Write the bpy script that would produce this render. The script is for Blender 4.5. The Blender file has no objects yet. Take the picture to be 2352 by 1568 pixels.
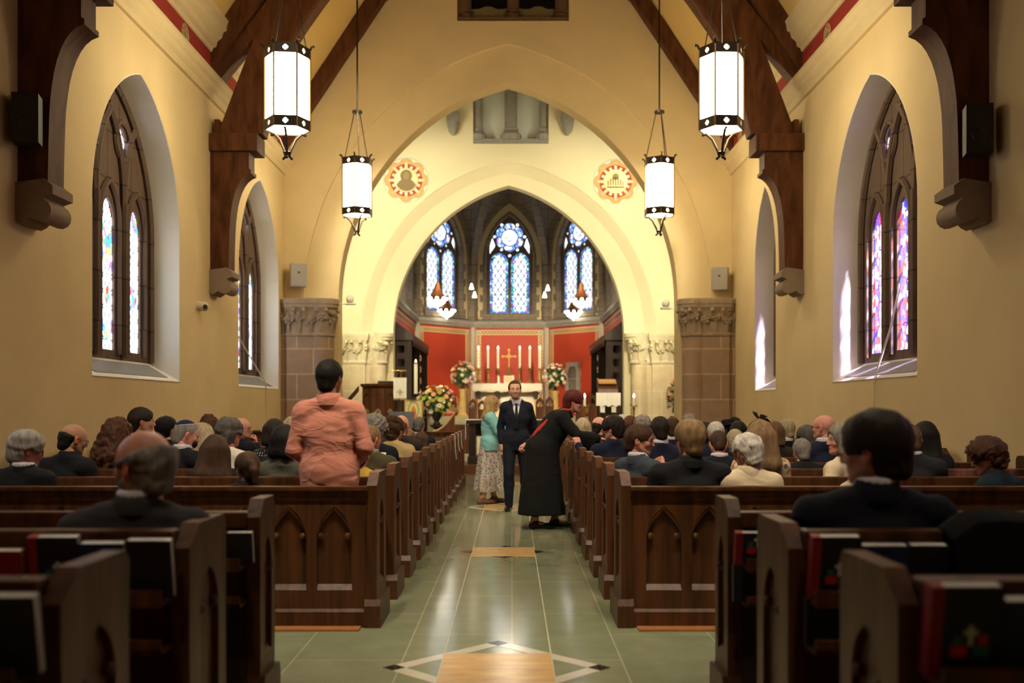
import bpy, bmesh, math, random
import numpy as np
from mathutils import Vector, Matrix
from mathutils.geometry import tessellate_polygon

# ------------------------------------------------------------------ camera, world, sun, exposure
SC = bpy.context.scene
COL = SC.collection
FPX = 2352 * 35 / 36.0          # focal length in pixels of the 2352x1568 frame
EYE = 1.42                      # camera height
CX = -0.083                     # axis of the church
def X(px, Y): return (px - 1176.0) * Y / FPX
def Z(py, Y): return EYE + (933.0 - py) * Y / FPX

cam_d = bpy.data.cameras.new('camera')
cam = bpy.data.objects.new('camera', cam_d); COL.objects.link(cam)
cam.location = (0, 0, EYE); cam.rotation_euler = (math.pi / 2, 0, 0)
cam_d.lens = 35; cam_d.sensor_width = 36; cam_d.shift_y = 149 / 2352.0
cam_d.clip_start = 0.05; cam_d.clip_end = 200
cam_d.dof.use_dof = True; cam_d.dof.focus_distance = 9.6; cam_d.dof.aperture_fstop = 1.5
SC.camera = cam

W = bpy.data.worlds.new('sky'); SC.world = W; W.use_nodes = True
bg = W.node_tree.nodes['Background']
bg.inputs['Color'].default_value = (0.80, 0.90, 1.0, 1); bg.inputs['Strength'].default_value = 0.8

def lamp(name, kind, loc, energy, color=(1, 1, 1), aim=None, size=0.3, size_y=None, spot=None, blend=0.5):
    d = bpy.data.lights.new(name, kind); d.energy = energy; d.color = color
    if kind == 'AREA':
        d.size = size
        if size_y: d.shape = 'RECTANGLE'; d.size_y = size_y
    elif kind == 'SUN': d.angle = 0.11
    else: d.shadow_soft_size = size
    if spot: d.spot_size = math.radians(spot); d.spot_blend = blend
    o = bpy.data.objects.new(name, d); COL.objects.link(o); o.location = loc
    if aim is not None:
        o.rotation_euler = (Vector(aim) - Vector(loc)).to_track_quat('-Z', 'Y').to_euler()
    return o

lamp('sun', 'SUN', (12, 5, 20), 170.0, (1.0, 0.96, 0.9), aim=(12 - 0.30, 5 + 0.62, 20 - 0.72))
WARM = (1.0, 0.83, 0.52)
# flood lamps of the crossing, tucked behind the piers of the first arch, washing the second arch wall
for s in (-1, 1):
    lamp('crossing_flood', 'SPOT', (CX + s * 4.2, 21.75, 3.9), 210, (1.0, 0.90, 0.60), aim=(CX + s * 2.7, 24.5, 4.3), size=0.15, spot=130, blend=0.9)
    lamp('crossing_wash', 'SPOT', (CX + s * 3.3, 21.6, 7.6), 330, (1.0, 0.92, 0.68), aim=(CX + s * 1.6, 24.5, 5.3), size=0.2, spot=120, blend=0.9)
# lamps behind the second arch, aimed at the altar and the red dado
for s in (-1, 1):
    lamp('sanctuary_spot', 'SPOT', (CX + s * 2.3, 25.4, 5.9), 1500, (1.0, 0.80, 0.55), aim=(CX + s * 0.9, 34.0, 2.2), size=0.15, spot=50, blend=0.7)
# added unseen spots at truss height, brightening aisle, pews, near heads and chancel
for s in (-1, 1):
    lamp('aisle_fill', 'SPOT', (CX + s * 1.7, 3.7, 8.6), 1150, (1.0, 0.86, 0.62), aim=(CX + s * .7, 9.0, 0.6), size=0.12, spot=60, blend=0.8)
    lamp('aisle_fill_far', 'SPOT', (CX + s * 1.9, 9.8, 8.9), 800, (1.0, 0.86, 0.62), aim=(CX + s * .9, 15.2, 0.9), size=0.12, spot=62, blend=0.8)
    lamp('near_fill', 'SPOT', (CX + s * 2.2, 9.2, 8.9), 430, (1.0, 0.84, 0.62), aim=(CX + s * 1.8, 4.1, 0.9), size=0.12, spot=44, blend=0.9)
    lamp('near_back_fill', 'SPOT', (CX + s * 2.0, .8, 8.4), 330, (1.0, 0.84, 0.62), aim=(CX + s * 1.7, 3.9, 1.1), size=0.12, spot=24, blend=0.9)
    lamp('chancel_fill', 'SPOT', (CX + s * 2.3, 16.3, 8.9), 2000, (1.0, 0.88, 0.64), aim=(CX + s * 1.6, 23.6, 1.6), size=0.12, spot=40, blend=0.8)
# added unseen lamp under the crossing ceiling, brightening lectern and furniture
lamp('crossing_fill', 'SPOT', (CX, 22.3, 10.7), 600, (1.0, 0.88, 0.62), aim=(CX, 23.0, 0), size=0.25, spot=62, blend=0.6)
lamp('choir_glow', 'POINT', (CX, 28.5, 6.2), 60, (1.0, 0.84, 0.6), size=0.4)

VS = SC.view_settings
VS.view_transform = 'Standard'; VS.look = 'None'; VS.exposure = 0.42; VS.gamma = 1.0
VS.use_curve_mapping = False
SC.cycles.use_denoising = True
SC.cycles.max_bounces = 7; SC.cycles.diffuse_bounces = 4; SC.cycles.glossy_bounces = 3
SC.cycles.transparent_max_bounces = 6; SC.cycles.caustics_reflective = False; SC.cycles.caustics_refractive = False
SC.cycles.sample_clamp_indirect = 4.0

# ------------------------------------------------------------------ materials
MATS = {}
def nodes_of(m):
    m.use_nodes = True
    nt = m.node_tree
    return nt, nt.nodes['Principled BSDF'], nt.nodes['Material Output']

def M(name, col, rough=0.6, metal=0.0, var=0.0, vscale=6.0, bump=0.0, bscale=40.0, coat=0.0, spec=0.5, emit=None, estr=0.0,
      stretch=None, sheen=0.0, trans=0.0, col2=None, contrast=0.5):
    if name in MATS: return MATS[name]
    m = bpy.data.materials.new(name); MATS[name] = m
    nt, b, out = nodes_of(m)
    b.inputs['Base Color'].default_value = (*col, 1)
    b.inputs['Roughness'].default_value = rough; b.inputs['Metallic'].default_value = metal
    b.inputs['Specular IOR Level'].default_value = spec
    b.inputs['Coat Weight'].default_value = coat; b.inputs['Coat Roughness'].default_value = 0.15
    if sheen: b.inputs['Sheen Weight'].default_value = sheen
    if trans: b.inputs['Transmission Weight'].default_value = trans
    if emit: b.inputs['Emission Color'].default_value = (*emit, 1); b.inputs['Emission Strength'].default_value = estr
    if var or bump:
        tc = nt.nodes.new('ShaderNodeTexCoord'); vec = tc.outputs['Object']
        if stretch:
            mp = nt.nodes.new('ShaderNodeMapping'); mp.inputs['Scale'].default_value = stretch
            nt.links.new(vec, mp.inputs['Vector']); vec = mp.outputs['Vector']
    if var:
        n = nt.nodes.new('ShaderNodeTexNoise'); n.inputs['Scale'].default_value = vscale; n.inputs['Detail'].default_value = 5
        nt.links.new(vec, n.inputs['Vector'])
        r = nt.nodes.new('ShaderNodeValToRGB')
        c2 = col2 or tuple(max(0, c * (1 - var)) for c in col)
        c1 = tuple(min(1, c * (1 + var * 0.6)) for c in col)
        r.color_ramp.elements[0].position = 0.5 - contrast / 2; r.color_ramp.elements[1].position = 0.5 + contrast / 2
        r.color_ramp.elements[0].color = (*c2, 1); r.color_ramp.elements[1].color = (*c1, 1)
        nt.links.new(n.outputs['Fac'], r.inputs['Fac']); nt.links.new(r.outputs['Color'], b.inputs['Base Color'])
    if bump:
        n2 = nt.nodes.new('ShaderNodeTexNoise'); n2.inputs['Scale'].default_value = bscale; n2.inputs['Detail'].default_value = 4
        nt.links.new(vec, n2.inputs['Vector'])
        bp = nt.nodes.new('ShaderNodeBump'); bp.inputs['Strength'].default_value = bump; bp.inputs['Distance'].default_value = 0.02
        nt.links.new(n2.outputs['Fac'], bp.inputs['Height']); nt.links.new(bp.outputs['Normal'], b.inputs['Normal'])
    return m

def wood(name, c1, c2, rough=0.35, coat=0.25, axis=(1, 1, 0.08), scale=14, spec=.5):
    if name in MATS: return MATS[name]
    m = bpy.data.materials.new(name); MATS[name] = m
    nt, b, out = nodes_of(m)
    tc = nt.nodes.new('ShaderNodeTexCoord'); mp = nt.nodes.new('ShaderNodeMapping'); mp.inputs['Scale'].default_value = axis
    nt.links.new(tc.outputs['Object'], mp.inputs['Vector'])
    n = nt.nodes.new('ShaderNodeTexNoise'); n.inputs['Scale'].default_value = scale; n.inputs['Detail'].default_value = 7; n.inputs['Distortion'].default_value = 0.6
    nt.links.new(mp.outputs['Vector'], n.inputs['Vector'])
    r = nt.nodes.new('ShaderNodeValToRGB'); r.color_ramp.elements[0].position = 0.32; r.color_ramp.elements[1].position = 0.68
    r.color_ramp.elements[0].color = (*c1, 1); r.color_ramp.elements[1].color = (*c2, 1)
    nt.links.new(n.outputs['Fac'], r.inputs['Fac']); nt.links.new(r.outputs['Color'], b.inputs['Base Color'])
    b.inputs['Roughness'].default_value = rough; b.inputs['Coat Weight'].default_value = coat; b.inputs['Coat Roughness'].default_value = 0.12; b.inputs['Specular IOR Level'].default_value = spec
    bp = nt.nodes.new('ShaderNodeBump'); bp.inputs['Strength'].default_value = 0.12; bp.inputs['Distance'].default_value = 0.01
    nt.links.new(n.outputs['Fac'], bp.inputs['Height']); nt.links.new(bp.outputs['Normal'], b.inputs['Normal'])
    return m

def blocks(name, c1, c2, mortar, bw=0.6, bh=0.36, plane='xz', rough=0.85, msize=0.012):
    if name in MATS: return MATS[name]
    m = bpy.data.materials.new(name); MATS[name] = m
    nt, b, out = nodes_of(m)
    tc = nt.nodes.new('ShaderNodeTexCoord'); sp = nt.nodes.new('ShaderNodeSeparateXYZ'); cb = nt.nodes.new('ShaderNodeCombineXYZ')
    nt.links.new(tc.outputs['Object'], sp.inputs[0])
    ad = nt.nodes.new('ShaderNodeMath'); ad.operation = 'ADD'
    nt.links.new(sp.outputs['X'], ad.inputs[0]); nt.links.new(sp.outputs['Y'], ad.inputs[1])
    if plane == 'floor':
        nt.links.new(sp.outputs['Y'], cb.inputs['X']); nt.links.new(sp.outputs['X'], cb.inputs['Y'])
    else:
        nt.links.new(ad.outputs[0], cb.inputs['X']); nt.links.new(sp.outputs['Z'], cb.inputs['Y'])
    br = nt.nodes.new('ShaderNodeTexBrick'); br.inputs['Scale'].default_value = 1.0
    br.inputs['Brick Width'].default_value = bw; br.inputs['Row Height'].default_value = bh; br.inputs['Mortar Size'].default_value = msize
    br.inputs['Color1'].default_value = (*c1, 1); br.inputs['Color2'].default_value = (*c2, 1); br.inputs['Mortar'].default_value = (*mortar, 1)
    nt.links.new(cb.outputs[0], br.inputs['Vector'])
    n = nt.nodes.new('ShaderNodeTexNoise'); n.inputs['Scale'].default_value = 5; n.inputs['Detail'].default_value = 6
    nt.links.new(tc.outputs['Object'], n.inputs['Vector'])
    mx = nt.nodes.new('ShaderNodeMixRGB'); mx.blend_type = 'OVERLAY'; mx.inputs['Fac'].default_value = 0.35
    nt.links.new(br.outputs['Color'], mx.inputs['Color1']); nt.links.new(n.outputs['Color'], mx.inputs['Color2'])
    bw_ = nt.nodes.new('ShaderNodeRGBToBW'); nt.links.new(n.outputs['Color'], bw_.inputs[0]); nt.links.new(bw_.outputs[0], mx.inputs['Color2'])
    nt.links.new(mx.outputs[0], b.inputs['Base Color']); b.inputs['Roughness'].default_value = rough
    return m

def glass(name, palette, scale=9.0, lattice=0.0, estr=2.0, through=0.25, lead=0.035, plane='yz', white=0.0, stretch=1.0):
    """Stained glass: cells of colour in lead came, with emission standing in for the daylight behind."""
    if name in MATS: return MATS[name]
    m = bpy.data.materials.new(name); MATS[name] = m; m.use_nodes = True
    nt = m.node_tree; nt.nodes.clear(); L = nt.links
    out = nt.nodes.new('ShaderNodeOutputMaterial'); tc = nt.nodes.new('ShaderNodeTexCoord')
    sp = nt.nodes.new('ShaderNodeSeparateXYZ'); L.new(tc.outputs['Object'], sp.inputs[0])
    cb = nt.nodes.new('ShaderNodeCombineXYZ'); L.new(sp.outputs['Y' if plane == 'yz' else 'X'], cb.inputs['X'])
    st = nt.nodes.new('ShaderNodeMath'); st.operation = 'MULTIPLY'; st.inputs[1].default_value = stretch
    L.new(sp.outputs['Z'], st.inputs[0]); L.new(st.outputs[0], cb.inputs['Y'])
    v = nt.nodes.new('ShaderNodeTexVoronoi'); v.inputs['Scale'].default_value = scale; L.new(cb.outputs[0], v.inputs['Vector'])
    e = nt.nodes.new('ShaderNodeTexVoronoi'); e.feature = 'DISTANCE_TO_EDGE'; e.inputs['Scale'].default_value = scale; L.new(cb.outputs[0], e.inputs['Vector'])
    s2 = nt.nodes.new('ShaderNodeSeparateColor'); L.new(v.outputs['Color'], s2.inputs[0])
    r = nt.nodes.new('ShaderNodeValToRGB'); r.color_ramp.interpolation = 'CONSTANT'
    while len(r.color_ramp.elements) < len(palette): r.color_ramp.elements.new(0.5)
    for i, c in enumerate(palette):
        r.color_ramp.elements[i].position = i / len(palette); r.color_ramp.elements[i].color = (*c, 1)
    L.new(s2.outputs[0], r.inputs['Fac'])
    g = nt.nodes.new('ShaderNodeMath'); g.operation = 'GREATER_THAN'; g.inputs[1].default_value = lead; L.new(e.outputs['Distance'], g.inputs[0])
    mask = g.outputs[0]; colr = r.outputs['Color']
    if lattice:
        def tri(op):
            a = nt.nodes.new('ShaderNodeMath'); a.operation = op
            L.new(sp.outputs['Y' if plane == 'yz' else 'X'], a.inputs[0])
            zz = nt.nodes.new('ShaderNodeMath'); zz.operation = 'MULTIPLY'; zz.inputs[1].default_value = 0.62; L.new(sp.outputs['Z'], zz.inputs[0]); L.new(zz.outputs[0], a.inputs[1])
            b = nt.nodes.new('ShaderNodeMath'); b.operation = 'PINGPONG'; b.inputs[1].default_value = lattice; L.new(a.outputs[0], b.inputs[0])
            c = nt.nodes.new('ShaderNodeMath'); c.operation = 'GREATER_THAN'; c.inputs[1].default_value = lattice * 0.17; L.new(b.outputs[0], c.inputs[0])
            return c.outputs[0]
        mm = nt.nodes.new('ShaderNodeMath'); mm.operation = 'MULTIPLY'; L.new(tri('ADD'), mm.inputs[0]); L.new(tri('SUBTRACT'), mm.inputs[1])
        # white quarries in the lattice, coloured figures where a slow noise is high
        nz = nt.nodes.new('ShaderNodeTexNoise'); nz.inputs['Scale'].default_value = 2.4; L.new(tc.outputs['Object'], nz.inputs['Vector'])
        gt = nt.nodes.new('ShaderNodeMath'); gt.operation = 'GREATER_THAN'; gt.inputs[1].default_value = white; L.new(nz.outputs['Fac'], gt.inputs[0])
        mc = nt.nodes.new('ShaderNodeMixRGB'); mc.inputs['Color1'].default_value = (0.85, 0.92, 1.0, 1); L.new(gt.outputs[0], mc.inputs['Fac']); L.new(colr, mc.inputs['Color2'])
        ms = nt.nodes.new('ShaderNodeMix'); ms.data_type = 'FLOAT'; L.new(gt.outputs[0], ms.inputs[0]); L.new(mm.outputs[0], ms.inputs[2]); L.new(mask, ms.inputs[3])
        mask = ms.outputs[0]; colr = mc.outputs[0]
    bl = nt.nodes.new('ShaderNodeMixRGB'); bl.blend_type = 'MIX'; bl.inputs['Color1'].default_value = (0.004, 0.004, 0.006, 1)
    L.new(mask, bl.inputs['Fac']); L.new(colr, bl.inputs['Color2'])
    em = nt.nodes.new('ShaderNodeEmission'); em.inputs['Strength'].default_value = estr; L.new(bl.outputs[0], em.inputs['Color'])
    tr = nt.nodes.new('ShaderNodeBsdfTransparent')
    sc = nt.nodes.new('ShaderNodeMixRGB'); sc.blend_type = 'MULTIPLY'; sc.inputs['Fac'].default_value = 1; sc.inputs['Color2'].default_value = (through, through, through, 1)
    wt = nt.nodes.new('ShaderNodeMixRGB'); wt.inputs['Fac'].default_value = .5; wt.inputs['Color2'].default_value = (.62, .64, .72, 1); L.new(bl.outputs[0], wt.inputs['Color1'])   # thin old glass passes much white light
    L.new(wt.outputs[0], sc.inputs['Color1']); L.new(sc.outputs[0], tr.inputs['Color'])
    if not through: L.new(em.outputs[0], out.inputs['Surface']); return m
    ad = nt.nodes.new('ShaderNodeAddShader'); L.new(em.outputs[0], ad.inputs[0]); L.new(tr.outputs[0], ad.inputs[1]); L.new(ad.outputs[0], out.inputs['Surface'])
    return m

def emis(name, col, s):
    if name in MATS: return MATS[name]
    m = bpy.data.materials.new(name); MATS[name] = m; m.use_nodes = True
    nt = m.node_tree; nt.nodes.clear()
    o = nt.nodes.new('ShaderNodeOutputMaterial'); e = nt.nodes.new('ShaderNodeEmission')
    e.inputs['Color'].default_value = (*col, 1); e.inputs['Strength'].default_value = s
    nt.links.new(e.outputs[0], o.inputs['Surface']); return m

PLASTER = M('plaster', (0.80, 0.63, 0.34), 0.9, var=0.07, vscale=1.3, bump=0.05, bscale=60)
PLASTER_PALE = M('pale_plaster', (0.82, 0.73, 0.46), 0.9, var=0.05, vscale=1.2, bump=0.04, bscale=60)
PLASTER_APSE = M('apse_plaster', (0.62, 0.52, 0.30), 0.9, var=0.06, vscale=2)
REVEAL = M('reveal_plaster', (0.86, 0.82, 0.72), 0.9, var=0.04, vscale=2)
CEIL = M('ceiling_plaster', (0.78, 0.55, 0.20), 0.9, var=0.06, vscale=1)
CORNICE = M('cornice_plaster', (0.72, 0.58, 0.33), 0.8, var=0.06, vscale=3)
FRIEZE = M('red_frieze_paint', (0.34, 0.03, 0.02), 0.7, var=0.12, vscale=3)
STENCIL = M('stencil_paint', (0.62, 0.50, 0.24), 0.7)
STENCIL_G = M('stencil_green', (0.22, 0.26, 0.16), 0.7)
OAK = wood('dark_oak', (0.042, 0.014, 0.0048), (0.120, 0.042, 0.014), 0.42, 0.0, spec=.32)
OAK_T = wood('truss_oak', (0.065, 0.022, 0.009), (0.15, 0.056, 0.022), 0.65, 0.0, axis=(1, 1, 0.25), scale=7, spec=.18)
OAK_B = wood('black_oak', (0.012, 0.006, 0.004), (0.035, 0.016, 0.008), 0.45, 0.15)
STEPWOOD = wood('step_wood', (0.10, 0.035, 0.015), (0.17, 0.065, 0.025), 0.3, 0.3, axis=(0.1, 1, 1))
SLATE = blocks('slate_floor', (0.25, 0.28, 0.17), (0.29, 0.30, 0.19), (0.50, 0.50, 0.32), bw=1.24, bh=0.613, plane='floor', rough=0.135, msize=0.0035)
MARBLE_O = M('orange_marble', (0.74, 0.47, 0.19), 0.2, spec=.3, var=0.22, vscale=5, stretch=(1, 3, 1))
MARBLE_W = M('white_marble', (0.72, 0.67, 0.52), 0.12, var=0.1, vscale=6)
MARBLE_B = M('black_marble', (0.03, 0.028, 0.024), 0.08)
ALTAR = M('altar_marble', (0.80, 0.75, 0.60), 0.25, var=0.1, vscale=4)
STEPSTONE = M('step_stone', (0.45, 0.42, 0.27), 0.3, var=0.1, vscale=3)
BROWNSTONE = blocks('pier_stone', (0.33, 0.22, 0.145), (0.37, 0.25, 0.165), (0.55, 0.42, 0.30), bw=0.72, bh=0.52)
CARVED = M('carved_stone', (0.36, 0.27, 0.185), 0.85, var=0.2, vscale=9, bump=0.25, bscale=30)
PALESTONE = blocks('pale_pier_stone', (0.62, 0.50, 0.30), (0.60, 0.50, 0.33), (0.70, 0.60, 0.40), bw=0.55, bh=0.6)
PALECARVE = M('pale_carved_stone', (0.64, 0.56, 0.36), 0.8, var=0.15, vscale=9, bump=0.2, bscale=30)
TRACERY = blocks('tracery_stone', (0.13, 0.085, 0.06), (0.155, 0.10, 0.072), (0.06, 0.04, 0.03), bw=0.8, bh=0.62)
APSESTONE = blocks('apse_stone', (0.20, 0.165, 0.12), (0.235, 0.195, 0.14), (0.13, 0.105, 0.075), bw=0.5, bh=0.3)
GREYSTONE = M('grey_stone', (0.30, 0.28, 0.24), 0.85, var=0.15, vscale=8, bump=0.15)
CORBEL = M('corbel_stone', (0.28, 0.205, 0.15), 0.85, var=0.12, vscale=7)
RED = M('red_dado_paint', (0.44, 0.045, 0.014), 0.6, var=0.06, vscale=2)
GOLDPAINT = M('gold_border_paint', (0.66, 0.52, 0.26), 0.55)
BRAID = M('braid_paint', (0.26, 0.10, 0.03), 0.6)
GREENPAINT = M('green_boss_paint', (0.30, 0.40, 0.26), 0.6)
IRON = M('dark_iron', (0.035, 0.025, 0.018), 0.4, 0.7)
BRASS = M('brass', (0.62, 0.42, 0.14), 0.28, 1.0)
COPPER = M('copper', (0.65, 0.24, 0.10), 0.35, 0.9)
WHITE = M('white_cloth', (0.82, 0.78, 0.68), 0.8)
WAX = M('candle_wax', (0.86, 0.80, 0.62), 0.5)
FLAME = emis('candle_flame', (1.0, 0.75, 0.35), 14)
GREY = M('grey_plastic', (0.36, 0.33, 0.28), 0.5)
DARKGREY = M('speaker_black', (0.012, 0.012, 0.013), 0.6)
OFFWHITE = M('white_plastic', (0.66, 0.62, 0.50), 0.4)
VENT = M('grille_metal', (0.26, 0.25, 0.22), 0.5, var=0.4, vscale=60)
BLACKM = M('black_metal', (0.012, 0.012, 0.013), 0.5)
PANE = emis('lantern_pane_glow', (1.0, 0.82, 0.50), 21.0)

# ------------------------------------------------------------------ mesh builders and scene bookkeeping
def tag(o, label=None, cat=None, group=None, kind=None):
    if label: o['label'] = label
    if cat: o['category'] = cat
    if group: o['group'] = group
    if kind: o['kind'] = kind
    return o
def empty(name, loc=(0, 0, 0), rz=0.0, label=None, cat=None, group=None, kind=None):
    o = bpy.data.objects.new(name, None); COL.objects.link(o); o.location = loc; o.rotation_euler = (0, 0, rz)
    o.empty_display_size = 0.1
    return tag(o, label, cat, group, kind)
def link_mesh(name, me, parent=None, mats=()):
    o = bpy.data.objects.new(name, me); COL.objects.link(o)
    for m in (mats if isinstance(mats, (list, tuple)) else [mats]): me.materials.append(m)
    if parent: o.parent = parent
    return o
def copy_tree(o, parent=None):
    c = o.copy(); COL.objects.link(c)
    if parent: c.parent = parent
    for ch in list(o.children): copy_tree(ch, c)
    return c

class MB:
    def __init__(s): s.bm = bmesh.new(); s.mi = 0
    def face(s, vs, mi=None):
        try:
            f = s.bm.faces.new(vs); f.material_index = s.mi if mi is None else mi; return f
        except ValueError: return None
    def box(s, x0, x1, y0, y1, z0, z1, bev=0.0, mat=None):
        if x0 > x1: x0, x1 = x1, x0
        if y0 > y1: y0, y1 = y1, y0
        if z0 > z1: z0, z1 = z1, z0
        P = [(x0, y0, z0), (x1, y0, z0), (x1, y1, z0), (x0, y1, z0), (x0, y0, z1), (x1, y0, z1), (x1, y1, z1), (x0, y1, z1)]
        if mat is not None: P = [mat @ Vector(p) for p in P]
        v = [s.bm.verts.new(p) for p in P]
        fs = [s.face([v[i] for i in q]) for q in ((0, 3, 2, 1), (4, 5, 6, 7), (0, 1, 5, 4), (1, 2, 6, 5), (2, 3, 7, 6), (3, 0, 4, 7))]
        if bev:
            es = list({e for f in fs for e in f.edges})
            bmesh.ops.bevel(s.bm, geom=es, offset=bev, segments=2, affect='EDGES', profile=0.7, clamp_overlap=True)
        return s
    def poly(s, loops, fn, d0, d1):
        """loops: outer outline then holes in 2D; fn(u, v, d) gives the 3D point; solid between depths d0 and d1."""
        tris = tessellate_polygon([[Vector((p[0], p[1], 0)) for p in lp] for lp in loops])
        flat = [p for lp in loops for p in lp]
        A = [s.bm.verts.new(fn(p[0], p[1], d0)) for p in flat]; B = [s.bm.verts.new(fn(p[0], p[1], d1)) for p in flat]
        for t in tris:
            s.face([A[i] for i in t]); s.face([B[i] for i in reversed(t)])
        k = 0
        for lp in loops:
            n = len(lp)
            for i in range(n):
                j = (i + 1) % n; s.face([A[k + i], A[k + j], B[k + j], B[k + i]])
            k += n
        return s
    def sheet(s, loops, fn, d):
        tris = tessellate_polygon([[Vector((p[0], p[1], 0)) for p in lp] for lp in loops])
        A = [s.bm.verts.new(fn(p[0], p[1], d)) for lp in loops for p in lp]
        for t in tris: s.face([A[i] for i in t])
        return s
    def loft(s, rings, close=True, caps=True):
        R = [[s.bm.verts.new(p) for p in r] for r in rings]; n = len(R[0])
        for a, b in zip(R, R[1:]):
            for i in range(n if close else n - 1):
                j = (i + 1) % n; s.face([a[i], a[j], b[j], b[i]])
        if caps and close: s.face(list(reversed(R[0]))); s.face(R[-1])
        return s
    def tube(s, pts, r, n=8, caps=True):
        pts = [Vector(p) for p in pts]; rs = r if isinstance(r, (list, tuple)) else [r] * len(pts)
        up = Vector((0, 0, 1)); rings = []; last = None
        for i, p in enumerate(pts):
            t = (pts[min(i + 1, len(pts) - 1)] - pts[max(i - 1, 0)])
            if t.length < 1e-9: t = Vector((0, 0, 1))
            t.normalize()
            if last is None:
                a = t.orthogonal().normalized()
            else:
                a = (last - t * last.dot(t))
                a = a.normalized() if a.length > 1e-6 else t.orthogonal().normalized()
            last = a; b = t.cross(a)
            rings.append([p + (a * math.cos(2 * math.pi * k / n) + b * math.sin(2 * math.pi * k / n)) * rs[i] for k in range(n)])
        return s.loft(rings, True, caps)
    def lathe(s, prof, n=16, c=(0, 0, 0), ang=0.0, sx=1.0, sy=1.0):
        rings = [[(c[0] + r * sx * math.cos(ang + 2 * math.pi * k / n), c[1] + r * sy * math.sin(ang + 2 * math.pi * k / n), c[2] + z) for k in range(n)] for r, z in prof]
        return s.loft(rings)
    def ball(s, c, r, n=10, m=6, sx=1, sy=1, sz=1):
        rings = []
        for i in range(m + 1):
            t = math.pi * i / m; rr = max(math.sin(t), 0.02) * r
            rings.append([(c[0] + sx * rr * math.cos(2 * math.pi * k / n), c[1] + sy * rr * math.sin(2 * math.pi * k / n), c[2] - sz * r * math.cos(t)) for k in range(n)])
        return s.loft(rings)
    def sweep(s, prof, path, fn):
        """prof: closed 2D section; path: list of 't'; fn(t, a, b) -> point."""
        return s.loft([[fn(t, a, b) for a, b in prof] for t in path])
    def build(s, name, mats, parent=None, smooth=False, loc=None, ang=40):
        bmesh.ops.remove_doubles(s.bm, verts=s.bm.verts, dist=1e-6)
        bmesh.ops.recalc_face_normals(s.bm, faces=s.bm.faces)
        me = bpy.data.meshes.new(name); s.bm.to_mesh(me); s.bm.free()
        if smooth:
            for p in me.polygons: p.use_smooth = True
            try: me.set_sharp_from_angle(angle=math.radians(ang))
            except Exception: pass
        o = link_mesh(name, me, parent, mats)
        if loc: o.location = loc
        return o

def parch(hw, z0, rise, n=12, cx=0.0, half=False):
    """Two-centred pointed arch from the right springing over the apex to the left springing, as (u, z)."""
    c = (rise * rise - hw * hw) / (2 * hw); R = hw + c
    a1 = math.asin(min(1, rise / R))
    right = [(cx - c + R * math.cos(a1 * i / n), z0 + R * math.sin(a1 * i / n)) for i in range(n + 1)]
    right[-1] = (cx, z0 + rise)
    left = [(2 * cx - u, z) for u, z in reversed(right[:-1])]
    return right + left
def pwin(hw, zb, z0, rise, n=12, cx=0.0):
    return [(cx - hw, zb), (cx + hw, zb)] + parch(hw, z0, rise, n, cx)
def circ(cx, cz, r, n=24, a0=0.0): return [(cx + r * math.cos(a0 + 2 * math.pi * i / n), cz + r * math.sin(a0 + 2 * math.pi * i / n)) for i in range(n)]
def foil(cx, cz, r, lobes=4, n=8, a0=0.0, d=0.5):
    """Multifoil outline of overall radius r."""
    dr = r * d; rr = r - dr; half = math.pi / lobes
    t = dr * math.cos(half) + math.sqrt(max(1e-9, rr * rr - (dr * math.sin(half)) ** 2))
    th = math.atan2(t * math.sin(half), t * math.cos(half) - dr); pts = []
    for k in range(lobes):
        a = a0 + 2 * math.pi * k / lobes
        for i in range(n):
            q = a - th + 2 * th * (i + 0.5) / n
            pts.append((cx + dr * math.cos(a) + rr * math.cos(q), cz + dr * math.sin(a) + rr * math.sin(q)))
    return pts
# ------------------------------------------------------------------ the nave shell
XL, XR = CX - 4.665, CX + 4.665
YA, YB = 20.75, 24.5              # faces of the first and the second arch wall
YBACK = -5.0
EAVE, PITCH = 7.2, 1.5
def roof_z(u): return EAVE + PITCH * u      # u: distance in from the side wall

# floor with its inlaid marbles
fl = MB()
fl.box(XL - .6, XR + .6, YBACK, YA + .2, -0.3, 0.0)
fl.mi = 1
def fpoly(pts, z=0.0015): return fl.poly([pts], lambda u, v, d: (u, v, d), 0.0, z)
def diamond(cx, cy, r): return [(cx + r, cy), (cx, cy + r), (cx - r, cy), (cx, cy - r)]
for i, cy in enumerate((1.09, 5.41, 9.73, 14.05, 18.37)):
    ring = i in (1, 3)
    if ring:
        fl.mi = 2; fl.poly([diamond(CX, cy, .62), diamond(CX, cy, .496)], lambda u, v, d: (u, v, d), 0.0, .0015)
        fl.mi = 3
        for a, b in ((1, 0), (-1, 0), (0, 1), (0, -1)): fpoly(diamond(CX + a * .558, cy + b * .558, .062), .0025)
    else:
        fl.mi = 3
        for a, b in ((1, 0), (-1, 0), (0, 1), (0, -1)): fpoly(diamond(CX + a * .30, cy + b * .30, .115), .0018)
    fl.mi = 1; fpoly([(CX - .306, cy - .306), (CX + .306, cy - .306), (CX + .306, cy + .306), (CX - .306, cy + .306)], .0022)
fl.mi = 4
for k in (-.306, .306): fl.box(CX + k - .004, CX + k + .004, YBACK, YA, 0, .0012)
FLOOR = fl.build('floor', [SLATE, MARBLE_O, MARBLE_W, MARBLE_B, M('pale_joint', (0.5, 0.5, 0.33), 0.3)]); tag(FLOOR, kind='structure')

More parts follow.
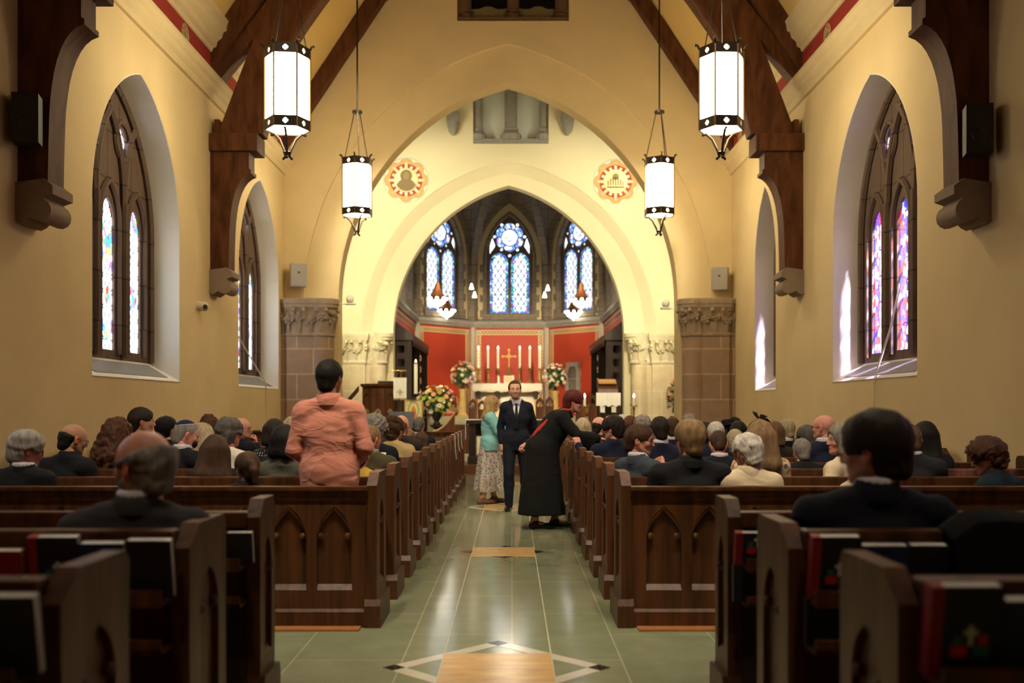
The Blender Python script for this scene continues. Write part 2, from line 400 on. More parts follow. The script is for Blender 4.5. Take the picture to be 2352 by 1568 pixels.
# side walls with their pointed window openings: (centre along the nave, half width, sill, springing, rise)
WIN = {'left': [(0.6, 1.49, 1.77, 3.75, 1.93), (6.7, 1.49, 1.77, 3.75, 1.93), (12.745, 1.49, 1.77, 3.75, 1.93), (18.78, 1.49, 1.77, 3.75, 1.95)],
       'right': [(0.6, 1.49, 1.77, 3.75, 1.93), (6.7, 1.49, 1.77, 3.75, 1.93), (12.745, 1.49, 1.77, 3.75, 1.93), (18.05, 0.75, 1.71, 4.0, 1.42)]}
WT, GD = 0.75, 0.43               # wall thickness, depth of the tracery behind the wall face
for side, s in (('left', -1), ('right', 1)):
    xw = XL if s < 0 else XR
    b = MB()
    loops = [[(YBACK - .3, -.3), (YA + .7, -.3), (YA + .7, 7.6), (YBACK - .3, 7.6)]]
    for c, hw, zb, z0, rise in WIN[side][1:]: loops.append(pwin(hw, zb, z0, rise, 14, c))
    b.poly(loops, lambda u, v, d: (xw + s * d, u, v), 0.0, WT)
    b.mi = 1
    # the white plaster of the splay lines the opening
    for c, hw, zb, z0, rise in WIN[side][1:]:
        o = pwin(hw, zb, z0, rise, 14, c); i = pwin(hw - .012, zb + .012, z0, rise - .016, 14, c)
        b.poly([o, i], lambda u, v, d: (xw + s * d, u, v), 0.004, WT - .01)
    tag(b.build('wall_' + side, [PLASTER, REVEAL]), kind='structure')

GL_L = glass('stained_glass_left', [(.10, .16, .62), (.85, .9, 1), (.45, .04, .03), (.05, .3, .55), (.85, .9, 1), (.08, .35, .2), (.75, .5, .1), (.2, .1, .55)], 16, .062, 3.2, .3, .02, 'yz', .53, .7)
GL_R = glass('stained_glass_right', [(.05, .06, .50), (.95, .9, .95), (.50, .02, .03), (.16, .06, .45), (.04, .03, .30), (.10, .06, .5), (.9, .85, .9), (.40, .03, .04), (.03, .05, .25)], 19, 0, 2.1, .8, .03, 'yz', 0, .62)
wn = 0
for side, s in (('left', -1), ('right', 1)):
    xw = XL if s < 0 else XR
    for wi, (c, hw, zb, z0, rise) in enumerate(WIN[side]):
        if wi == 0: continue
        wn += 1
        W_ = empty('window_%d' % wn, (xw + s * GD, c, 0), kind='structure')
        f = lambda u, v, d: (s * d, u, v)
        out = pwin(hw, zb + .26, z0, rise, 14)
        lan = [0.0] if hw < 1 else [-.9, 0, .9]
        lw = .21
        holes = [pwin(lw, 2.15 if hw > 1 else 2.1, 3.78, .32, 8, u) for u in lan]
        if hw > 1: holes += [foil(u, 4.93, .17, 4, 6) for u in (-.45, .45)]
        t = MB(); t.poly([out] + holes, f, .0, .12)
        # moulded heads over the lights and intersecting bars of the tracery
        for u in lan:
            a = parch(lw + .10, 3.80, .52, 8, u); t.tube([f(p[0], p[1], -.02) for p in a], .045, 6)
            for e in (-1, 1): t.tube([f(u + e * (lw + .10), 2.1, -.02), f(u + e * (lw + .10), 3.82, -.02)], .045, 6)
        if hw > 1:
            for u in (-.45, .45):
                t.tube([f(u, zb + .3, -.04), f(u, 4.1, -.04)], .06, 8)
                for e in (-1, 1):
                    pts = [f(u + e * .95 * (1 - math.cos(q)) , 4.1 + 1.35 * math.sin(q) if abs(u + e * .95 * (1 - math.cos(q))) < hw - .2 else 4.1 + 1.35 * math.sin(q), -.03) for q in [i * math.pi / 20 for i in range(8)]]
                    t.tube(pts, .05, 6)
                t.tube([f(p[0], p[1], -.02) for p in circ(u, 4.93, .25, 20)] , .04, 6)
        t.tube([f(p[0] * .975, p[1] - .02, -.03) for p in parch(hw, z0, rise, 14)], .05, 6)
        for e in (-1, 1): t.tube([f(e * hw * .975, zb + .27, -.03), f(e * hw * .975, z0, -.03)], .05, 6)
        t.build('tracery', TRACERY, W_)
        gm = GL_L if s < 0 else GL_R
        for h in holes:
            g = MB(); g.poly([[(q[0], q[1]) for q in h]], f, .03, .042); g.build('pane', gm, W_)
        bars = MB()
        for u in lan:
            for k in range(5): bars.box(*sorted((s * .085, s * .10)), u - lw, u + lw, 2.5 + k * .36, 2.514 + k * .36)
        bars.build('saddle_bar', BLACKM, W_)
        # sloping sill with its grille
        sl = MB(); sl.loft([[(-s * (GD + .012), y, zb + .0), (s * .02, y, zb + .27), (s * .02, y, zb - .05), (-s * (GD - .05), y, zb - .05)] for y in (-hw + .01, hw - .01)])
        sl.build('window_sill', REVEAL, W_)
        g = MB(); g.loft([[(-s * .36, y, zb + .058), (-s * .08, y, zb + .226), (-s * .08, y, zb + .222), (-s * .36, y, zb + .045)] for y in (-hw + .25, hw - .3)]); g.build('sill_grille', VENT, W_)

# rear gable wall, roof slopes and ridge
def gable(y0, y1, name, holes=(), m=PLASTER, extra=None):
    b = MB(); o = [(XL - .6, -.3), (XR + .6, -.3), (XR + .6, EAVE + .4), (CX, roof_z(4.665) + .35), (XL - .6, EAVE + .4)]
    b.poly([o] + list(holes), lambda u, v, d: (u, d, v), y0, y1)
    if extra: extra(b)
    return tag(b.build(name, m), kind='structure')
gable(YBACK - .5, YBACK, 'wall_back')
b = MB()
for s in (-1, 1):
    xe = CX + s * 4.75; P = [(xe, EAVE - .02 - .12), (CX, roof_z(4.665) + .1), (CX, roof_z(4.665) + .45), (xe, EAVE + .3)]
    b.loft([[(p[0], y, p[1]) for p in P] for y in (YBACK - .3, YA + .7)])
tag(b.build('ceiling', CEIL), kind='structure')

# first arch wall, its outer order, and the square opening high in the gable
def arch_outline(hw, z0, rise, n=24, cx=CX): return [(cx - hw, .0), (cx + hw, .0)] + parch(hw, z0, rise, n, cx)
A_IN = (3.55, 3.62, 4.58); A_OUT = (4.25, 3.62, 5.36)
hole_top = [(X(1050, YA), Z(48, YA)), (X(1307, YA), Z(48, YA)), (X(1307, YA), 10.9), (X(1050, YA), 10.9)]
b = MB(); o = [(XL - .6, -.3), (XR + .6, -.3), (XR + .6, EAVE + .4), (CX, roof_z(4.665) + .35), (XL - .6, EAVE + .4)]
b.poly([o, arch_outline(*A_OUT), hole_top], lambda u, v, d: (u, d, v), YA, YA + .07)
o2 = [(XL - .6, -.3), (XR + .6, -.3), (XR + .6, 14.9), (XL - .6, 14.9)]; b.poly([o2, arch_outline(*A_IN), hole_top], lambda u, v, d: (u, d, v), YA + .07, YA + .55)
tag(b.build('wall_front', PLASTER), kind='structure')
# stone frame, colonnettes and the dark loft behind the square opening
x0, x1, zb = X(1050, YA), X(1307, YA), Z(48, YA)
lo = empty('window_7', kind='structure')
b = MB()
b.box(x0, x1, YA + .02, YA + .45, zb, zb + .09); b.box(x0, x0 + .2, YA + .1, YA + .45, zb, 10.9); b.box(x1 - .2, x1, YA + .1, YA + .45, zb, 10.9)
for xc in (x0 + .16, (x0 + x1) / 2, x1 - .16):
    b.lathe([(.19, 0), (.2, .1), (.13, .17), (.15, .2), (.125, .24), (.125, 1.0)], 12, (xc, YA + .25, zb + .08))
b.build('stone_frame', M('loft_stone', (0.16, 0.09, 0.05), .8, var=.2, vscale=6), lo)
b = MB(); f = lambda u, v, d: (u, d, v)
hol = [foil(xc, zb + 1.0, .75, 4, 8, math.pi / 4) for xc in ((x0 * 3 + x1) / 4 + .05, (x0 + x1 * 3) / 4 - .05)]
b.poly([[(x0, zb), (x1, zb), (x1, 10.9), (x0, 10.9)], *[[p for p in h] for h in hol]], f, YA + .3, YA + .4)
b.build('pierced_panel', M('loft_plaster', (0.30, 0.27, 0.16), .9), lo)
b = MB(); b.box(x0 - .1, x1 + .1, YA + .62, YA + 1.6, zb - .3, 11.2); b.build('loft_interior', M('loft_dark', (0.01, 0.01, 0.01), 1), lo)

# second arch wall
B_IN = (2.86, 3.21, 3.68)
b = MB(); o = [(CX - 5.6, -.3), (CX + 5.6, -.3), (CX + 5.6, 11.2), (CX - 5.6, 11.2)]
wx0, wx1, wz = X(1087, YB), X(1260, YB), Z(330, YB)
hw_ = [(wx0, wz), (wx1, wz), (wx1, 10.6), (wx0, 10.6)]
b.poly([o, arch_outline(3.62, 3.21, 4.24), hw_], lambda u, v, d: (u, d, v), YB, YB + .02)
r0 = [(p[0], YB + .02, p[1]) for p in arch_outline(3.60, 3.21, 4.22)]; r1 = [(p[0], YB + .16, p[1]) for p in arch_outline(3.36, 3.21, 3.98)]
b.loft([r0, r1], True, False)
b.poly([o, arch_outline(3.60, 3.21, 4.22), hw_], lambda u, v, d: (u, d, v), YB + .02, YB + .16)
b.poly([o, arch_outline(*B_IN), hw_], lambda u, v, d: (u, d, v), YB + .16, YB + .52)
tag(b.build('wall_chancel', PLASTER_PALE), kind='structure')
w8 = empty('window_8', kind='structure')
b = MB(); b.box(wx0, wx1, YB + .02, YB + .4, wz - .02, wz + .13)
for xc, r in ((wx0 + .12, .12), ((wx0 + wx1) / 2, .17), (wx1 - .12, .12)):
    b.lathe([(r * 1.5, 0), (r * 1.55, .14), (r, .24), (r * 1.15, .28), (r * .9, .32), (r * .9, 1.75), (r * 1.4, 1.8), (r * 1.5, 1.95)], 12, (xc, YB + .14, wz + .1))
    b.box(xc - r * 1.7, xc + r * 1.7, YB + .02, YB + .38, wz + 2.05, wz + 2.3)
for e in (wx0, wx1 - .16): b.box(e, e + .16, YB + .1, YB + .4, wz, 10.6)
b.build('colonnette', GREYSTONE, w8)
b = MB(); b.box(wx0 + .01, wx1 - .01, YB + .33, YB + .7, wz - .02, 10.6); b.build('recess_back', M('recess_plaster', (0.78, 0.82, 0.70), .9), w8)
# crossing side walls and ceiling
b = MB()
for s in (-1, 1): b.box(CX + s * 5.0, CX + s * 5.4, YA + .5, YB + .1, -.3, 11.2)
tag(b.build('wall_crossing', PLASTER_PALE), kind='structure')
b = MB(); b.box(CX - 5.6, CX + 5.6, YA + .5, YB + .5, 11.0, 11.3); tag(b.build('ceiling_crossing', PLASTER_PALE), kind='structure')

# cornices and the red frieze along both side walls
low = [(0, 0), (.05, .0), (.07, .05), (.07, .09), (.12, .13), (.13, .19), (.17, .22), (.19, .28), (.19, .33), (.0, .35)]
upp = [(0, 0), (.04, .0), (.06, .06), (.11, .08), (.13, .16), (.20, .22), (.22, .30), (.27, .33), (.28, .42), (.30, .48), (0, .50)]
for side, s in (('left', 1), ('right', -1)):
    xw = XL if s > 0 else XR
    for nm, prof, z, ys in (('lower', low, 6.23, (YBACK, YA)), ('upper', upp, 6.98, (YBACK, YA))):
        b = MB(); b.loft([[(xw + s * a, y, z + h) for a, h in prof] for y in ys]); tag(b.build('trim_%s_%s' % (side, nm), CORNICE), kind='structure')
    b = MB(); b.box(xw, xw + s * .02, YBACK, YA, 6.5, 7.05); b.mi = 1
    # stencilled tracery roundels on the frieze
    for y in [1.6 + 1.83 * k for k in range(11)]:
        g = lambda u, v, d: (xw + s * d, u, v)
        for r, t in ((.155, .018),):
            b.poly([circ(y, 6.80, r, 20), circ(y, 6.80, r - t, 20)], g, .02, .024)
        b.mi = 1
        for k in range(6): b.poly([circ(y + .085 * math.cos(k * math.pi / 3), 6.80 + .085 * math.sin(k * math.pi / 3), .042, 10)], g, .02, .025)
        b.mi = 2; b.poly([circ(y, 6.80, .036, 10)], g, .02, .026)
        for k in range(6): b.poly([circ(y + .085 * math.cos(k * math.pi / 3), 6.80 + .085 * math.sin(k * math.pi / 3), .026, 8)], g, .02, .027)
        b.mi = 1
    tag(b.build('trim_%s_frieze' % side, [FRIEZE, STENCIL, STENCIL_G]), kind='structure')
    # panelled wainscot along the wall
    b = MB(); b.box(xw, xw + s * .10, 6.2, YA, 0, .62); b.box(xw, xw + s * .16, 6.2, YA, .62, .70); b.box(xw, xw + s * .13, 6.2, YA, .56, .62)
    tag(b.build('baseboard_' + side, OAK), kind='structure')

# ------------------------------------------------------------------ roof trusses
def corbel_mb(s, xw, y0, y1, z):
    b = MB()
    P = [(0, 0), (0, .36), (.27, .40), (.36, .33), (.36, .25), (.27, .22), (.28, .20), (.315, .175), (.34, .13), (.345, .09), (.335, .045), (.305, .01), (.26, -.01), (.21, -.005), (.17, .01), (.13, .03), (.10, .0), (.04, -.03)]
    b.loft([[(xw + s * u, y, z + h) for u, h in P] for y in (y0 - .03, y1 + .03)]); return b
def truss(y, label):
    t = empty('roof_truss', (CX, y, 0), label=label, cat='roof truss')
    D = .42
    for s in (1, -1):
        xw = -4.665 * s
        mk = lambda P, y0, y1: [[(xw + s * u, yy, z) for u, z in P] for yy in (y0, y1)]
        post = [(0, 3.56), (.29, 3.56), (.296, 3.9), (.305, 4.2), (.314, 4.36), (.33, 4.5), (.35, 4.63), (.38, 4.75), (.415, 4.85), (.46, 4.94), (.51, 5.01), (.57, 5.06), (.64, 5.09), (.64, 5.14), (.61, 5.16), (.61, 5.44), (0, 5.44)]
        b = MB(); b.loft(mk(post, .06, D - .02)); b.build('wall_post', OAK_T, t, True, ang=28)
        b = MB(); b.box(xw, xw + s * .76, -.03, D + .06, 5.42, 5.70, .02); b.build('cap_block', OAK_T, t)
        # curved brace: outer straight edge, inner pointed curve
        inner = [(.78, 5.70), (.86, 6.1), (.98, 6.55), (1.16, 7.0), (1.40, 7.4), (1.72, 7.85), (2.15, 8.4), (2.75, 9.15), (3.4, 9.95), (4.0, 10.6), (4.665, 11.2)]
        outer = [(.12, 5.70), (.27, 6.1), (.44, 6.55), (.61, 7.0), (.76, 7.4), (.93, 7.85), (1.25, 8.5), (1.85, 9.4), (2.6, 10.4), (3.5, 11.6), (4.665, 12.9)]
        b = MB()
        for (ya, yb, ins) in ((.05, D - .05, 0.0),):
            b.loft([[(xw + s * u, yy, z) for u, z in inner + outer[::-1]] for yy in (ya, yb)])
        b.loft([[(xw + s * (u + dx), yy, z) for dx, yy in ((.0, .02), (.05, .06), (.05, D - .06), (.0, D - .02), (-.1, D - .02), (-.1, .02))] for u, z in inner])
        b.box(xw + s * .08, xw + s * .16, .0, D, 5.70, 5.92, .01)
        b.build('curved_brace', OAK_T, t)
        raf = [(0, EAVE - .62), (0, EAVE - .03), (4.665, roof_z(4.665) - .03), (4.665, roof_z(4.665) - .66)]
        b = MB(); b.loft(mk(raf, 0.02, D)); b.build('principal_rafter', OAK_T, t)
        st = [(.03, 6.42), (.03, 6.70), (.95, 7.9), (1.1, 7.9), (1.1, 7.72)]
        b = MB(); b.loft(mk(st, .08, D - .08)); b.build('strut', OAK_T, t)
        corbel_mb(s, xw, .04, D, 3.2).build('stone_corbel', CORBEL, t, True, ang=38)
    return t
truss(15.6, 'brown timber roof truss with curved braces, standing just behind the near pair of lanterns')
truss(9.5, 'brown timber roof truss closest to the viewer, its dark wall posts carrying black speakers')
truss(3.4, 'brown timber roof truss behind the viewer')
# rafters lying against the gable, and purlins
t = empty('gable_rafter', (CX, YA - .26, 0), label='straight brown timber rafters set against the cream arch wall above the chancel arch', cat='rafter')
for s in (1, -1):
    xw = -4.665 * s; b = MB(); raf = [(0, EAVE - .53), (0, EAVE - .03), (4.665, roof_z(4.665) - .03), (4.665, roof_z(4.665) - .53)]
    b.loft([[(xw + s * u, yy, z) for u, z in raf] for yy in (0, .26)]); b.build('rafter', OAK_T, t)
for s in (1, -1):
    b = MB(); u = 2.1
    b.loft([[(-4.665 * s + s * (u + a), yy, roof_z(u) + c) for a, c in ((-.12, -.22), (.18, .22), (.3, -.02), (.05, -.5))] for yy in (YBACK - CX, YA - .0)])
    o = b.build('roof_purlin', OAK_T); o.location = (CX, 0, 0)
    tag(o, 'brown purlin timber running along the %s roof slope' % ('left' if s > 0 else 'right'), 'purlin')
# ------------------------------------------------------------------ compound piers with carved capitals
def arc2(cx, cy, r, a0, a1, n=8): return [(cx + r * math.cos(math.radians(a0 + (a1 - a0) * i / n)), cy + r * math.sin(math.radians(a0 + (a1 - a0) * i / n))) for i in range(n + 1)]
def pier(s, x0, yw, plan, zf, zc, zt, ms, mc, label, cen, name='stone_pier'):
    """plan in (u inwards from x0, v along the nave); shaft to zc, carved capital to zt."""
    t = empty(name, (x0, yw, 0), label=label, cat='pier')
    P = lambda k, z: [(s * (cen[0] + (u - cen[0]) * k), cen[1] + (v - cen[1]) * k, z) for u, v in plan]
    b = MB(); b.loft([P(1.06, zf - .02), P(1.06, zf + .35), P(1.02, zf + .42), P(1, zf + .45), P(1, zc)]); b.build('shaft', ms, t, True, ang=25)
    h = zt - zc; b = MB()
    b.loft([P(1.0, zc - .02), P(1.045, zc), P(1.05, zc + .04), P(1.0, zc + .07), P(1.0, zc + .2 * h), P(1.02, zc + .5 * h), P(1.07, zc + .66 * h), P(1.10, zc + .72 * h),
            P(1.15, zc + .76 * h), P(1.15, zc + .83 * h), P(1.18, zc + .86 * h), P(1.18, zc + .97 * h), P(1.15, zt)])
    b.build('capital', mc, t, True, ang=25)
    # carved flowers and curling leaves round the bell
    L = [Vector((s * u, v, 0)) for u, v in plan]; tot = sum((L[i + 1] - L[i]).length for i in range(len(L) - 1)); n = int(tot / .21)
    rnd = random.Random(5); lv = MB()
    for k in range(n):
        d = (k + .5) * tot / n; i = 0
        while i < len(L) - 2 and d > (L[i + 1] - L[i]).length: d -= (L[i + 1] - L[i]).length; i += 1
        e = (L[i + 1] - L[i]).normalized(); p = L[i] + e * d; c = Vector((s * cen[0], cen[1], 0)); nrm = Vector((e.y, -e.x, 0))
        if nrm.dot(p - c) < 0: nrm = -nrm
        zc_ = zc + h * (.42 if k % 2 else .50); q = p + nrm * .03
        for j in range(6):
            a = j * math.pi / 3 + k; r = .062
            lv.ball((q.x + e.x * r * math.cos(a), q.y + e.y * r * math.cos(a), zc_ + r * math.sin(a)), .042, 7, 5)
        lv.ball((q.x + nrm.x * .03, q.y + nrm.y * .03, zc_), .036, 7, 5)
        lv.tube([p + Vector((0, 0, zc + .08 * h)), p + nrm * .03 + Vector((0, 0, zc_ - .1)), p + nrm * .06 + Vector((0, 0, zc_ - .04))], [.03, .026, .02], 6)
        q = p + nrm * .10
        lv.tube([p + e * .1 + Vector((0, 0, zc + .45 * h)), p + nrm * .04 + e * .1 + Vector((0, 0, zc + .62 * h)), p + nrm * .11 + e * .1 + Vector((0, 0, zc + .70 * h)), p + nrm * .13 + e * .1 + Vector((0, 0, zc + .64 * h))], [.05, .045, .04, .03], 7)
    for u, v in ((max(p[0] for p in plan) - .05, min(p[1] for p in plan) + .12),):
        for j in range(9):
            lv.ball((s * u + rnd.uniform(-.09, .09), v + rnd.uniform(-.09, .05), zc + h * (.6 + .02 * j) - .06), .06, 8, 6)
    lv.build('carved_leaf', mc, t, True, ang=60)
    return t
planA = [(0, .62), (0, -.30), (.17, -.30), (.17, -.38), (.62, -.38)] + arc2(.83, -.12, .26, -118, 80, 12) + [(.92, .2), (.92, .62)]
planB = [(0, .52), (0, -.25), (.42, -.25)] + arc2(.64, -.18, .20, -150, -20, 8) + [(.90, -.24), (1.36, -.24), (1.36, -.16), (1.46, -.16)] + arc2(1.66, -.06, .20, -140, 80, 10) + [(1.74, .2), (1.74, .52)]
for s, sd in ((1, 'left'), (-1, 'right')):
    pier(s, CX - 4.70 * s, YA, planA, 0, 2.87, 3.63, BROWNSTONE, CARVED, 'brown sandstone pier with carved leaf capital on the %s of the first arch' % sd, (.42, .1))
    pier(s, CX - 4.86 * s, YB, planB, .2, 2.47, 3.22, PALESTONE, PALECARVE, 'pale lit stone pier with carved capital on the %s of the chancel arch' % sd, (.85, .1))

# ------------------------------------------------------------------ raised floors and steps
b = MB(); b.box(CX - 5.0, CX + 5.0, 20.72, 22.25, 0, .2, .012); tag(b.build('floor_platform', STEPWOOD), kind='structure')
b = MB()
for y, z in ((22.2, .35), (23.5, .5), (24.5, .65)): b.box(CX - 5.0, CX + 5.0, y, 31.0, -.1, z)
for y, z in ((30.2, .8), (30.5, .95), (30.8, 1.1)): b.box(CX - 3.3, CX + 3.3, y, 35.0, -.1, z)
tag(b.build('floor_chancel', STEPSTONE), kind='structure')

# ------------------------------------------------------------------ the apse
GL_B = glass('apse_glass_border', [(.06, .12, .60), (.1, .45, .75), (.05, .35, .2), (.35, .12, .55), (.5, .8, .95), (.08, .2, .7)], 14, 0, 1.2, 0, .05, 'xz')
GL_C = glass('apse_glass_field', [(.75, .88, 1.0), (.85, .95, 1.0), (.8, .9, 1), (.35, .55, .4)], 7, .10, 1.5, 0, .0, 'xz', .66)
GL_S = glass('apse_glass_rose', [(.12, .22, .75), (.25, .5, .9), (.8, .9, 1.0), (.15, .3, .8), (.75, .85, 1.0), (.3, .15, .6)], 10, 0, 1.4, 0, .05, 'xz')
GL_W = glass('apse_glass_white', [(.8, .92, 1.0), (.9, .97, 1.0), (.85, .95, 1.0)], 9, 0, 1.8, 0, .03, 'xz')
HC = 1.31; HS = 1.8; DS = 2.0; SP = 6.25
BOSS = Vector((CX, 30.6, 9.75))
fn = lambda u, v, d: (u, d, v)
def inset(pts, k, c): return [(c[0] + (p[0] - c[0]) * k[0], c[1] + (p[1] - c[1]) * k[1]) for p in pts]
def braid(b, u0, z0, u1, z1, w, d):
    """Lozenge braid between two points of a border, width w."""
    ln = math.hypot(u1 - u0, z1 - z0); n = max(2, round(ln / (w * 1.5))); ax = ((u1 - u0) / ln, (z1 - z0) / ln); nx = (-ax[1], ax[0])
    for sg in (1, -1):
        pts = [(u0 + ax[0] * ln * i / (2 * n) + nx[0] * w * .42 * sg * (1 if i % 2 else -1), z0 + ax[1] * ln * i / (2 * n) + nx[1] * w * .42 * sg * (1 if i % 2 else -1)) for i in range(2 * n + 1)]
        for p, q in zip(pts, pts[1:]):
            l = math.hypot(q[0] - p[0], q[1] - p[1]); o = (-(q[1] - p[1]) / l * .014, (q[0] - p[0]) / l * .014)
            b.poly([[(p[0] + o[0], p[1] + o[1]), (q[0] + o[0], q[1] + o[1]), (q[0] - o[0], q[1] - o[1]), (p[0] - o[0], p[1] - o[1])]], fn, d, d - .004)
def dado(hw, root, z0=.9, z1=4.13, bord=1.16, top=4.06):
    b = MB(); b.box(-hw, hw, -.05, .0, z0, z1); b.mi = 1
    w = .17; o = [(-bord, 1.2), (bord, 1.2), (bord, top), (-bord, top)]; i = [(-bord + w, 1.2 + w), (bord - w, 1.2 + w), (bord - w, top - w), (-bord + w, top - w)]
    b.poly([o, i], fn, -.05, -.06); b.mi = 2
    for q in ((-bord + w / 2, 1.2, -bord + w / 2, top - w), (bord - w / 2, 1.2, bord - w / 2, top - w), (-bord + w, top - w / 2, bord - w, top - w / 2)): braid(b, *q, w * .85, -.061)
    b.mi = 3
    for e in (-1, 1): b.box(e * (bord - w / 2) - w * .4, e * (bord - w / 2) + w * .4, -.068, -.06, top - w * .9, top - w * .1)
    b.build('painted_dado', [RED, GOLDPAINT, BRAID, GREENPAINT], root)
    b = MB(); pr = [(.0, 4.12), (-.10, 4.14), (-.12, 4.2), (-.16, 4.26), (-.16, 4.34), (-.08, 4.38), (.0, 4.42)]
    b.loft([[(x, d, z) for d, z in pr] for x in (-hw - .05, hw + .05)]); b.build('string_course', GREYSTONE, root)
def apse_panel(mx, my, ang, hw, nm, k):
    root = empty('wall_apse_' + nm, (mx, my, 0), ang, kind='structure')
    win = pwin(.80, 4.55, 6.55, 1.50, 14)
    b = MB(); b.poly([[(-hw, -.1), (hw, -.1), (hw, 10.2), (-hw, 10.2)], win], fn, 0, .5); b.build('ashlar', APSESTONE, root)
    b = MB(); b.poly([pwin(1.10, 4.43, 6.45, 2.0, 14), pwin(.93, 4.44, 6.5, 1.68, 14)], fn, .0, -.012)
    b.build('plaster_band', PLASTER_APSE, root)
    b = MB()
    for e in (-1, 1):
        for q in range(4):   # quoins toothing into the plaster
            b.box(e * .90, e * (1.03), -.02, 0, 4.5 + q * .52, 4.76 + q * .52)
    for r, ww, rise, sp in ((.05, .86, 1.58, 6.52), (.06, 1.18, 2.14, 6.42)):
        b.tube([fn(p[0], p[1], -.02) for p in parch(ww, sp, rise, 14)], r, 8)
        for e in (-1, 1): b.tube([fn(e * ww, 4.42, -.02), fn(e * ww, sp, -.02)], r, 8)
    b.box(-.95, .95, -.10, .3, 4.42, 4.6)
    b.build('window_moulding', APSESTONE, root, True, ang=50)
    dado(hw, root)
    w = empty('window_%d' % k, (mx, my, 0), ang, kind='structure')
    lan = [pwin(.315, 4.66, 6.40, .36, 9, e * .365) for e in (-1, 1)]
    rose = foil(0, 7.30, .50, 6, 8, math.pi / 2, .56)
    tri = [[(e * .50, 7.0), (e * .69, 6.72), (e * .69, 7.02), (e * .60, 7.28)] for e in (-1, 1)]
    dots = [[(u + .055 * math.cos(a * math.pi / 4), z + .055 * math.sin(a * math.pi / 4)) for a in range(8)] for u, z in ((0, 6.66), (-.27, 7.73), (.27, 7.73), (-.27, 6.87), (.27, 6.87), (-.52, 7.32), (.52, 7.32))]
    b = MB(); b.poly([win] + lan + [rose] + tri + dots, fn, .14, .30); b.build('tracery', TRACERY, w)
    for h, c in zip(lan, (-.365, .365)):
        i = inset(h, (.70, .93), (c, 5.70))
        g = MB(); g.poly([h, i], fn, .2, .21); g.mi = 1; g.poly([i], fn, .2, .21); g.build('lancet_pane', [GL_B, GL_C], w)
    g = MB(); g.poly([rose, circ(0, 7.30, .27, 24)], fn, .2, .21); g.mi = 1; g.poly([circ(0, 7.30, .27, 24)], fn, .2, .21); g.build('rose_pane', [GL_S, GL_W], w)
    b = MB(); b.tube([fn(p[0], p[1], .19) for p in circ(0, 7.30, .29, 24) + circ(0, 7.30, .29, 24)[:1]], .016, 6)
    b.tube([fn(p[0], p[1], .19) for p in circ(0, 7.30, .12, 20) + circ(0, 7.30, .12, 20)[:1]], .012, 6)
    for a in range(6):
        q = math.pi / 2 + math.pi / 6 + a * math.pi / 3; b.tube([fn(.29 * math.cos(q), 7.30 + .29 * math.sin(q), .19), fn(.47 * math.cos(q), 7.30 + .47 * math.sin(q), .19)], .02, 6)
    for c in (-.365, .365):
        for z in (5.3,): b.box(c - .315, c + .315, .18, .2, z, z + .02)
    b.build('lead_came', BLACKM, w)
    for h in tri + dots: g = MB(); g.poly([h], fn, .2, .21); g.build('pane', GL_W, w)
    # vault web over this bay
    R = Matrix.Rotation(ang, 4, 'Z'); A = [Vector((mx, my, 0)) + R @ Vector((p[0], .0, p[1])) for p in parch(hw, SP, 2.42, 14)]
    rows = []
    for t in [i / 7 for i in range(8)]:
        rows.append([p + Vector(((BOSS.x - p.x) * t, (BOSS.y - p.y) * t, (BOSS.z - p.z) * (1 - (1 - t) ** 2))) for p in A])
    b = MB(); b.loft(rows, False, False); tag(b.build('ceiling_apse_' + nm, APSESTONE, None, True), kind='structure')
    b = MB(); b.tube(A, .09, 8); tag(b.build('trim_wall_rib_' + nm, APSESTONE, None, True), kind='structure')
hs = math.hypot(HS, DS) / 2; aa = math.atan2(DS, HS)
apse_panel(CX, 34.5, 0, HC, 'centre', 9)
apse_panel(CX - HC - HS / 2, 34.5 - DS / 2, aa, hs, 'left', 10)
apse_panel(CX + HC + HS / 2, 34.5 - DS / 2, -aa, hs, 'right', 11)
XS = HC + HS
for s, nm in ((-1, 'left'), (1, 'right')):
    y0, y1 = YB + .5, 34.5 - DS
    root = empty('wall_choir_' + nm, (CX + s * XS, (y0 + y1) / 2, 0), math.pi / 2 if s < 0 else -math.pi / 2, kind='structure')
    h = (y1 - y0) / 2
    b = MB(); e = 1 if s > 0 else -1
    wc = e * -1 * 0 ; hole = pwin(.42, 4.7, 6.6, .9, 10, -e * (h - 1.35))
    e0, e1 = (-h + .0, h + .4) if s < 0 else (-h - .4, h - .0); b.poly([[(e0, -.1), (e1, -.1), (e1, 10.2), (e0, 10.2)], hole], fn, 0, .5); b.build('ashlar', APSESTONE, root)
    g = MB(); g.poly([hole], fn, .25, .26); g.build('pane', glass('choir_side_glass', [(.5, .6, .62), (.6, .7, .72)], 9, 0, .45, 0, .03, 'xz'), root)
    dado(h, root, bord=h - .16)
    # pointed barrel vault over the choir
    b = MB(); A = parch(XS, SP, BOSS.z - SP, 16, CX); A = A[:17] if s > 0 else A[16:]
    b.loft([[(u, y, z) for u, z in A] for y in (YB + .4, 28.0, BOSS.y + .3, 32.6)], False, False); tag(b.build('ceiling_choir_' + nm, APSESTONE, None, True), kind='structure')
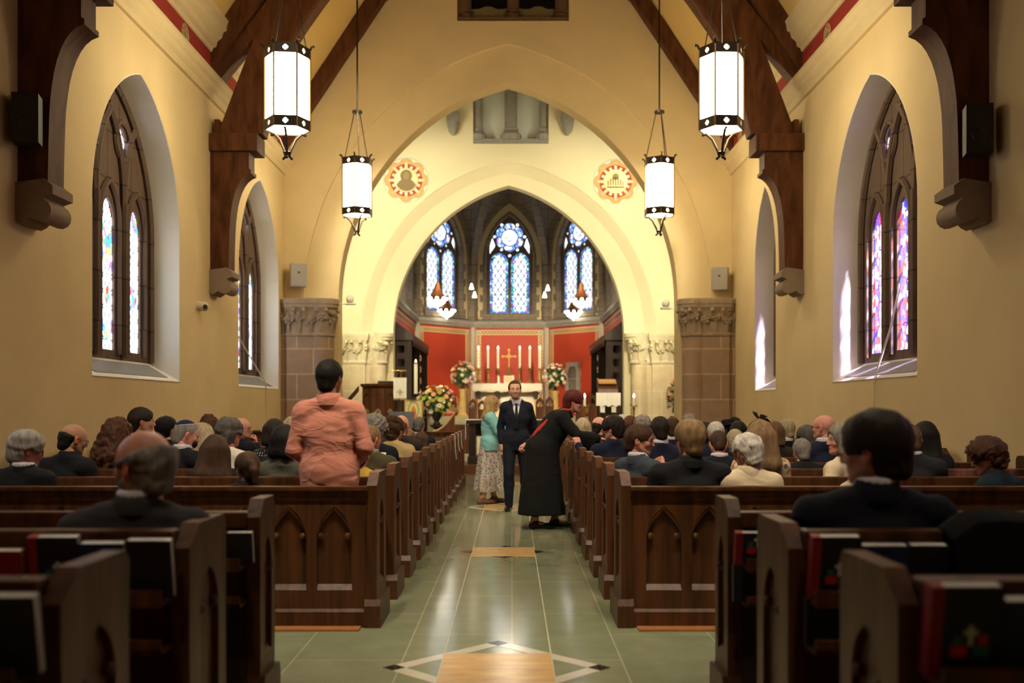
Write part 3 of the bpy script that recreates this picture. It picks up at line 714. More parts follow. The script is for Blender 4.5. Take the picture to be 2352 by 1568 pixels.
# corner shafts, capitals and ribs
for i, (x, y) in enumerate(((-XS, 34.5 - DS), (-HC, 34.5), (HC, 34.5), (XS, 34.5 - DS))):
    c = Vector((CX + x, y, 0)); ins = (Vector((CX, 31.5, 0)) - c).normalized() * .09; c += ins
    t = empty('trim_%d' % (i + 1), (c.x, c.y, 0), kind='structure')
    b = MB(); b.lathe([(.10, .9), (.10, 4.15)], 10); b.build('lower_shaft', M('pale_shaft', (.42, .38, .29), .7), t, True)
    b = MB(); b.lathe([(.05, 4.32), (.12, 4.42), (.16, 4.5), (.13, 4.56), (.15, 4.7), (.19, 4.85), (.16, 4.9), (.12, 4.93), (.12, 6.1), (.18, 6.25), (.1, 6.35)], 10)
    for q in range(6): b.ball((.15 * math.cos(q * 1.05), .15 * math.sin(q * 1.05), 4.75), .05, 6, 5)
    b.build('upper_shaft', APSESTONE, t, True)
    p = Vector((0, 0, SP)); B = BOSS - c
    b = MB(); b.tube([p + Vector((B.x * q, B.y * q, (B.z - p.z) * (1 - (1 - q) ** 2))) for q in [k / 10 for k in range(11)]], .12, 8); b.build('vault_rib', APSESTONE, t, True)
b = MB(); b.tube([(u, BOSS.y, z - .02) for u, z in parch(XS - .02, SP, BOSS.z - SP, 18, CX)], .13, 8); tag(b.build('trim_transverse_rib', APSESTONE, None, True), kind='structure')

# ------------------------------------------------------------------ hanging lanterns of the nave
def lantern(x, y, label, rot):
    t = empty('hanging_lantern', (x, y, 4.95), rot, label=label, cat='lantern', group='nave lanterns')
    R = .285; hexp = lambda r, z: [(r * math.cos(k * math.pi / 3), r * math.sin(k * math.pi / 3), z) for k in range(6)]
    for nm, z0, z1 in (('lower_band', .0, .13), ('upper_band', .92, 1.05)):
        b = MB()
        for k in range(6):     # each face of the band is pierced by a quatrefoil
            a = (k + .5) * math.pi / 3; m = Matrix.Rotation(a + math.pi / 2, 4, 'Z'); ap = R * math.cos(math.pi / 6)
            g = lambda u, v, d: m @ Vector((u, -ap + d, v)) if False else m @ Vector((u, -ap - d, v))
            b.poly([[(-R / 2, z0), (R / 2, z0), (R / 2, z1), (-R / 2, z1)], foil(0, (z0 + z1) / 2, .036, 4, 4)], g, -.008, .008)
        b.build(nm, IRON, t)
    b = MB()
    for k in range(6): b.tube([(R * math.cos(k * math.pi / 3), R * math.sin(k * math.pi / 3), z) for z in (0, 1.05)], .013, 6)
    b.build('frame', BRASS if False else M('bronze', (.20, .12, .05), .4, .8), t)
    r2 = R * .955
    for k in range(6):
        a0, a1 = k * math.pi / 3, (k + 1) * math.pi / 3
        b = MB(); P = [(r2 * math.cos(a), r2 * math.sin(a), z) for a, z in ((a0, .02), (a1, .02), (a1, 1.03), (a0, 1.03))]; b.face([b.bm.verts.new(p) for p in P])
        b.build('pane', PANE, t)
    b = MB(); b.face([b.bm.verts.new(p) for p in hexp(R * .93, .015)]); b.build('bottom_pane', PANE, t)
    for k in range(6):
        a = k * math.pi / 3; c, s_ = math.cos(a), math.sin(a)
        b = MB(); b.tube([(R * c, R * s_, 1.03), (R * c * 1.08, R * s_ * 1.08, 1.08), (R * c * 1.2, R * s_ * 1.2, 1.09)], [.016, .016, .02], 6); b.build('corner_hook', IRON, t, True)
    for k in range(3):
        a = k * 2 * math.pi / 3 + .5; c, s_ = math.cos(a), math.sin(a)
        b = MB(); b.tube([(R * .9 * c, R * .9 * s_, -.03), (R * .7 * c, R * .7 * s_, -.02), (R * .42 * c, R * .42 * s_, -.10), (R * .16 * c, R * .16 * s_, -.26), (R * .10 * c, R * .10 * s_, -.33), (R * .24 * c, R * .24 * s_, -.36)], .017, 6); b.build('scroll', IRON, t, True)
    b = MB(); b.lathe([(.03, -.30), (.06, -.28), (.03, -.26)], 8); b.build('collar', IRON, t, True)
    b = MB()
    for k in range(3):
        a = k * 2 * math.pi / 3 + .3; b.tube([(R * .9 * math.cos(a), R * .9 * math.sin(a), 1.03), (.06 * math.cos(a), .06 * math.sin(a), 1.92)], .009, 6)
    b.lathe([(.02, 1.88), (.095, 1.90), (.095, 1.94), (.02, 1.96)], 12)
    b.build('suspension_rod', IRON, t)
    b = MB(); top = roof_z(4.665 - abs(x - CX)) - 4.95; b.tube([(0, 0, 1.94), (0, 0, top)], .016, 6); b.build('stem', IRON, t)
for x, y, lb, r in ((X(660, 12.75), 12.75, 'large lit hexagonal lantern hanging nearer the viewer on the left side', .12), (X(1657, 12.75), 12.75, 'large lit hexagonal lantern hanging nearer the viewer on the right side', .05),
                    (X(820.5, 18.45), 18.45, 'lit hexagonal lantern hanging farther off, beside the left edge of the arch', .52), (X(1514.5, 18.45), 18.45, 'lit hexagonal lantern hanging farther off, beside the right edge of the arch', .5)):
    lantern(x, y, lb, r)

# copper coronas and small votive lamps of the choir
BULB = emis('bulb_glow', (1.0, .88, .66), 6)
def corona(px, py, y, label):
    x, z = X(px, y), Z(py, y); t = empty('corona_lamp', (x, y, z), label=label, cat='hanging lamp', group='copper lamps over the choir')
    b = MB(); b.lathe([(.03, .42), (.05, .36), (.10, .2), (.20, .02), (.225, .0), (.19, .0), (.02, .3)], 16); b.build('copper_hood', COPPER, t, True)
    b = MB(); b.lathe([(.20, -.02), (.245, -.02), (.245, -.12), (.20, -.12)], 16); b.build('crown_ring', IRON, t)
    for k in range(8): b = MB(); b.ball((.26 * math.cos(k * math.pi / 4), .26 * math.sin(k * math.pi / 4), -.08), .05, 8, 6); b.build('bulb', BULB, t, True)
    b = MB(); b.lathe([(.24, -.13), (.22, -.2), (.12, -.27), (.03, -.31), (.02, -.36)], 14); b.build('glass_bowl', BULB, t, True)
    b = MB(); b.tube([(0, 0, .4), (0, 0, 9.2 - z)], .008, 5); b.build('wire', IRON, t)
corona(1005, 680, 29, 'copper hooded lamp over the choir, left pair, nearer and higher one'); corona(1026, 708, 33, 'copper hooded lamp over the choir, left pair, lower one behind')
corona(1335, 683, 29, 'copper hooded lamp over the choir, right pair, nearer and higher one'); corona(1317, 711, 33, 'copper hooded lamp over the choir, right pair, lower one behind')
for px, py, y, lb in ((1083, 658, 32, 'left of the middle window, upper of two'), (1090, 677, 31, 'left of the middle window, lower of two'), (1258, 661, 32, 'right of the middle window, upper of two'), (1251, 677, 31, 'right of the middle window, lower of two')):
    t = empty('votive_lamp', (X(px, y), y, Z(py, y)), label='tiny glowing votive lamp hanging ' + lb, cat='votive lamp', group='votive lamps')
    b = MB(); b.lathe([(.02, .10), (.05, .0), (.075, -.08), (.02, -.09)], 8); b.build('glass_cup', BULB, t, True)
    b = MB(); b.tube([(0, 0, .1), (0, 0, 8.6 - Z(py, y))], .005, 4); b.build('wire', IRON, t)

# ------------------------------------------------------------------ roundels, corbels and fittings of the walls
def roundel(px, py, label, bust):
    y = YB; t = empty('painted_roundel', (X(px, y), y, Z(py, y)), label=label, cat='roundel', group='roundels beside the chancel arch')
    f = lambda u, v, d: (u, d, v)
    b = MB(); b.poly([circ(0, 0, .557, 40)], f, -.004, 0); b.mi = 1; b.poly([circ(0, 0, .557, 40), circ(0, 0, .545, 40)], f, -.006, -.004)
    for k in range(16): a = (k + .5) * math.pi / 8; b.poly([foil(.50 * math.cos(a), .50 * math.sin(a), .03, 3, 4)], f, -.006, -.004)
    b.mi = 4; b.poly([foil(0, 0, .535, 8, 8, math.pi / 8 * 0 + math.pi / 2, .66)], f, -.0065, -.004)
    b.mi = 2; b.poly([foil(0, 0, .525, 8, 8, math.pi / 2, .66)], f, -.008, -.004)
    b.mi = 3; b.poly([circ(0, 0, .40, 40)], f, -.010, -.004); b.mi = 0
    for k in range(16):
        a = k * math.pi / 8 + math.pi / 2
        ca, sa = math.cos(a), math.sin(a); q = [(.365, -.035), (.365, .035), (.30, .03), (.30, -.03)] if k % 2 else [(.42, -.03), (.42, .03), (.30, .035), (.30, -.035)]
        b.poly([[(r * ca - w * sa, r * sa + w * ca) for r, w in q]], f, -.012, -.008)
        if k % 2 == 0: b.poly([circ(.42 * ca, .42 * sa, .03, 10)], f, -.012, -.008)
    b.mi = 4; b.poly([circ(0, 0, .305, 32)], f, -.014, -.008)
    b.build('painted_border', [M('roundel_cream', (.80, .74, .55), .8), M('roundel_blue', (.30, .42, .40), .8), M('roundel_orange', (.72, .42, .14), .8), M('roundel_red', (.42, .07, .03), .8), M('roundel_brown', (.40, .18, .05), .8)], t)
    b = MB(); b.poly([circ(0, 0, .295, 32)], f, -.017, -.010)
    if bust:
        b.mi = 1; b.poly([circ(0, .11, .15, 24)], f, -.019, -.016)
        sh = [(.27 * math.cos(math.radians(a)), .27 * math.sin(math.radians(a))) for a in range(205, 336, 13)] + [(.17, -.02), (.09, .03), (-.09, .03), (-.17, -.02)]
        b.poly([sh], f, -.0205, -.016); b.mi = 2; b.poly([[(.07 * math.cos(a / 10 * math.pi), .11 + .09 * math.sin(a / 10 * math.pi)) for a in range(20)]], f, -.021, -.018)
    else:
        b.mi = 1
        for k in range(7): b.poly([[(-.2 + k * .06, -.1), (-.17 + k * .06, -.1), (-.165 + k * .06, -.1 + .2 * math.sin(.6 + k * .35)), (-.2 + k * .06, -.08 + .2 * math.sin(.6 + k * .35))]], f, -.018, -.016)
        b.box(-.22, .22, -.018, -.016, -.16, -.12); b.mi = 2; b.poly([circ(0, .12, .08, 18)], f, -.018, -.016)
    b.build('gilded_centre', [M('gilt_panel', (.50, .36, .13) if not bust else (.55, .45, .2), .45, .3, var=.2, vscale=8), M('figure_brown', (.24, .16, .07), .7), M('figure_tan', (.33, .23, .11), .7)], t)
roundel(933, 414, 'round painted medallion with a haloed bust, left of the chancel arch', True)
roundel(1414, 417, 'round painted medallion with a small group of figures, right of the chancel arch', False)
for px, sd in ((1041, 'left'), (1303, 'right')):
    b = MB(); x, z = X(px, YB), Z(285, YB)
    b.box(x - .16, x + .16, YB - .26, YB, z + .02, z + .26, .02); b.lathe([(.03, -.30), (.10, -.22), (.14, -.08), (.15, .03)], 12, (x, YB - .08, z), 0, 1, .9)
    tag(b.build('stone_corbel', GREYSTONE, None, True), 'small grey stone corbel on the pale wall, %s of the high window' % sd, 'corbel')
for s in (-1, 1):
    sd = 'left' if s < 0 else 'right'
    # the floodlights that wash the chancel arch
    for x, y, z, wh in ((CX + s * 4.2, 21.62, 3.78, 'resting behind the %s pier capital' % sd), (CX + s * 3.3, 21.48, 7.6, 'fixed high behind the first arch on the %s' % sd)):
        t = empty('flood_lamp', (x, y, z), label='small white flood lamp ' + wh, cat='flood lamp')
        b = MB(); b.box(-.1, .1, -.13, .05, -.07, .08, .015); b.build('housing', OFFWHITE, t)
        b = MB(); b.box(-.02, .02, -.16, -.1, -.15, .0); b.build('bracket', GREY, t)
for s in (-1, 1):  # added housings to go with the unseen aisle fill lamps
    t = empty('added_spot_lamp', (CX + s * 1.7, 3.62, 8.7), label='added spot lamp on the truss behind the viewer, on the %s' % ('left' if s < 0 else 'right'), cat='spot lamp')
    b = MB(); b.box(-.08, .08, -.12, .02, -.06, .1, .015); b.build('housing', GREY, t)
# wall loudspeakers, domes and the camera
for px, py, sd, a in ((686, 633, 'left', .35), (1653, 641, 'right', -.35)):
    t = empty('wall_speaker', (X(px, YA - .2), YA - .24, Z(py, YA - .2)), a, label='grey box loudspeaker on the cream wall above the %s brown pier' % sd, cat='speaker')
    b = MB(); b.box(-.165, .165, -.11, .11, -.235, .235, .012); b.build('cabinet', GREY, t)
    b = MB(); b.box(-.022, .022, -.116, -.108, .03, .07); b.build('badge', M('badge', (.05, .03, .02), .5), t)
    b = MB(); b.box(-.04, .04, .1, .3, -.05, .05); b.build('bracket', GREY, t)
for px, py, sd in ((804, 687, 'left'), (1529, 697, 'right')):
    y = YA + .35; t = empty('dome_fixture', (X(px, y), y, Z(py, y)), label='white domed fixture on a bracket behind the %s pier capital' % sd, cat='dome fixture')
    b = MB(); b.ball((0, 0, 0), .082, 14, 10, 1, 1, 1.15); b.build('dome', OFFWHITE, t, True)
    b = MB(); b.box(-.10, .11, -.09, .09, -.115, -.085); b.box((-.2 if sd == 'left' else .05), (-.05 if sd == 'left' else .2), -.03, .03, -.11, -.09); b.build('shelf', OFFWHITE, t)
t = empty('security_camera', (XL, 15.07, Z(703, 15.07)), label='white security camera on the left wall between the two windows', cat='camera')
b = MB(); b.lathe([(.075, 0), (.075, .05), (.05, .07)], 14); o = b.build('base', OFFWHITE, t, True); o.rotation_euler = (0, math.pi / 2, 0)
b = MB(); b.ball((.10, -.04, -.01), .07, 14, 10); b.build('camera_ball', OFFWHITE, t, True)
b = MB(); b.lathe([(.035, 0), (.035, .04), (.028, .045)], 12); o = b.build('lens', BLACKM, t, True); o.location = (.13, -.085, -.02); o.rotation_euler = (math.pi / 2, 0, .3)
for s, px, py in ((1, 62, 275), (-1, 2246, 300)):
    t = empty('post_speaker', (CX - s * 4.3, 9.38, Z(py, 9.38)), s * .25, label='black loudspeaker strapped to the near wooden wall post on the %s' % ('left' if s > 0 else 'right'), cat='speaker')
    t.location.x = X(px, 9.38)
    b = MB(); b.box(-.12, .12, -.10, .10, -.23, .23, .015); b.build('cabinet', DARKGREY, t)
    b = MB(); b.lathe([(.075, 0), (.06, .01), (.02, .02)], 14); o = b.build('woofer', BLACKM, t); o.location = (0, -.10, -.07); o.rotation_euler = (math.pi / 2, 0, 0)
# cords hanging from the opening lights
for s, y, pts, lb in ((-1, 18.3, [(.40, -.1, 2.95), (.2, .25, 2.45), (-.02, .7, 1.9), (-.04, .75, 1.72), (-.03, .8, .75)], 'thin pale cord trailing over the sill of the farther left window'),
                      (1, 12.9, [(.42, -.1, 3.0), (.25, -.2, 2.4), (.02, -.35, 1.85), (-.03, -.4, 1.7), (-.03, -.35, .75)], 'thin pale cord trailing over the sill of the nearer right window')):
    b = MB(); xw = XL if s < 0 else XR; b.tube([(xw + s * a, y + d, z) for a, d, z in pts], .007, 5)
    b.tube([(xw + s * a, y + d + .05, z) for a, d, z in pts[:4]], .006, 5)
    tag(b.build('window_cord', OFFWHITE, None, True), lb, 'cord')
# ------------------------------------------------------------------ pews
ORD = ['first', 'second', 'third', 'fourth', 'fifth', 'sixth', 'seventh', 'eighth', 'ninth', 'tenth', 'eleventh', 'twelfth']
def pew_end(s, u, D=.45, top=.99, face=1):
    """One end board; its carved face looks to the aisle (face=1) or to the wall."""
    b = MB(); T = .065; out = [(0, .0), (D, .0), (D, top - .03), (D - .03, top), (.11, top), (0, top - .08)]
    f = lambda v, z, d: (s * (u + face * d), v, z)
    rec = pwin(.115, .26, .64, .17, 8, D / 2 + .01)
    b.poly([out], f, .022, T)
    b.poly([out, rec], f, .0, .022)
    for e in (-1, 1): b.ball(f(D / 2 + .01 + e * .085, .66, .012), .022, 8, 6)
    b.loft([[f(v, z, d) for z, d in ((.26, .0), (.29, .022), (.26, .022))] for v in (D / 2 + .01 - .115, D / 2 + .01 + .115)])
    b.poly([[(-.025, 0), (D + .025, 0), (D + .025, .14), (D, .18), (0, .18), (-.025, .14)]], f, -.025, T + .015)
    bmesh.ops.remove_doubles(b.bm, verts=b.bm.verts, dist=1e-6)
    return b
def pew(s, L, rail, name='church_pew', screen=False, rack='simple', seat=True):
    t = empty(name, (0, 0, 0))
    pew_end(s, 0).build('end_panel', OAK, t, True, ang=30)
    pew_end(s, L, face=-1).build('end_panel', OAK, t, True, ang=30)
    a0, a1 = .06, L - .06
    bx = lambda b, v0, v1, z0, z1, bev=0.0, u0=a0, u1=a1: b.box(s * u0, s * u1, v0, v1, z0, z1, bev)
    if screen:
        b = MB(); P = .293; n = int((a1 - a0 - .12) / P); u0 = a0 + .07
        f = lambda u, z, d: (s * u, d, z)
        hol = [pwin(.113, .237, .56, .215, 8, u0 + P * (k + .5)) for k in range(n)]
        b.poly([[(a0, .10), (a1, .10), (a1, .84), (a0, .84)]] + hol, f, .012, .04)
        bx(b, .04, .055, .10, .86)
        for h in range(n):
            c = u0 + P * (h + .5)
            b.loft([[(s * u, d, z) for d, z in ((.012, .237), (.04, .272), (.04, .237))] for u in (c - .113, c + .113)])
            for e in (-1, 1):
                b.ball((s * (c + e * .085), .022, .585), .022, 8, 6)
                b.tube([(s * (c + e * .112), .026, .60), (s * (c + e * .10), .026, .64), (s * (c + e * .06), .026, .70), (s * c, .026, .765)], .012, 6)
        b.build('arched_panelling', OAK, t, True, ang=30)
        b = MB(); bx(b, -.02, .075, rail - .028, rail, .006); bx(b, -.005, .07, rail - .062, rail - .028, .004); bx(b, .0, .06, .82, rail - .06)
        b.build('top_rail', OAK, t)
        b = MB(); bx(b, -.01, .05, 0, .10); b.loft([[(s * u, v, z) for v, z in ((-.012, .10), (.01, .118), (.05, .118), (.05, .10))] for u in (a0, a1)]); b.build('plinth', OAK, t)
        b = MB(); bx(b, -.12, -.0, 0, .012, 0, .1, a1); b.build('floor_strip', M('orange_wood', (.42, .17, .06), .4), t)
    else:
        b = MB(); b.loft([[(s * u, v, z) for v, z in ((.035, .30), (.06, .30), (.045, rail - .03), (.015, rail - .03))] for u in (a0, a1)]); b.build('backrest', OAK, t)
        b = MB(); bx(b, -.012, .072, rail - .075, rail, .012); b.build('top_rail', OAK, t)
    if rack == 'full':
        zr = rail - .20
        b = MB(); bx(b, -.135, -.115, zr - .055, zr + .005, .004); bx(b, -.125, .05, zr - .05, zr - .035)
        bx(b, -.135, -.115, zr - .20, zr - .165, .004); bx(b, -.125, .05, zr - .22, zr - .20)
        b.build('book_rack', OAK, t)
        b = MB(); bx(b, -.01, .03, .0, zr - .24); b.build('lower_board', OAK_B, t)
    elif rack == 'simple':
        b = MB(); bx(b, -.12, -.10, .60, .66); bx(b, -.11, .04, .595, .61); b.build('book_rack', OAK, t)
    if seat:
        b = MB(); bx(b, .05, .46, .415, .45, .008); bx(b, .40, .42, .33, .415); b.build('seat', OAK, t)
    return t
AIS = .785; L_F = 3.78
ROWY = [6.40 + .94 * k for k in range(12)]
for s, sd in ((-1, 'left'), (1, 'right')):
    xa = CX + s * AIS
    p = pew(s, L_F, .905, screen=True, rack=None); p.location = (xa, ROWY[0], 0)
    tag(p, 'dark oak pew with carved arched panels on its back, %s of the aisle' % sd, 'pew', 'pews with arched panels')
    proto = pew(s, L_F, .90)
    for k in range(1, 12):
        o = proto if k == 1 else copy_tree(proto)
        o.location = (xa, ROWY[k], 0)
        tag(o, '%s plain dark oak pew in front of the arched panelled one, %s of the aisle' % (ORD[k - 1], sd), 'pew', 'plain pews %s of the aisle' % sd)
    p = pew(s, L_F, .97, name='pew_front', screen=True, rack=None, seat=False); p.location = (xa, 17.72, 0)
    tag(p, 'dark oak screen before the foremost pews, %s of the aisle' % sd, 'pew front', 'pew front screens')
# the near block across the open cross aisle
AN = 1.075
for s, sd in ((-1, 'left'), (1, 'right')):
    xa = CX + s * AN
    for k, (y, rl, nm, lb) in enumerate(((4.58, .935, 'pew_front', 'blurred dark oak pew front with a book rack facing the cross aisle, %s side' % sd), (3.58, .975, 'church_pew', 'blurred dark oak pew with hymnals in its rack, second nearest on the %s' % sd),
                                         (2.56, .975, 'church_pew', 'dark blurred oak pew closest to the viewer on the %s' % sd))):
        p = pew(s, 3.5, rl, name=nm, rack='full', seat=nm == 'church_pew'); p.location = (xa, y, 0)
        if nm == 'pew_front':
            for ch in p.children:
                if ch.name.startswith('end_panel'): ch.scale = (1, .62, 1)
        tag(p, lb, 'pew' if nm == 'church_pew' else 'pew front', 'pews of the near block')
    # red kneeler on the floor behind the second pew
    b = MB(); b.box(s * .25, s * .95, -.16, .16, 0, .13, .03); o = b.build('kneeler', M('red_velvet', (.36, .03, .015), .9, sheen=.5), None, True); o.location = (xa, 3.2, 0)
    tag(o, 'red padded kneeler on the floor between the near pews, %s side' % sd, 'kneeler')

# ------------------------------------------------------------------ hymnals and prayer books in the racks
BK = {'black': M('black_cover', (.012, .012, .014), .45), 'navy': M('navy_cover', (.012, .022, .07), .5), 'red': M('red_cover', (.26, .012, .014), .5)}
PAGES = M('book_pages', (.72, .70, .64), .8); EMW = M('emblem_white', (.62, .62, .68), .5); EMR = M('emblem_red', (.55, .03, .03), .5); EMG = M('emblem_green', (.03, .13, .11), .5)
def book(x, y, z, w, h, th, cover, label, emblem=False, tilt=-.17, spine=None, group='books in the near racks'):
    """Standing book, front cover to the viewer (-y), spine on the left."""
    t = empty('hymnal', (x, y, z), label=label, cat='book', group=group); t.rotation_euler = (-tilt, 0, 0)
    m = BK[cover]; b = MB()
    b.box(-w / 2, w / 2, 0, .004, 0, h, .001); b.box(-w / 2, w / 2, th - .004, th, 0, h, .001); b.box(-w / 2 - .003, -w / 2 + .004, 0, th, 0, h, .001)
    if emblem:
        b.mi = 1; b.box(-w / 2 - .0035, -w / 2 + .028, -.0006, th + .0006, -.0006, h + .0006)
    cv = b.build('cover', [m, BK['red']], t)
    b = MB(); b.box(-w / 2 + .004, w / 2 - .005, .004, th - .004, .003, h - .002); b.build('page_block', PAGES, t)
    if emblem:
        b = MB(); c = .012; e = -.0012
        b.poly([[(c - .006, .085), (c + .006, .085), (c + .006, .113), (c + .017, .113), (c + .017, .125), (c + .006, .125), (c + .006, .137), (c - .006, .137), (c - .006, .125), (c - .017, .125), (c - .017, .113), (c - .006, .113)]], fn, e, .0005); b.build('cross_emblem', EMW, cv)
        b = MB(); b.box(c - .048, c - .008, e, .0005, .055, .084); b.build('red_emblem', EMR, cv); b = MB(); b.box(c + .02, c + .042, e, .0005, .088, .112); b.build('red_emblem', EMR, cv)
        b = MB(); b.box(c + .008, c + .048, e, .0005, .055, .084); b.build('green_emblem', EMG, cv); b = MB(); b.box(c - .042, c - .02, e, .0005, .088, .108); b.build('green_emblem', EMG, cv)
    return t
def rack_book(px0, px1, pytop, yb, cover, label, emblem=False, rail=.975):
    y = yb - .062; x0, x1 = X(px0, y), X(px1, y); zt = Z(pytop, y); z = rail - .20 - .035
    book((x0 + x1) / 2, y, z, x1 - x0, max(.15, zt - z), .046, cover, label, emblem)
rack_book(-60, 55, 1262, 3.58, 'red', 'dark red book in the left rack, cut by the edge of the photo')
rack_book(75, 187, 1229, 3.58, 'black', 'black hymnal with white cross and coloured squares in the left rack, red book edge', True)
rack_book(188, 291, 1244, 3.58, 'navy', 'navy blue prayer book in the left rack between two black books')
rack_book(297, 399, 1237, 3.58, 'black', 'plain black book in the left rack beside the pew end')
rack_book(-120, 92, 1363, 2.56, 'black', 'large plain black book in the closest rack on the left')
rack_book(522, 582, 1238, 4.58, 'black', 'plain black book in the farther left rack between two pew ends', rail=.935)
rack_book(1690, 1775, 1234, 4.58, 'black', 'black hymnal with cross emblem in the farther right rack, between the two pew ends', True, .935)
rack_book(1862, 1972, 1228, 3.58, 'black', 'black hymnal with cross emblem in the middle right rack below the dark haired man', True)
rack_book(1974, 2080, 1249, 3.58, 'navy', 'navy blue prayer book in the middle right rack')
rack_book(2086, 2172, 1248, 3.58, 'black', 'plain black book in the middle right rack, beside the hanging coat')
rack_book(2130, 2292, 1338, 2.56, 'black', 'large black hymnal with cross emblem in the closest rack on the right', True)
rack_book(2297, 2440, 1372, 2.56, 'navy', 'navy blue book in the closest right rack at the edge of the photo')
for (x, y, zr, lb) in ((X(1720, 4.52), 4.505, .935 - .42, 'dark book lying low in the farther right rack under the hymnal'), (X(1900, 3.5), 3.505, .975 - .42, 'dark book lying low in the middle right rack under the hymnal')):
    book(x, y, zr + .02, .14, .17, .03, 'black', lb, False, .0)
# coat hung over the right near pew
b = MB(); yc = 3.58; xs = [X(2185, 3.5) + .085 * i for i in range(12)]
rings = []
for i, x in enumerate(xs):
    w = .012 * math.sin(i * 1.9); tp = 1.0 + .02 * math.sin(i * .8) - (.05 if i == 0 else 0)
    rings.append([(x, yc - .05 + w, .42), (x, yc - .155 + w, .60), (x, yc - .165 - w, .80), (x, yc - .10, tp), (x, yc + .0, tp + .035), (x, yc + .11, tp), (x, yc + .13 + w, .70), (x, yc + .115 + w, .70), (x, yc + .09, tp - .03), (x, yc, tp + .012), (x, yc - .08, tp - .02), (x, yc - .148 - w, .80), (x, yc - .14 + w, .60), (x, yc - .035 + w, .43)])
b.loft(rings); o = b.build('draped_coat', M('black_coat', (.006, .006, .007), .95, spec=.1), None, True)
tag(o, 'black coat hung over the middle right pew at the edge of the photo', 'coat')
# white ribbons on the foremost pew ends
for k, px in ((9, 1026), (10, 1036), (11, 1044)):
    xa = CX - AIS; y = ROWY[k] + .2; b = MB()
    b.loft([[(xa - .075, yy, .80), (xa - .07, yy, .985), (xa - .03, yy, 1.004), (xa + .008, yy, .985), (xa + .014, yy, .8), (xa + .03, yy, .62 if k == 9 else .7), (xa + .024, yy, .62 if k == 9 else .7), (xa + .006, yy, .8), (xa + .002, yy, .98), (xa - .03, yy, .996), (xa - .068, yy, .98), (xa - .069, yy, .80)] for yy in (y - .025, y + .025)])
    tag(b.build('white_ribbon', WHITE, None, True), 'white ribbon over the %s end board of the left pews' % {9: 'third foremost', 10: 'second foremost', 11: 'foremost'}[k], 'ribbon', 'pew ribbons')
# ------------------------------------------------------------------ flowers
PET = {'white': M('petal_white', (.78, .76, .66), .6), 'cream': M('petal_cream', (.74, .64, .34), .6), 'yellow': M('petal_yellow', (.70, .55, .08), .6),
       'peach': M('petal_peach', (.75, .34, .17), .6), 'red': M('petal_red', (.50, .03, .025), .6), 'pink': M('petal_pink', (.66, .34, .34), .6), 'lime': M('petal_lime', (.38, .48, .08), .6)}
LEAF = M('leaf_green', (.05, .12, .03), .55, var=.4, vscale=9)
FM = {}
def flower_mesh(kind, colr):
    k = (kind, colr)
    if k in FM: return FM[k]
    b = MB()
    if kind == 'rose':
        for ring, (r, n, h, tl) in enumerate(((.45, 3, .55, .15), (.75, 5, .45, .45), (1.0, 6, .2, .9))):
            for i in range(n):
                a = 2 * math.pi * (i + .5 * ring) / n; w = 2.4 * r / n * 1.5
                pts = []
                for q in (-.5, 0, .5):
                    aa = a + q * w / max(r, .3); pts.append(((r * .35 * math.cos(aa), r * .35 * math.sin(aa), -.3), (r * .85 * math.cos(aa), r * .85 * math.sin(aa), h * .6), (r * (1 + .1 * tl) * math.cos(aa), r * (1 + .1 * tl) * math.sin(aa), h - abs(q) * .2)))
                V = [[b.bm.verts.new(p) for p in row] for row in pts]
                for u in range(2):
                    for v in range(2): b.face([V[u][v], V[u + 1][v], V[u + 1][v + 1], V[u][v + 1]])
        b.ball((0, 0, .1), .42, 8, 6)
    elif kind == 'daisy':
        for i in range(14):
            a = 2 * math.pi * i / 14; c, s = math.cos(a), math.sin(a); w = .2
            V = [b.bm.verts.new(p) for p in ((.25 * c - .07 * s, .25 * s + .07 * c, 0), (.7 * c - w * s, .7 * s + w * c, .16), (1.05 * c, 1.05 * s, .05), (.7 * c + w * s, .7 * s - w * c, .16), (.25 * c + .07 * s, .25 * s - .07 * c, 0))]
            b.face(V)
        b.mi = 1; b.ball((0, 0, .04), .3, 10, 6, 1, 1, .5)
    else:   # lily
        for i in range(6):
            a = 2 * math.pi * i / 6; c, s = math.cos(a), math.sin(a)
            P = [((.1, .0), 0), ((.45, .22), .35), ((.9, .26), .5), ((1.3, .0), .35)]
            V1 = [b.bm.verts.new((r * c - w * s, r * s + w * c, z)) for (r, w), z in P]; V2 = [b.bm.verts.new((r * c + w * s, r * s - w * c, z)) for (r, w), z in P[:3]]
            V0 = [b.bm.verts.new((r * c, r * s, z - .12)) for (r, w), z in P[:3]]
            for A_, sg in ((V1, 1), (V2, -1)):
                for q in range(2): b.face([A_[q], A_[q + 1], V0[q + 1], V0[q]])
                b.face([A_[2], V1[3], V0[2]])
        b.mi = 1
        for i in range(4): b.tube([(0, 0, 0), (.15 * math.cos(i * 1.6), .15 * math.sin(i * 1.6), .6)], .03, 4)
    bmesh.ops.recalc_face_normals(b.bm, faces=b.bm.faces)
    me = bpy.data.meshes.new('flower_' + kind); b.bm.to_mesh(me); b.bm.free(); me.materials.append(PET[colr]); me.materials.append(PET['yellow'] if kind != 'daisy' else M('daisy_eye', (.45, .38, .06), .8))
    for p in me.polygons: p.use_smooth = True
    FM[k] = me; return me
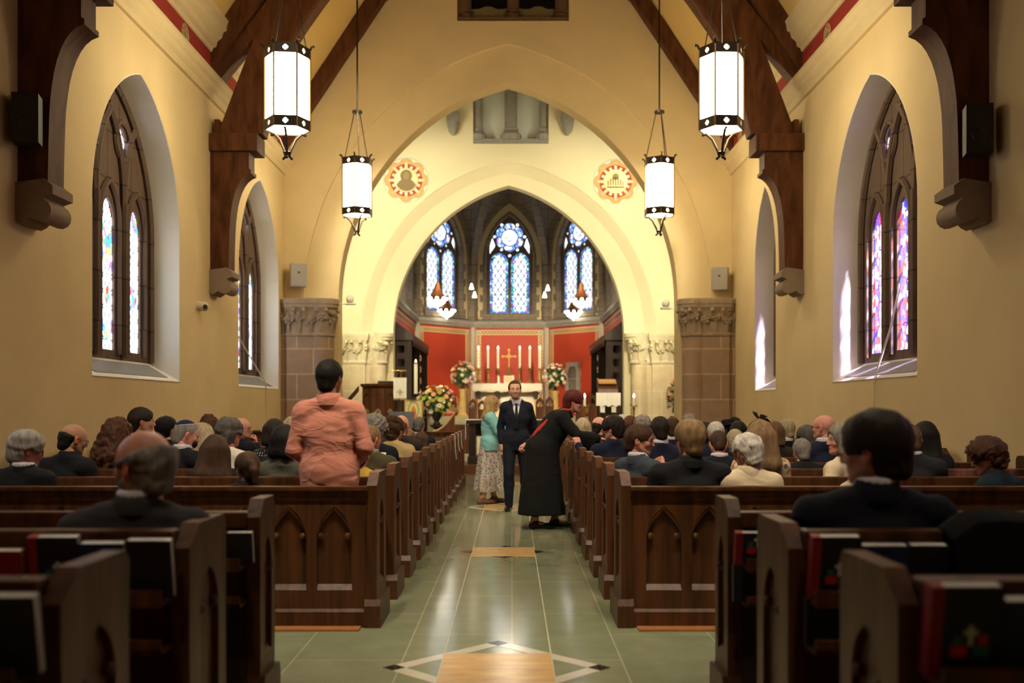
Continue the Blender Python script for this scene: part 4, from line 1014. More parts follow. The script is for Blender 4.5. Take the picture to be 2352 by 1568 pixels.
def bouquet(x, y, z, r, n, label, cols, seed, size=.05, sx=1.0, sz=1.0, vase=None, foliage=90, group=None):
    t = empty('flower_arrangement', (x, y, z), label=label, cat='flowers', group=group); rnd = random.Random(seed)
    pts = []
    for k in range(n):
        for _ in range(60):
            th = rnd.uniform(0, 2 * math.pi); q = rnd.random(); cz = rnd.uniform(-.55, 1); rr = math.sqrt(max(0, 1 - cz * cz))
            d = Vector((rr * math.cos(th), rr * math.sin(th), cz))
            if d.y > .45: continue
            p = Vector((d.x * r * sx, d.y * r * .75, d.z * r * sz)) * rnd.uniform(.82, 1.08)
            if all((p - o).length > size * 1.35 for o in pts): break
        pts.append(p); cl, kd = rnd.choice(cols)
        if cl == 'red' and (p.x > -.1 * r or p.z > .3 * r): cl, kd = 'white', 'daisy'
        o = bpy.data.objects.new('flower', flower_mesh(kd, cl)); COL.objects.link(o); o.parent = t; o.location = p
        dd = (Vector((p.x / sx, p.y * 1.3, p.z / sz)).normalized() + Vector((0, -.35, .15))).normalized()
        o.rotation_euler = dd.to_track_quat('Z', 'Y').to_euler(); k_ = size * rnd.uniform(.75, 1.2); o.scale = (k_, k_, k_)
    b = MB()
    for k in range(foliage):
        th = rnd.uniform(0, 2 * math.pi); cz = rnd.uniform(-1, .9); rr = math.sqrt(max(0, 1 - cz * cz)); d = Vector((rr * math.cos(th), rr * math.sin(th), cz))
        p0 = Vector((d.x * sx, d.y * .7, d.z * sz)) * r * .45; p1 = Vector((d.x * sx, d.y * .7, d.z * sz)) * r * rnd.uniform(.95, 1.22); w = d.cross(Vector((rnd.random(), rnd.random(), 1))).normalized() * size * .55; m_ = p0.lerp(p1, .6)
        b.face([b.bm.verts.new(q) for q in (p0, m_ + w, p1 + Vector((0, 0, -.02)), m_ - w)])
    b.ball((0, 0, 0), r * .6, 10, 8, sx, .7, sz)
    b.build('foliage', LEAF, t)
    if vase: vase(t)
    return t
MIX = [('white', 'daisy'), ('white', 'lily'), ('cream', 'rose'), ('yellow', 'daisy'), ('yellow', 'rose'), ('peach', 'rose'), ('peach', 'daisy'), ('cream', 'daisy'), ('pink', 'lily'), ('lime', 'rose'), ('lime', 'daisy'), ('red', 'rose')]
PALE = [('white', 'lily'), ('white', 'rose'), ('cream', 'rose'), ('cream', 'rose'), ('peach', 'rose'), ('pink', 'lily'), ('white', 'daisy')]
def vase_fn(h, r, m):
    def f(t):
        b = MB(); b.lathe([(r * .55, -h), (r * .6, -h + .02), (r * .35, -h * .85), (r * .9, -h * .45), (r, -h * .2), (r * .8, -h * .02), (r * .7, -h * .05)], 16); b.build('vase', m, t, True)
    return f
DARKVASE = M('dark_vase', (.03, .02, .015), .4)
yb = 31.4
for px, sd, sd2 in ((1062, 'left', 3), (1275, 'right', 8)):
    x = X(px, yb); zt = Z(893 if sd == 'left' else 897, yb)
    t = empty('marble_pedestal', (x, yb, 1.1), label='yellow marble pedestal %s of the altar carrying a vase of flowers' % sd, cat='pedestal', group='altar pedestals')
    b = MB(); h = zt - 1.1; b.lathe([(.17, 0), (.17, .06), (.12, .1), (.11, .14), (.105, h - .1), (.13, h - .07), (.14, h)], 16); b.build('column', M('yellow_marble', (.66, .46, .17), .3, var=.25, vscale=5), t, True)
    bouquet(x, yb, zt + .42, .38, 46, 'tall arrangement of white and peach flowers on the pedestal %s of the altar' % sd, PALE, sd2, .058, 1.0, 1.12, vase_fn(.42, .12, DARKVASE), 80, 'altar flowers')
# big arrangement by the painting
yf = 22.9
bouquet(X(1003, yf), yf, Z(925, yf), .42, 85, 'large mixed bouquet of yellow, white, peach and red flowers beside the easel', MIX, 4, .052, 1.12, .92, vase_fn(.5, .16, DARKVASE), 120)
t = empty('flower_stand', (X(1003, yf), yf, .35), label='dark wooden stand under the large mixed bouquet', cat='stand')
b = MB(); h = Z(925, yf) - .5 - .35; b.lathe([(.2, 0), (.2, .04), (.06, .08), (.05, h - .1), (.16, h - .03), (.16, h)], 14); b.build('post', OAK_B, t, True)
yf = 22.3; bouquet(X(1556, yf), yf, Z(912, yf), .30, 34, 'white and orange flowers in front of the right brown pier', [('white', 'lily'), ('white', 'daisy'), ('cream', 'rose'), ('peach', 'rose')], 11, .055, .8, 1.35, vase_fn(.42, .1, M('grey_urn', (.12, .10, .08), .7)), 80)
t = empty('flower_stand', (X(1556, yf), yf, .35), label='grey stone plinth under the white and orange flowers at the right pier', cat='stand')
b = MB(); h = Z(912, yf) - .42 - .35; b.lathe([(.2, 0), (.2, .05), (.13, .1), (.12, h - .08), (.18, h)], 14); b.build('post', M('grey_urn', (.12, .10, .08), .7), t, True)

# ------------------------------------------------------------------ altar and its ornaments
ya = 32.4; x0, x1 = X(1085, ya), X(1245, ya); zt = Z(880, ya); zl = Z(897, ya)
t = empty('altar', ((x0 + x1) / 2, ya, 1.1), label='cream marble altar with dark capped columns before the red panel', cat='altar')
hw = (x1 - x0) / 2; H = zt - 1.1; hl = zl - 1.1
b = MB(); b.box(-hw, hw, .0, .95, hl, H, .02); b.box(-hw + .04, hw - .04, .03, .95, hl - .04, hl); b.build('mensa', ALTAR, t)
b = MB(); b.box(-hw + .12, hw - .12, .30, .95, .0, hl); b.box(-hw, hw, -.1, .95, -.0, .08); b.build('front_panel', ALTAR, t)
for k in range(4):
    c = -hw + .2 + k * (2 * hw - .4) / 3
    b = MB(); b.lathe([(.09, .08), (.09, .12), (.06, .16), (.06, hl - .28)], 12, (c, .14, 0)); co = b.build('column', M('yellow_marble', (.66, .46, .17), .3), t, True)
    b = MB(); b.lathe([(.06, hl - .28), (.075, hl - .25), (.07, hl - .2), (.10, hl - .09), (.13, hl - .07), (.13, hl - .01)], 8, (c, .14, 0), math.pi / 8); b.build('column_capital', M('dark_marble', (.05, .04, .03), .4), co, True)
yc = 33.1
for i, px in enumerate((1099, 1121, 1144, 1194, 1217, 1240)):
    x = X(px, yc); zb = zt; t = empty('candlestick', (x, yc, zb), label='tall lit altar candle on a brass candlestick, %s from the left of six' % ORD[i], cat='candlestick', group='altar candles')
    zc = Z(846, yc) - zb; ztop = Z(801, yc) - zb
    b = MB(); b.lathe([(.13, 0), (.12, .04), (.05, .12), (.03, .18), (.05, .24), (.03, .3), (.028, zc - .12), (.05, zc - .09), (.03, zc - .05), (.085, zc - .01), (.085, zc + .01)], 12); b.build('brass_base', BRASS, t, True)
    b = MB(); b.lathe([(.038, zc), (.038, ztop - .01), (.01, ztop)], 10); wx = b.build('candle', WAX, t, True)
    b = MB(); b.lathe([(.008, ztop), (.028, ztop + .03), (.018, ztop + .06), (.003, ztop + .10)], 8); b.build('flame', FLAME, wx, True)
t = empty('altar_cross', (X(1169, yc), yc, zt), label='gilt standing cross on a small box in the middle of the altar', cat='cross')
zc = Z(803, yc) - zt; zb = Z(862, yc) - zt
b = MB(); b.box(-.17, .17, -.12, .14, 0, zb, .01); b.mi = 1; b.box(-.13, .13, -.125, -.12, .04, zb - .04); b.build('box_base', [ALTAR, GOLDPAINT], t)
b = MB(); b.lathe([(.14, zb), (.12, zb + .03), (.05, zb + .12), (.03, zb + .2), (.05, zb + .26), (.025, zb + .3), (.025, zb + .45)], 10); b.build('foot', BRASS, t, True)
b = MB(); zm = zc - .22; b.box(-.022, .022, -.012, .012, zb + .42, zc, .004); b.box(-.20, .20, -.012, .012, zm - .022, zm + .022, .004)
for p in ((-.21, zm), (.21, zm), (0, zc)): b.poly([foil(p[0], p[1], .05, 3, 5, math.pi / 2)], fn, -.012, .012)
b.poly([circ(0, zm, .075, 16), circ(0, zm, .05, 16)], fn, -.01, .01)
b.build('cross', BRASS, t)
b = MB(); b.lathe([(.05, 0), (.05, .24), (.01, .25)], 10); o = b.build('white_candle', WAX, None, True); o.location = (X(1145, 32.8), 32.8, zt); tag(o, 'short thick white candle on the altar left of the cross', 'candle')
# aumbry in the right red panel
ang = -math.atan2(DS, HS); t = empty('wall_niche', (CX + HC + HS / 2, 34.5 - DS / 2, 0), ang, label='stone framed wall niche with a shelf in the right red panel', cat='niche')
b = MB(); z0, z1 = 1.74, 2.90; fr = []
for k in range(5):
    w = .33 if k % 2 else .29; fr += [(w, z0 + (z1 - z0) * k / 5), (w, z0 + (z1 - z0) * (k + 1) / 5)]
o_ = fr + [(-u, z) for u, z in reversed(fr)]
b.poly([o_, [(-.19, 1.95), (.19, 1.95), (.19, 2.62), (.13, 2.75), (-.13, 2.75), (-.19, 2.62)]], fn, -.15, -.05); b.build('stone_frame', GREYSTONE, t)
b = MB(); b.box(-.22, .22, -.065, -.055, 1.9, 2.8); b.build('recess', M('niche_dark', (.16, .14, .10), .9), t)
b = MB(); b.box(-.19, .19, -.14, -.06, 2.33, 2.36); b.build('shelf', GREYSTONE, t)

# ------------------------------------------------------------------ choir furniture
for s, sd in ((-1, 'left'), (1, 'right')):
    t = empty('choir_stall', (CX + s * 3.05, 27.6, .65), label='dark carved canopied choir stall along the %s wall of the choir' % sd, cat='stall')
    b = MB(); b.box(s * -.0, s * -.10, -2.3, 2.5, 0, 2.5); b.build('back_panel', OAK_B, t)
    b = MB(); b.loft([[(s * -u, y, z) for u, z in ((0, 2.45), (.62, 2.45), (.62, 2.60), (.45, 2.72), (0, 3.05))] for y in (-2.4, 2.6)])
    for k in range(12): b.poly([foil(-2.2 + k * .4, 2.42, .12, 3, 5, -math.pi / 2)], lambda u, v, d: (s * -d, u, v), .60, .63)
    b.build('canopy', OAK_B, t)
    for y in (-2.3, 0, 2.4):
        b = MB(); f = lambda u, v, d: (s * -u, d, v)
        b.poly([[(.05, 0), (.58, 0), (.58, 2.46), (.05, 2.46)]] + [foil(.31, 1.2 + k * .34, .12, 4, 5, math.pi / 4) for k in range(4)], f, y - .03, y + .03); b.build('pierced_screen', OAK_B, t)
    b = MB(); b.box(s * -.1, s * -.55, -2.2, 2.4, .42, .46); b.build('seat', OAK_B, t)
for i, (px, py, y, lb) in enumerate(((1240, 912, 26, 'left one behind the dark suited man'), (1262, 910, 26, 'right one behind the dark suited man'), (1332, 905, 25.4, 'behind the woman in the black gown'), (1361, 905, 25.4, 'left of the white draped lectern'),
                                     (1086, 915, 26, 'behind the blonde woman, left one'), (1107, 918, 26, 'behind the blonde woman, right one'))):
    x = X(px, y); zt_ = Z(py, y) - .65; t = empty('stall_end', (x, y, .65), label='dark carved stall end with pointed top ' + lb, cat='stall end', group='carved stall ends')
    b = MB(); f = lambda u, v, d: (u, d, v); hw = .112
    b.poly([[(-hw, 0), (hw, 0), (hw, zt_ - .2), (hw * .9, zt_ - .1), (0, zt_), (-hw * .9, zt_ - .1), (-hw, zt_ - .2)], foil(0, zt_ - .19, .085, 3, 6, math.pi / 2)], f, -.04, .04)
    b.build('carved_board', OAK, t)
    b = MB(); b.box(-hw - .008, hw + .008, -.06, .06, 0, .12); b.build('foot', OAK, t)
# curved desk ends with a brass coloured hand rail
for s, px, sd in ((1, 1020, 'left'), (-1, 1325, 'right')):
    y = 22.5; x = X(px, y); t = empty('choir_desk', (x, y, .35), label='dark wooden desk with a curved pale handrail %s of the middle aisle' % sd, cat='desk', group='curved choir desks')
    zA, zB = Z(992, y) - .35, Z(950, y) - .35; w = .24
    curve = [(-w + 2 * w * q, zA + (zB - zA) * q ** 1.8) for q in [i / 8 for i in range(9)]]
    b = MB(); b.poly([[(s * w, 0), (s * -w, 0)][::1] + [(s * u, z) for u, z in curve]], fn, -.05, .05); b.build('side_panel', OAK, t)
    b = MB(); b.tube([(s * u, 0, z + .015) for u, z in curve], .03, 8); b.build('hand_rail', M('pale_rail', (.42, .26, .10), .35), t, True)
    b = MB(); b.box(s * w, s * (w + .35), -.04, .6, 0, zB - .25); b.build('desk_panel', OAK, t)
# pulpit
y = 23.5; x = X(873, y); z0 = .35; zt_ = Z(882, y) - z0
t = empty('pulpit', (x, y, z0), label='dark carved wooden pulpit with gilt ornament left of the chancel arch', cat='pulpit')
oct_ = lambda r, z: [(r * math.cos(math.pi / 8 + k * math.pi / 4), r * math.sin(math.pi / 8 + k * math.pi / 4), z) for k in range(8)]
b = MB(); b.loft([oct_(.40, .35), oct_(.40, zt_ - .06)]); b.build('drum', OAK, t)
b = MB(); b.loft([oct_(.40, zt_ - .10), oct_(.47, zt_ - .05), oct_(.48, zt_), oct_(.36, zt_ + .01)]); b.loft([oct_(.25, 0), oct_(.28, .1), oct_(.46, .33), oct_(.44, .38)]); b.build('cornice', OAK, t)
for k in range(4, 9):
    a = k * math.pi / 4 + math.pi / 4 * 0; m = Matrix.Rotation(a + math.pi / 2, 4, 'Z'); ap = .40 * math.cos(math.pi / 8)
    g = lambda u, v, d: m @ Vector((u, -ap - d, v)); hw = .40 * math.sin(math.pi / 8)
    b = MB(); b.poly([[(-hw, .40), (hw, .40), (hw, zt_ - .1), (-hw, zt_ - .1)], pwin(hw * .72, .52, zt_ - .38, .16, 8)], g, 0, .025); b.build('arched_panel', OAK, t)
    b = MB(); zc = .72
    for r, c in ((.075, zc + .22), (.05, zc + .10)): b.poly([foil(0, c, r, 4, 6), circ(0, c, r * .35, 8)], g, 0, .02)
    b.poly([[(-.012, zc - .15), (.012, zc - .15), (.012, zc + .1), (-.012, zc + .1)]], g, 0, .016); b.build('gilt_ornament', M('old_gilt', (.45, .33, .14), .4, .6), t)
b = MB(); b.loft([[(u, d, z) for d in (-.45, -.37)] and [(u, -.45, z), (u, -.37, z), (u, -.37, z - .12), (u, -.45, z - .12)] for u, z in ((-.44, zt_ - .05), (-.7, zt_ - .35), (-1.0, zt_ - .72))]); b.build('stair_rail', OAK, t)
b = MB(); b.box(-.02, .34, -.28, -.02, zt_, zt_ + .07, .02); b.build('book_desk', OAK_B, t)
# banner hung from a rod on a stand
y = 23.0; x = X(920, y); t = empty('white_banner', (x, y, .35), label='white fringed cloth banner hanging from a brass rod beside the pulpit', cat='banner')
zr = Z(851, y) - .35; za = Z(867, y) - .35; zb = Z(918, y) - .35
b = MB(); b.tube([(-.26, 0, zr), (.14, 0, zr)], .012, 8); b.tube([(.0, .05, 0), (.0, .05, zr), (0, 0, zr)], .014, 8)
for u in (-.11, .03): b.tube([(u, 0, zr), (u + .02, -.01, zr - .05), (u + .01, 0, za + .03), (u + .01, 0, za - .01)], .007, 6)
b.lathe([(.15, 0), (.14, .03), (.02, .06)], 12, (0, .05, 0)); b.build('rod', BRASS, t, True)
b = MB(); b.loft([[(-.16 + .30 * i / 10, -.02 + .008 * math.sin(i * 1.3), z) for i in range(11)] + [(.14 - .30 * i / 10, -.012 + .008 * math.sin((10 - i) * 1.3), z) for i in range(11)] for z in (zb + .04, (za + zb) / 2, za)]); b.build('cloth', WHITE, t, True)
b = MB(); b.box(-.02, .0, -.034, -.026, zb + .1, zb + .26); b.box(-.09, .07, -.034, -.026, zb + .17, zb + .19); b.poly([circ(-.01, zb + .18, .05, 12), circ(-.01, zb + .18, .038, 12)], fn, -.034, -.028); b.build('gold_cross', M('gold_thread', (.55, .45, .18), .6), t)
b = MB()
for i in range(22): b.box(-.158 + i * .0137, -.151 + i * .0137, -.018, -.01, zb, zb + .04)
b.build('fringe', M('gold_thread', (.55, .45, .18), .6), t)
# paschal candle
y = 23.4; x = X(955, y); t = empty('paschal_candle', (x, y, .35), label='very tall thick white candle standing left of the red panels', cat='candle')
zc = Z(905, y) - .35; zt_ = Z(833, y) - .35
b = MB(); b.lathe([(.17, 0), (.16, .04), (.04, .1), (.03, zc - .15), (.07, zc - .1), (.03, zc - .06), (.09, zc - .01), (.09, zc + .01)], 12); b.build('stand', IRON, t, True)
b = MB(); b.lathe([(.042, zc), (.042, zt_), (.01, zt_ + .005)], 12); wx = b.build('wax', WAX, t, True)
b = MB(); b.lathe([(.045, zt_ - .03), (.045, zt_ + .012)], 12); b.build('brass_cap', BRASS, t)
b = MB(); b.lathe([(.006, zt_), (.02, zt_ + .03), (.003, zt_ + .08)], 8); b.build('flame', FLAME, wx, True)
for px, lb in ((1343, 'slim lit candle on a brass stand behind the woman in the black gown'), (1456, 'slim lit candle on a brass stand right of the white draped lectern')):
    y = 23.2; x = X(px, y); t = empty('standing_candle', (x, y, .35), label=lb, cat='candle', group='standing candles')
    zc = Z(932, y) - .35; zt_ = Z(913, y) - .35
    b = MB(); b.lathe([(.14, 0), (.13, .03), (.025, .07), (.016, .3), (.03, .33), (.016, .36), (.016, zc - .1), (.04, zc - .06), (.015, zc - .03), (.10, zc), (.09, zc + .015)], 12)
    for k in range(5): b.tube([(.09 * math.cos(k * 1.257), .09 * math.sin(k * 1.257), zc), (.10 * math.cos(k * 1.257), .10 * math.sin(k * 1.257), zc + .05)], .008, 5)
    b.build('stand', BRASS, t, True)
    b = MB(); b.lathe([(.03, zc), (.03, zt_), (.005, zt_ + .004)], 10); wx = b.build('wax', WAX, t, True)
    b = MB(); b.lathe([(.008, zt_), (.026, zt_ + .035), (.003, zt_ + .10)], 8); b.build('flame', FLAME, wx, True)
# lectern with its white fall
y = 24.0; x = X(1395, y); t = empty('lectern', (x, y, .35), label='lectern draped with a bright white fall, an open book rest on top', cat='lectern')
z1, z2, z3, z4 = (Z(q, y) - .35 for q in (888, 903, 930, 944))
b = MB(); b.box(-.18, .18, -.1, .15, 0, z3 - .05, .01); b.box(-.3, .3, -.2, .25, 0, .1, .01); b.build('stand', OAK_B, t)
b = MB(); b.loft([[(u, -.24, z2), (u, -.20, z2 + .1), (u, .22, z1 + .12), (u, .22, z1 + .06), (u, -.2, z2 - .03)] for u in (-.24, .24)]); b.build('book_rest', OAK, t)
b = MB(); b.loft([[(u, -.06, z1 + .12), (u, .2, z1 + .19), (u, .2, z1 + .14), (u, -.06, z1 + .07)] for u in (-.21, .21)]); b.build('open_book', M('book_tan', (.45, .24, .08), .6), t)
b = MB(); N = 24
rg = []
for z, e in ((z3 - .02, .02), (z3 + .05, .015), (z2 - .05, .008), (z2 + .01, 0)):
    rg.append([(-.29 + .58 * i / N, -.265 - e * (1 + .8 * math.sin(i * 1.1)), z + (.02 * math.sin(i * .9) if e > .018 else 0)) for i in range(N + 1)] + [(.29 - .58 * i / N, -.25 - e * .8, z) for i in range(N + 1)])
b.loft(rg); b.build('white_fall', WHITE, t, True)
b = MB()
for u in (-.14, .13): b.loft([[(u - .055, -.262, z), (u + .055, -.262, z), (u + .055, -.255, z), (u - .055, -.255, z)] for z in (z4 - .03, z3)])
b.build('stole_end', WHITE, t)
# nave altar table with its linen, at the edge of the platform
y = 21.35; x0, x1 = X(1072, y), X(1248, y); zt_ = Z(963, y) - .2; t = empty('communion_table', ((x0 + x1) / 2, y, .2), label='dark wooden table under a thin white linen at the edge of the wooden platform', cat='table')
w = (x1 - x0) / 2
b = MB(); b.box(-w, w, -.35, .35, zt_ - .09, zt_ - .012, .008); b.build('tabletop', OAK_B, t)
for e in (-1, 1):
    b = MB(); b.box(e * (w - .13) - .075, e * (w - .13) + .075, -.3, .3, 0, zt_ - .09, .006); b.box(e * (w - .13) - .10, e * (w - .13) + .10, -.34, .34, 0, .16, .012); b.build('leg', OAK_B, t)
b = MB(); b.box(-w + .12, w - .12, -.03, .03, zt_ - .35, zt_ - .09); b.build('stretcher', OAK_B, t)
b = MB(); b.loft([[(u, v, z) for v in (-.28, .28)] + [(u2, v, z2) for v, u2, z2 in ((.28, u3, z3), (-.28, u3, z3))] for (u, z, u3, z3) in ((-w - .02, zt_ - .42, -w - .014, zt_ - .42), (-w - .015, zt_ + .004, -w - .004, zt_ - .010), (w + .015, zt_ + .004, w + .004, zt_ - .010), (w + .02, zt_ - .42, w + .014, zt_ - .42))]); b.build('linen', WHITE, t)
# easel with a painting, music stand
y = 22.6; t = empty('painting', (X(950, y), y, Z(967, y)), label='framed painting in yellow, green and orange propped on an easel', cat='painting')
h = Z(918, y) - Z(967, y); w = .205
b = MB(); b.poly([[(-w, 0), (w, 0), (w, h), (-w, h)], [(-w + .025, .025), (w - .025, .025), (w - .025, h - .025), (-w + .025, h - .025)]], fn, -.02, .02); b.build('frame', M('gilt_frame', (.62, .45, .15), .4, .5), t)
b = MB(); b.box(-w + .02, w - .02, -.005, .01, .02, h - .02); b.mi = 1; b.poly([[(.13 * math.cos(a / 12 * math.pi), h * .52 + .2 * math.sin(a / 12 * math.pi)) for a in range(24)], [(.095 * math.cos(a / 12 * math.pi), h * .52 + .165 * math.sin(a / 12 * math.pi)) for a in range(24)]], fn, -.008, -.004)
b.mi = 2; b.poly([[(-.07, .09), (.07, .09), (.05, h * .55), (.0, h * .74), (-.05, h * .55)]], fn, -.009, -.004)
for q in (-.09, .0, .08): b.poly([circ(q, .07, .03, 10)], fn, -.01, -.004)
b.build('canvas', [M('canvas_yellow', (.72, .60, .22), .7), M('canvas_green', (.30, .38, .22), .7), M('canvas_orange', (.66, .17, .05), .7)], t)
t = empty('easel', (X(950, y), y + .06, .35), label='black easel holding the framed painting', cat='easel')
b = MB(); zz = Z(967, y) - .35; b.tube([(-.22, .0, 0), (0, .05, zz + h + .07)], .014, 6); b.tube([(.22, 0, 0), (0, .05, zz + h + .07)], .014, 6); b.tube([(0, .5, 0), (0, .06, zz + h + .07)], .014, 6); b.build('leg', BLACKM, t)
b = MB(); b.box(-.25, .25, -.11, .0, zz - .035, zz - .005); b.build('ledge', BLACKM, t)
b = MB(); b.box(-.06, .06, -.09, -.03, zz + h, zz + h + .045); b.build('clamp', BLACKM, t)
y = 21.7; t = empty('music_stand', (X(922, y), y, .2), label='black music stand in front of the easel', cat='music stand')
z0, z1 = Z(985, y) - .2, Z(945, y) - .2; b = MB(); b.loft([[(-.24, 0, z0), (.24, 0, z0), (.24, .015, z0), (-.24, .015, z0)], [(-.285, .12, z1), (.285, .12, z1), (.285, .135, z1), (-.285, .135, z1)]]); b.build('desk', BLACKM, t)
b = MB(); b.tube([(0, .06, 0), (0, .06, (z0 + z1) / 2)], .016, 8)
for k in range(3): b.tube([(0, .06, .18), (.3 * math.cos(k * 2.1 + .5), .06 + .3 * math.sin(k * 2.1 + .5), 0.012)], .012, 6)
b.build('tripod', BLACKM, t, True)
# ------------------------------------------------------------------ figures: smooth blended volumes turned into one skin
F32 = np.float32
def V3(*a): return np.array(a, dtype=np.float64)
class Field:
    def __init__(s, lo, hi, h):
        s.h = h; s.lo = np.array(lo) - 2 * h; n = np.ceil((np.array(hi) + 2 * h - s.lo) / h).astype(int) + 1
        s.n = n; s.v = np.full(n, 0.25, F32); s.ax = [(s.lo[i] + h * np.arange(n[i])).astype(F32) for i in range(3)]
    def sub(s, lo, hi):
        a = np.clip(np.floor((np.array(lo) - s.lo) / s.h).astype(int), 0, s.n - 1); b = np.clip(np.ceil((np.array(hi) - s.lo) / s.h).astype(int) + 1, 1, s.n)
        sl = tuple(slice(a[i], max(b[i], a[i] + 1)) for i in range(3))
        return sl, s.ax[0][sl[0]][:, None, None], s.ax[1][sl[1]][None, :, None], s.ax[2][sl[2]][None, None, :]
    def mix(s, sl, d, k, op):
        c = s.v[sl]
        if op == 'sub': d = -d
        if k > 0:
            if op == 'add': h = np.clip(.5 + .5 * (c - d) / k, 0, 1); r = c + (d - c) * h - k * h * (1 - h)
            else: h = np.clip(.5 - .5 * (c - d) / k, 0, 1); r = c + (d - c) * h + k * h * (1 - h)
        else: r = np.minimum(c, d) if op == 'add' else np.maximum(c, d)
        s.v[sl] = r
    def cap(s, a, b, ra, rb=None, k=.02, op='add'):
        rb = ra if rb is None else rb; a = np.array(a, float); b = np.array(b, float); m = max(ra, rb) + k + 3 * s.h + .02
        sl, x, y, z = s.sub(np.minimum(a, b) - m, np.maximum(a, b) + m)
        ab = b - a; L2 = max(float(ab @ ab), 1e-9)
        t = np.clip(((x - a[0]) * ab[0] + (y - a[1]) * ab[1] + (z - a[2]) * ab[2]) / L2, 0, 1)
        d = np.sqrt((x - a[0] - t * ab[0]) ** 2 + (y - a[1] - t * ab[1]) ** 2 + (z - a[2] - t * ab[2]) ** 2) - (ra + (rb - ra) * t)
        s.mix(sl, d.astype(F32), k, op)
    def ell(s, c, r, k=.02, op='add', R=None):
        c = np.array(c, float); r = np.array(r, float); m = max(r) + k + 3 * s.h + .02
        sl, x, y, z = s.sub(c - m, c + m); x = x - c[0]; y = y - c[1]; z = z - c[2]
        if R is not None: x, y, z = (R[0][0] * x + R[1][0] * y + R[2][0] * z, R[0][1] * x + R[1][1] * y + R[2][1] * z, R[0][2] * x + R[1][2] * y + R[2][2] * z)
        k0 = np.sqrt((x / r[0]) ** 2 + (y / r[1]) ** 2 + (z / r[2]) ** 2); k1 = np.sqrt((x / r[0] ** 2) ** 2 + (y / r[1] ** 2) ** 2 + (z / r[2] ** 2) ** 2) + 1e-6
        s.mix(sl, (k0 * (k0 - 1) / k1).astype(F32), k, op)
    def chain(s, pts, rs, k=.02, op='add'):
        for i in range(len(pts) - 1): s.cap(pts[i], pts[i + 1], rs[i], rs[i + 1], k, op)
    def cut(s, p, n, k=.01):
        """Keep the side the normal points away from."""
        n = np.array(n, float); n /= np.linalg.norm(n)
        d = (s.ax[0][:, None, None] - p[0]) * n[0] + (s.ax[1][None, :, None] - p[1]) * n[1] + (s.ax[2][None, None, :] - p[2]) * n[2]
        c = s.v; d = d.astype(F32)
        h = np.clip(.5 - .5 * (c - d) / k, 0, 1); s.v = c + (d - c) * h + k * h * (1 - h)
    def noise(s, amp, freq, seed=0, st=(1, 1, 1)):
        r = np.random.RandomState(seed); x, y, z = s.ax[0][:, None, None] * st[0], s.ax[1][None, :, None] * st[1], s.ax[2][None, None, :] * st[2]
        n = 0
        for i in range(5):
            q = r.randn(3); q /= np.linalg.norm(q); f = freq * (0.7 + .35 * i)
            w = r.rand(2) * 6.28; q2 = r.randn(3); q2 /= np.linalg.norm(q2)
            n = n + np.sin(f * (q[0] * x + q[1] * y + q[2] * z) + w[0] + 1.6 * np.sin(.6 * f * (q2[0] * x + q2[1] * y + q2[2] * z) + w[1])) / (1 + .3 * i)
        s.v = s.v + (amp * n / 2.2).astype(F32)
    def mesh(s):
        v = s.v; g = v < 0; n = np.array(v.shape); h = s.h
        c = np.zeros(n - 1, np.int8)
        for i in (0, 1):
            for j in (0, 1):
                for k in (0, 1): c += g[i:n[0] - 1 + i, j:n[1] - 1 + j, k:n[2] - 1 + k]
        act = (c > 0) & (c < 8); ijk = np.argwhere(act)
        if len(ijk) == 0: return np.zeros((0, 3)), np.zeros((0, 4), int)
        idx = -np.ones(n - 1, np.int64); idx[act] = np.arange(len(ijk))
        acc = np.zeros((len(ijk), 3)); cnt = np.zeros(len(ijk)); off = [(i, j, k) for i in (0, 1) for j in (0, 1) for k in (0, 1)]
        for a in range(8):
            for b in range(a + 1, 8):
                A, B = np.array(off[a]), np.array(off[b])
                if abs(A - B).sum() != 1: continue
                pa, pb = ijk + A, ijk + B; va = v[pa[:, 0], pa[:, 1], pa[:, 2]]; vb = v[pb[:, 0], pb[:, 1], pb[:, 2]]
                m = (va < 0) != (vb < 0); t = np.where(m, va / np.where(m, va - vb, 1), 0)
                acc += np.where(m[:, None], A + (B - A) * t[:, None], 0); cnt += m
        P = s.lo + h * (ijk + acc / cnt[:, None])
        quads = []
        for ax in range(3):
            u, w = (ax + 1) % 3, (ax + 2) % 3
            sa = [slice(None)] * 3; sb = [slice(None)] * 3; sa[ax] = slice(0, -1); sb[ax] = slice(1, None)
            for d in (u, w): sa[d] = slice(1, -1); sb[d] = slice(1, -1)
            ga, gb = g[tuple(sa)], g[tuple(sb)]; e = np.argwhere(ga != gb); fl = ga[e[:, 0], e[:, 1], e[:, 2]]
            e = e.copy(); e[:, u] += 1; e[:, w] += 1
            def q(du, dw): p = e.copy(); p[:, u] -= du; p[:, w] -= dw; return idx[p[:, 0], p[:, 1], p[:, 2]]
            Q = np.stack([q(1, 1), q(0, 1), q(0, 0), q(1, 0)], 1); Q[~fl] = Q[~fl][:, ::-1]; quads.append(Q)
        return P, np.concatenate(quads)

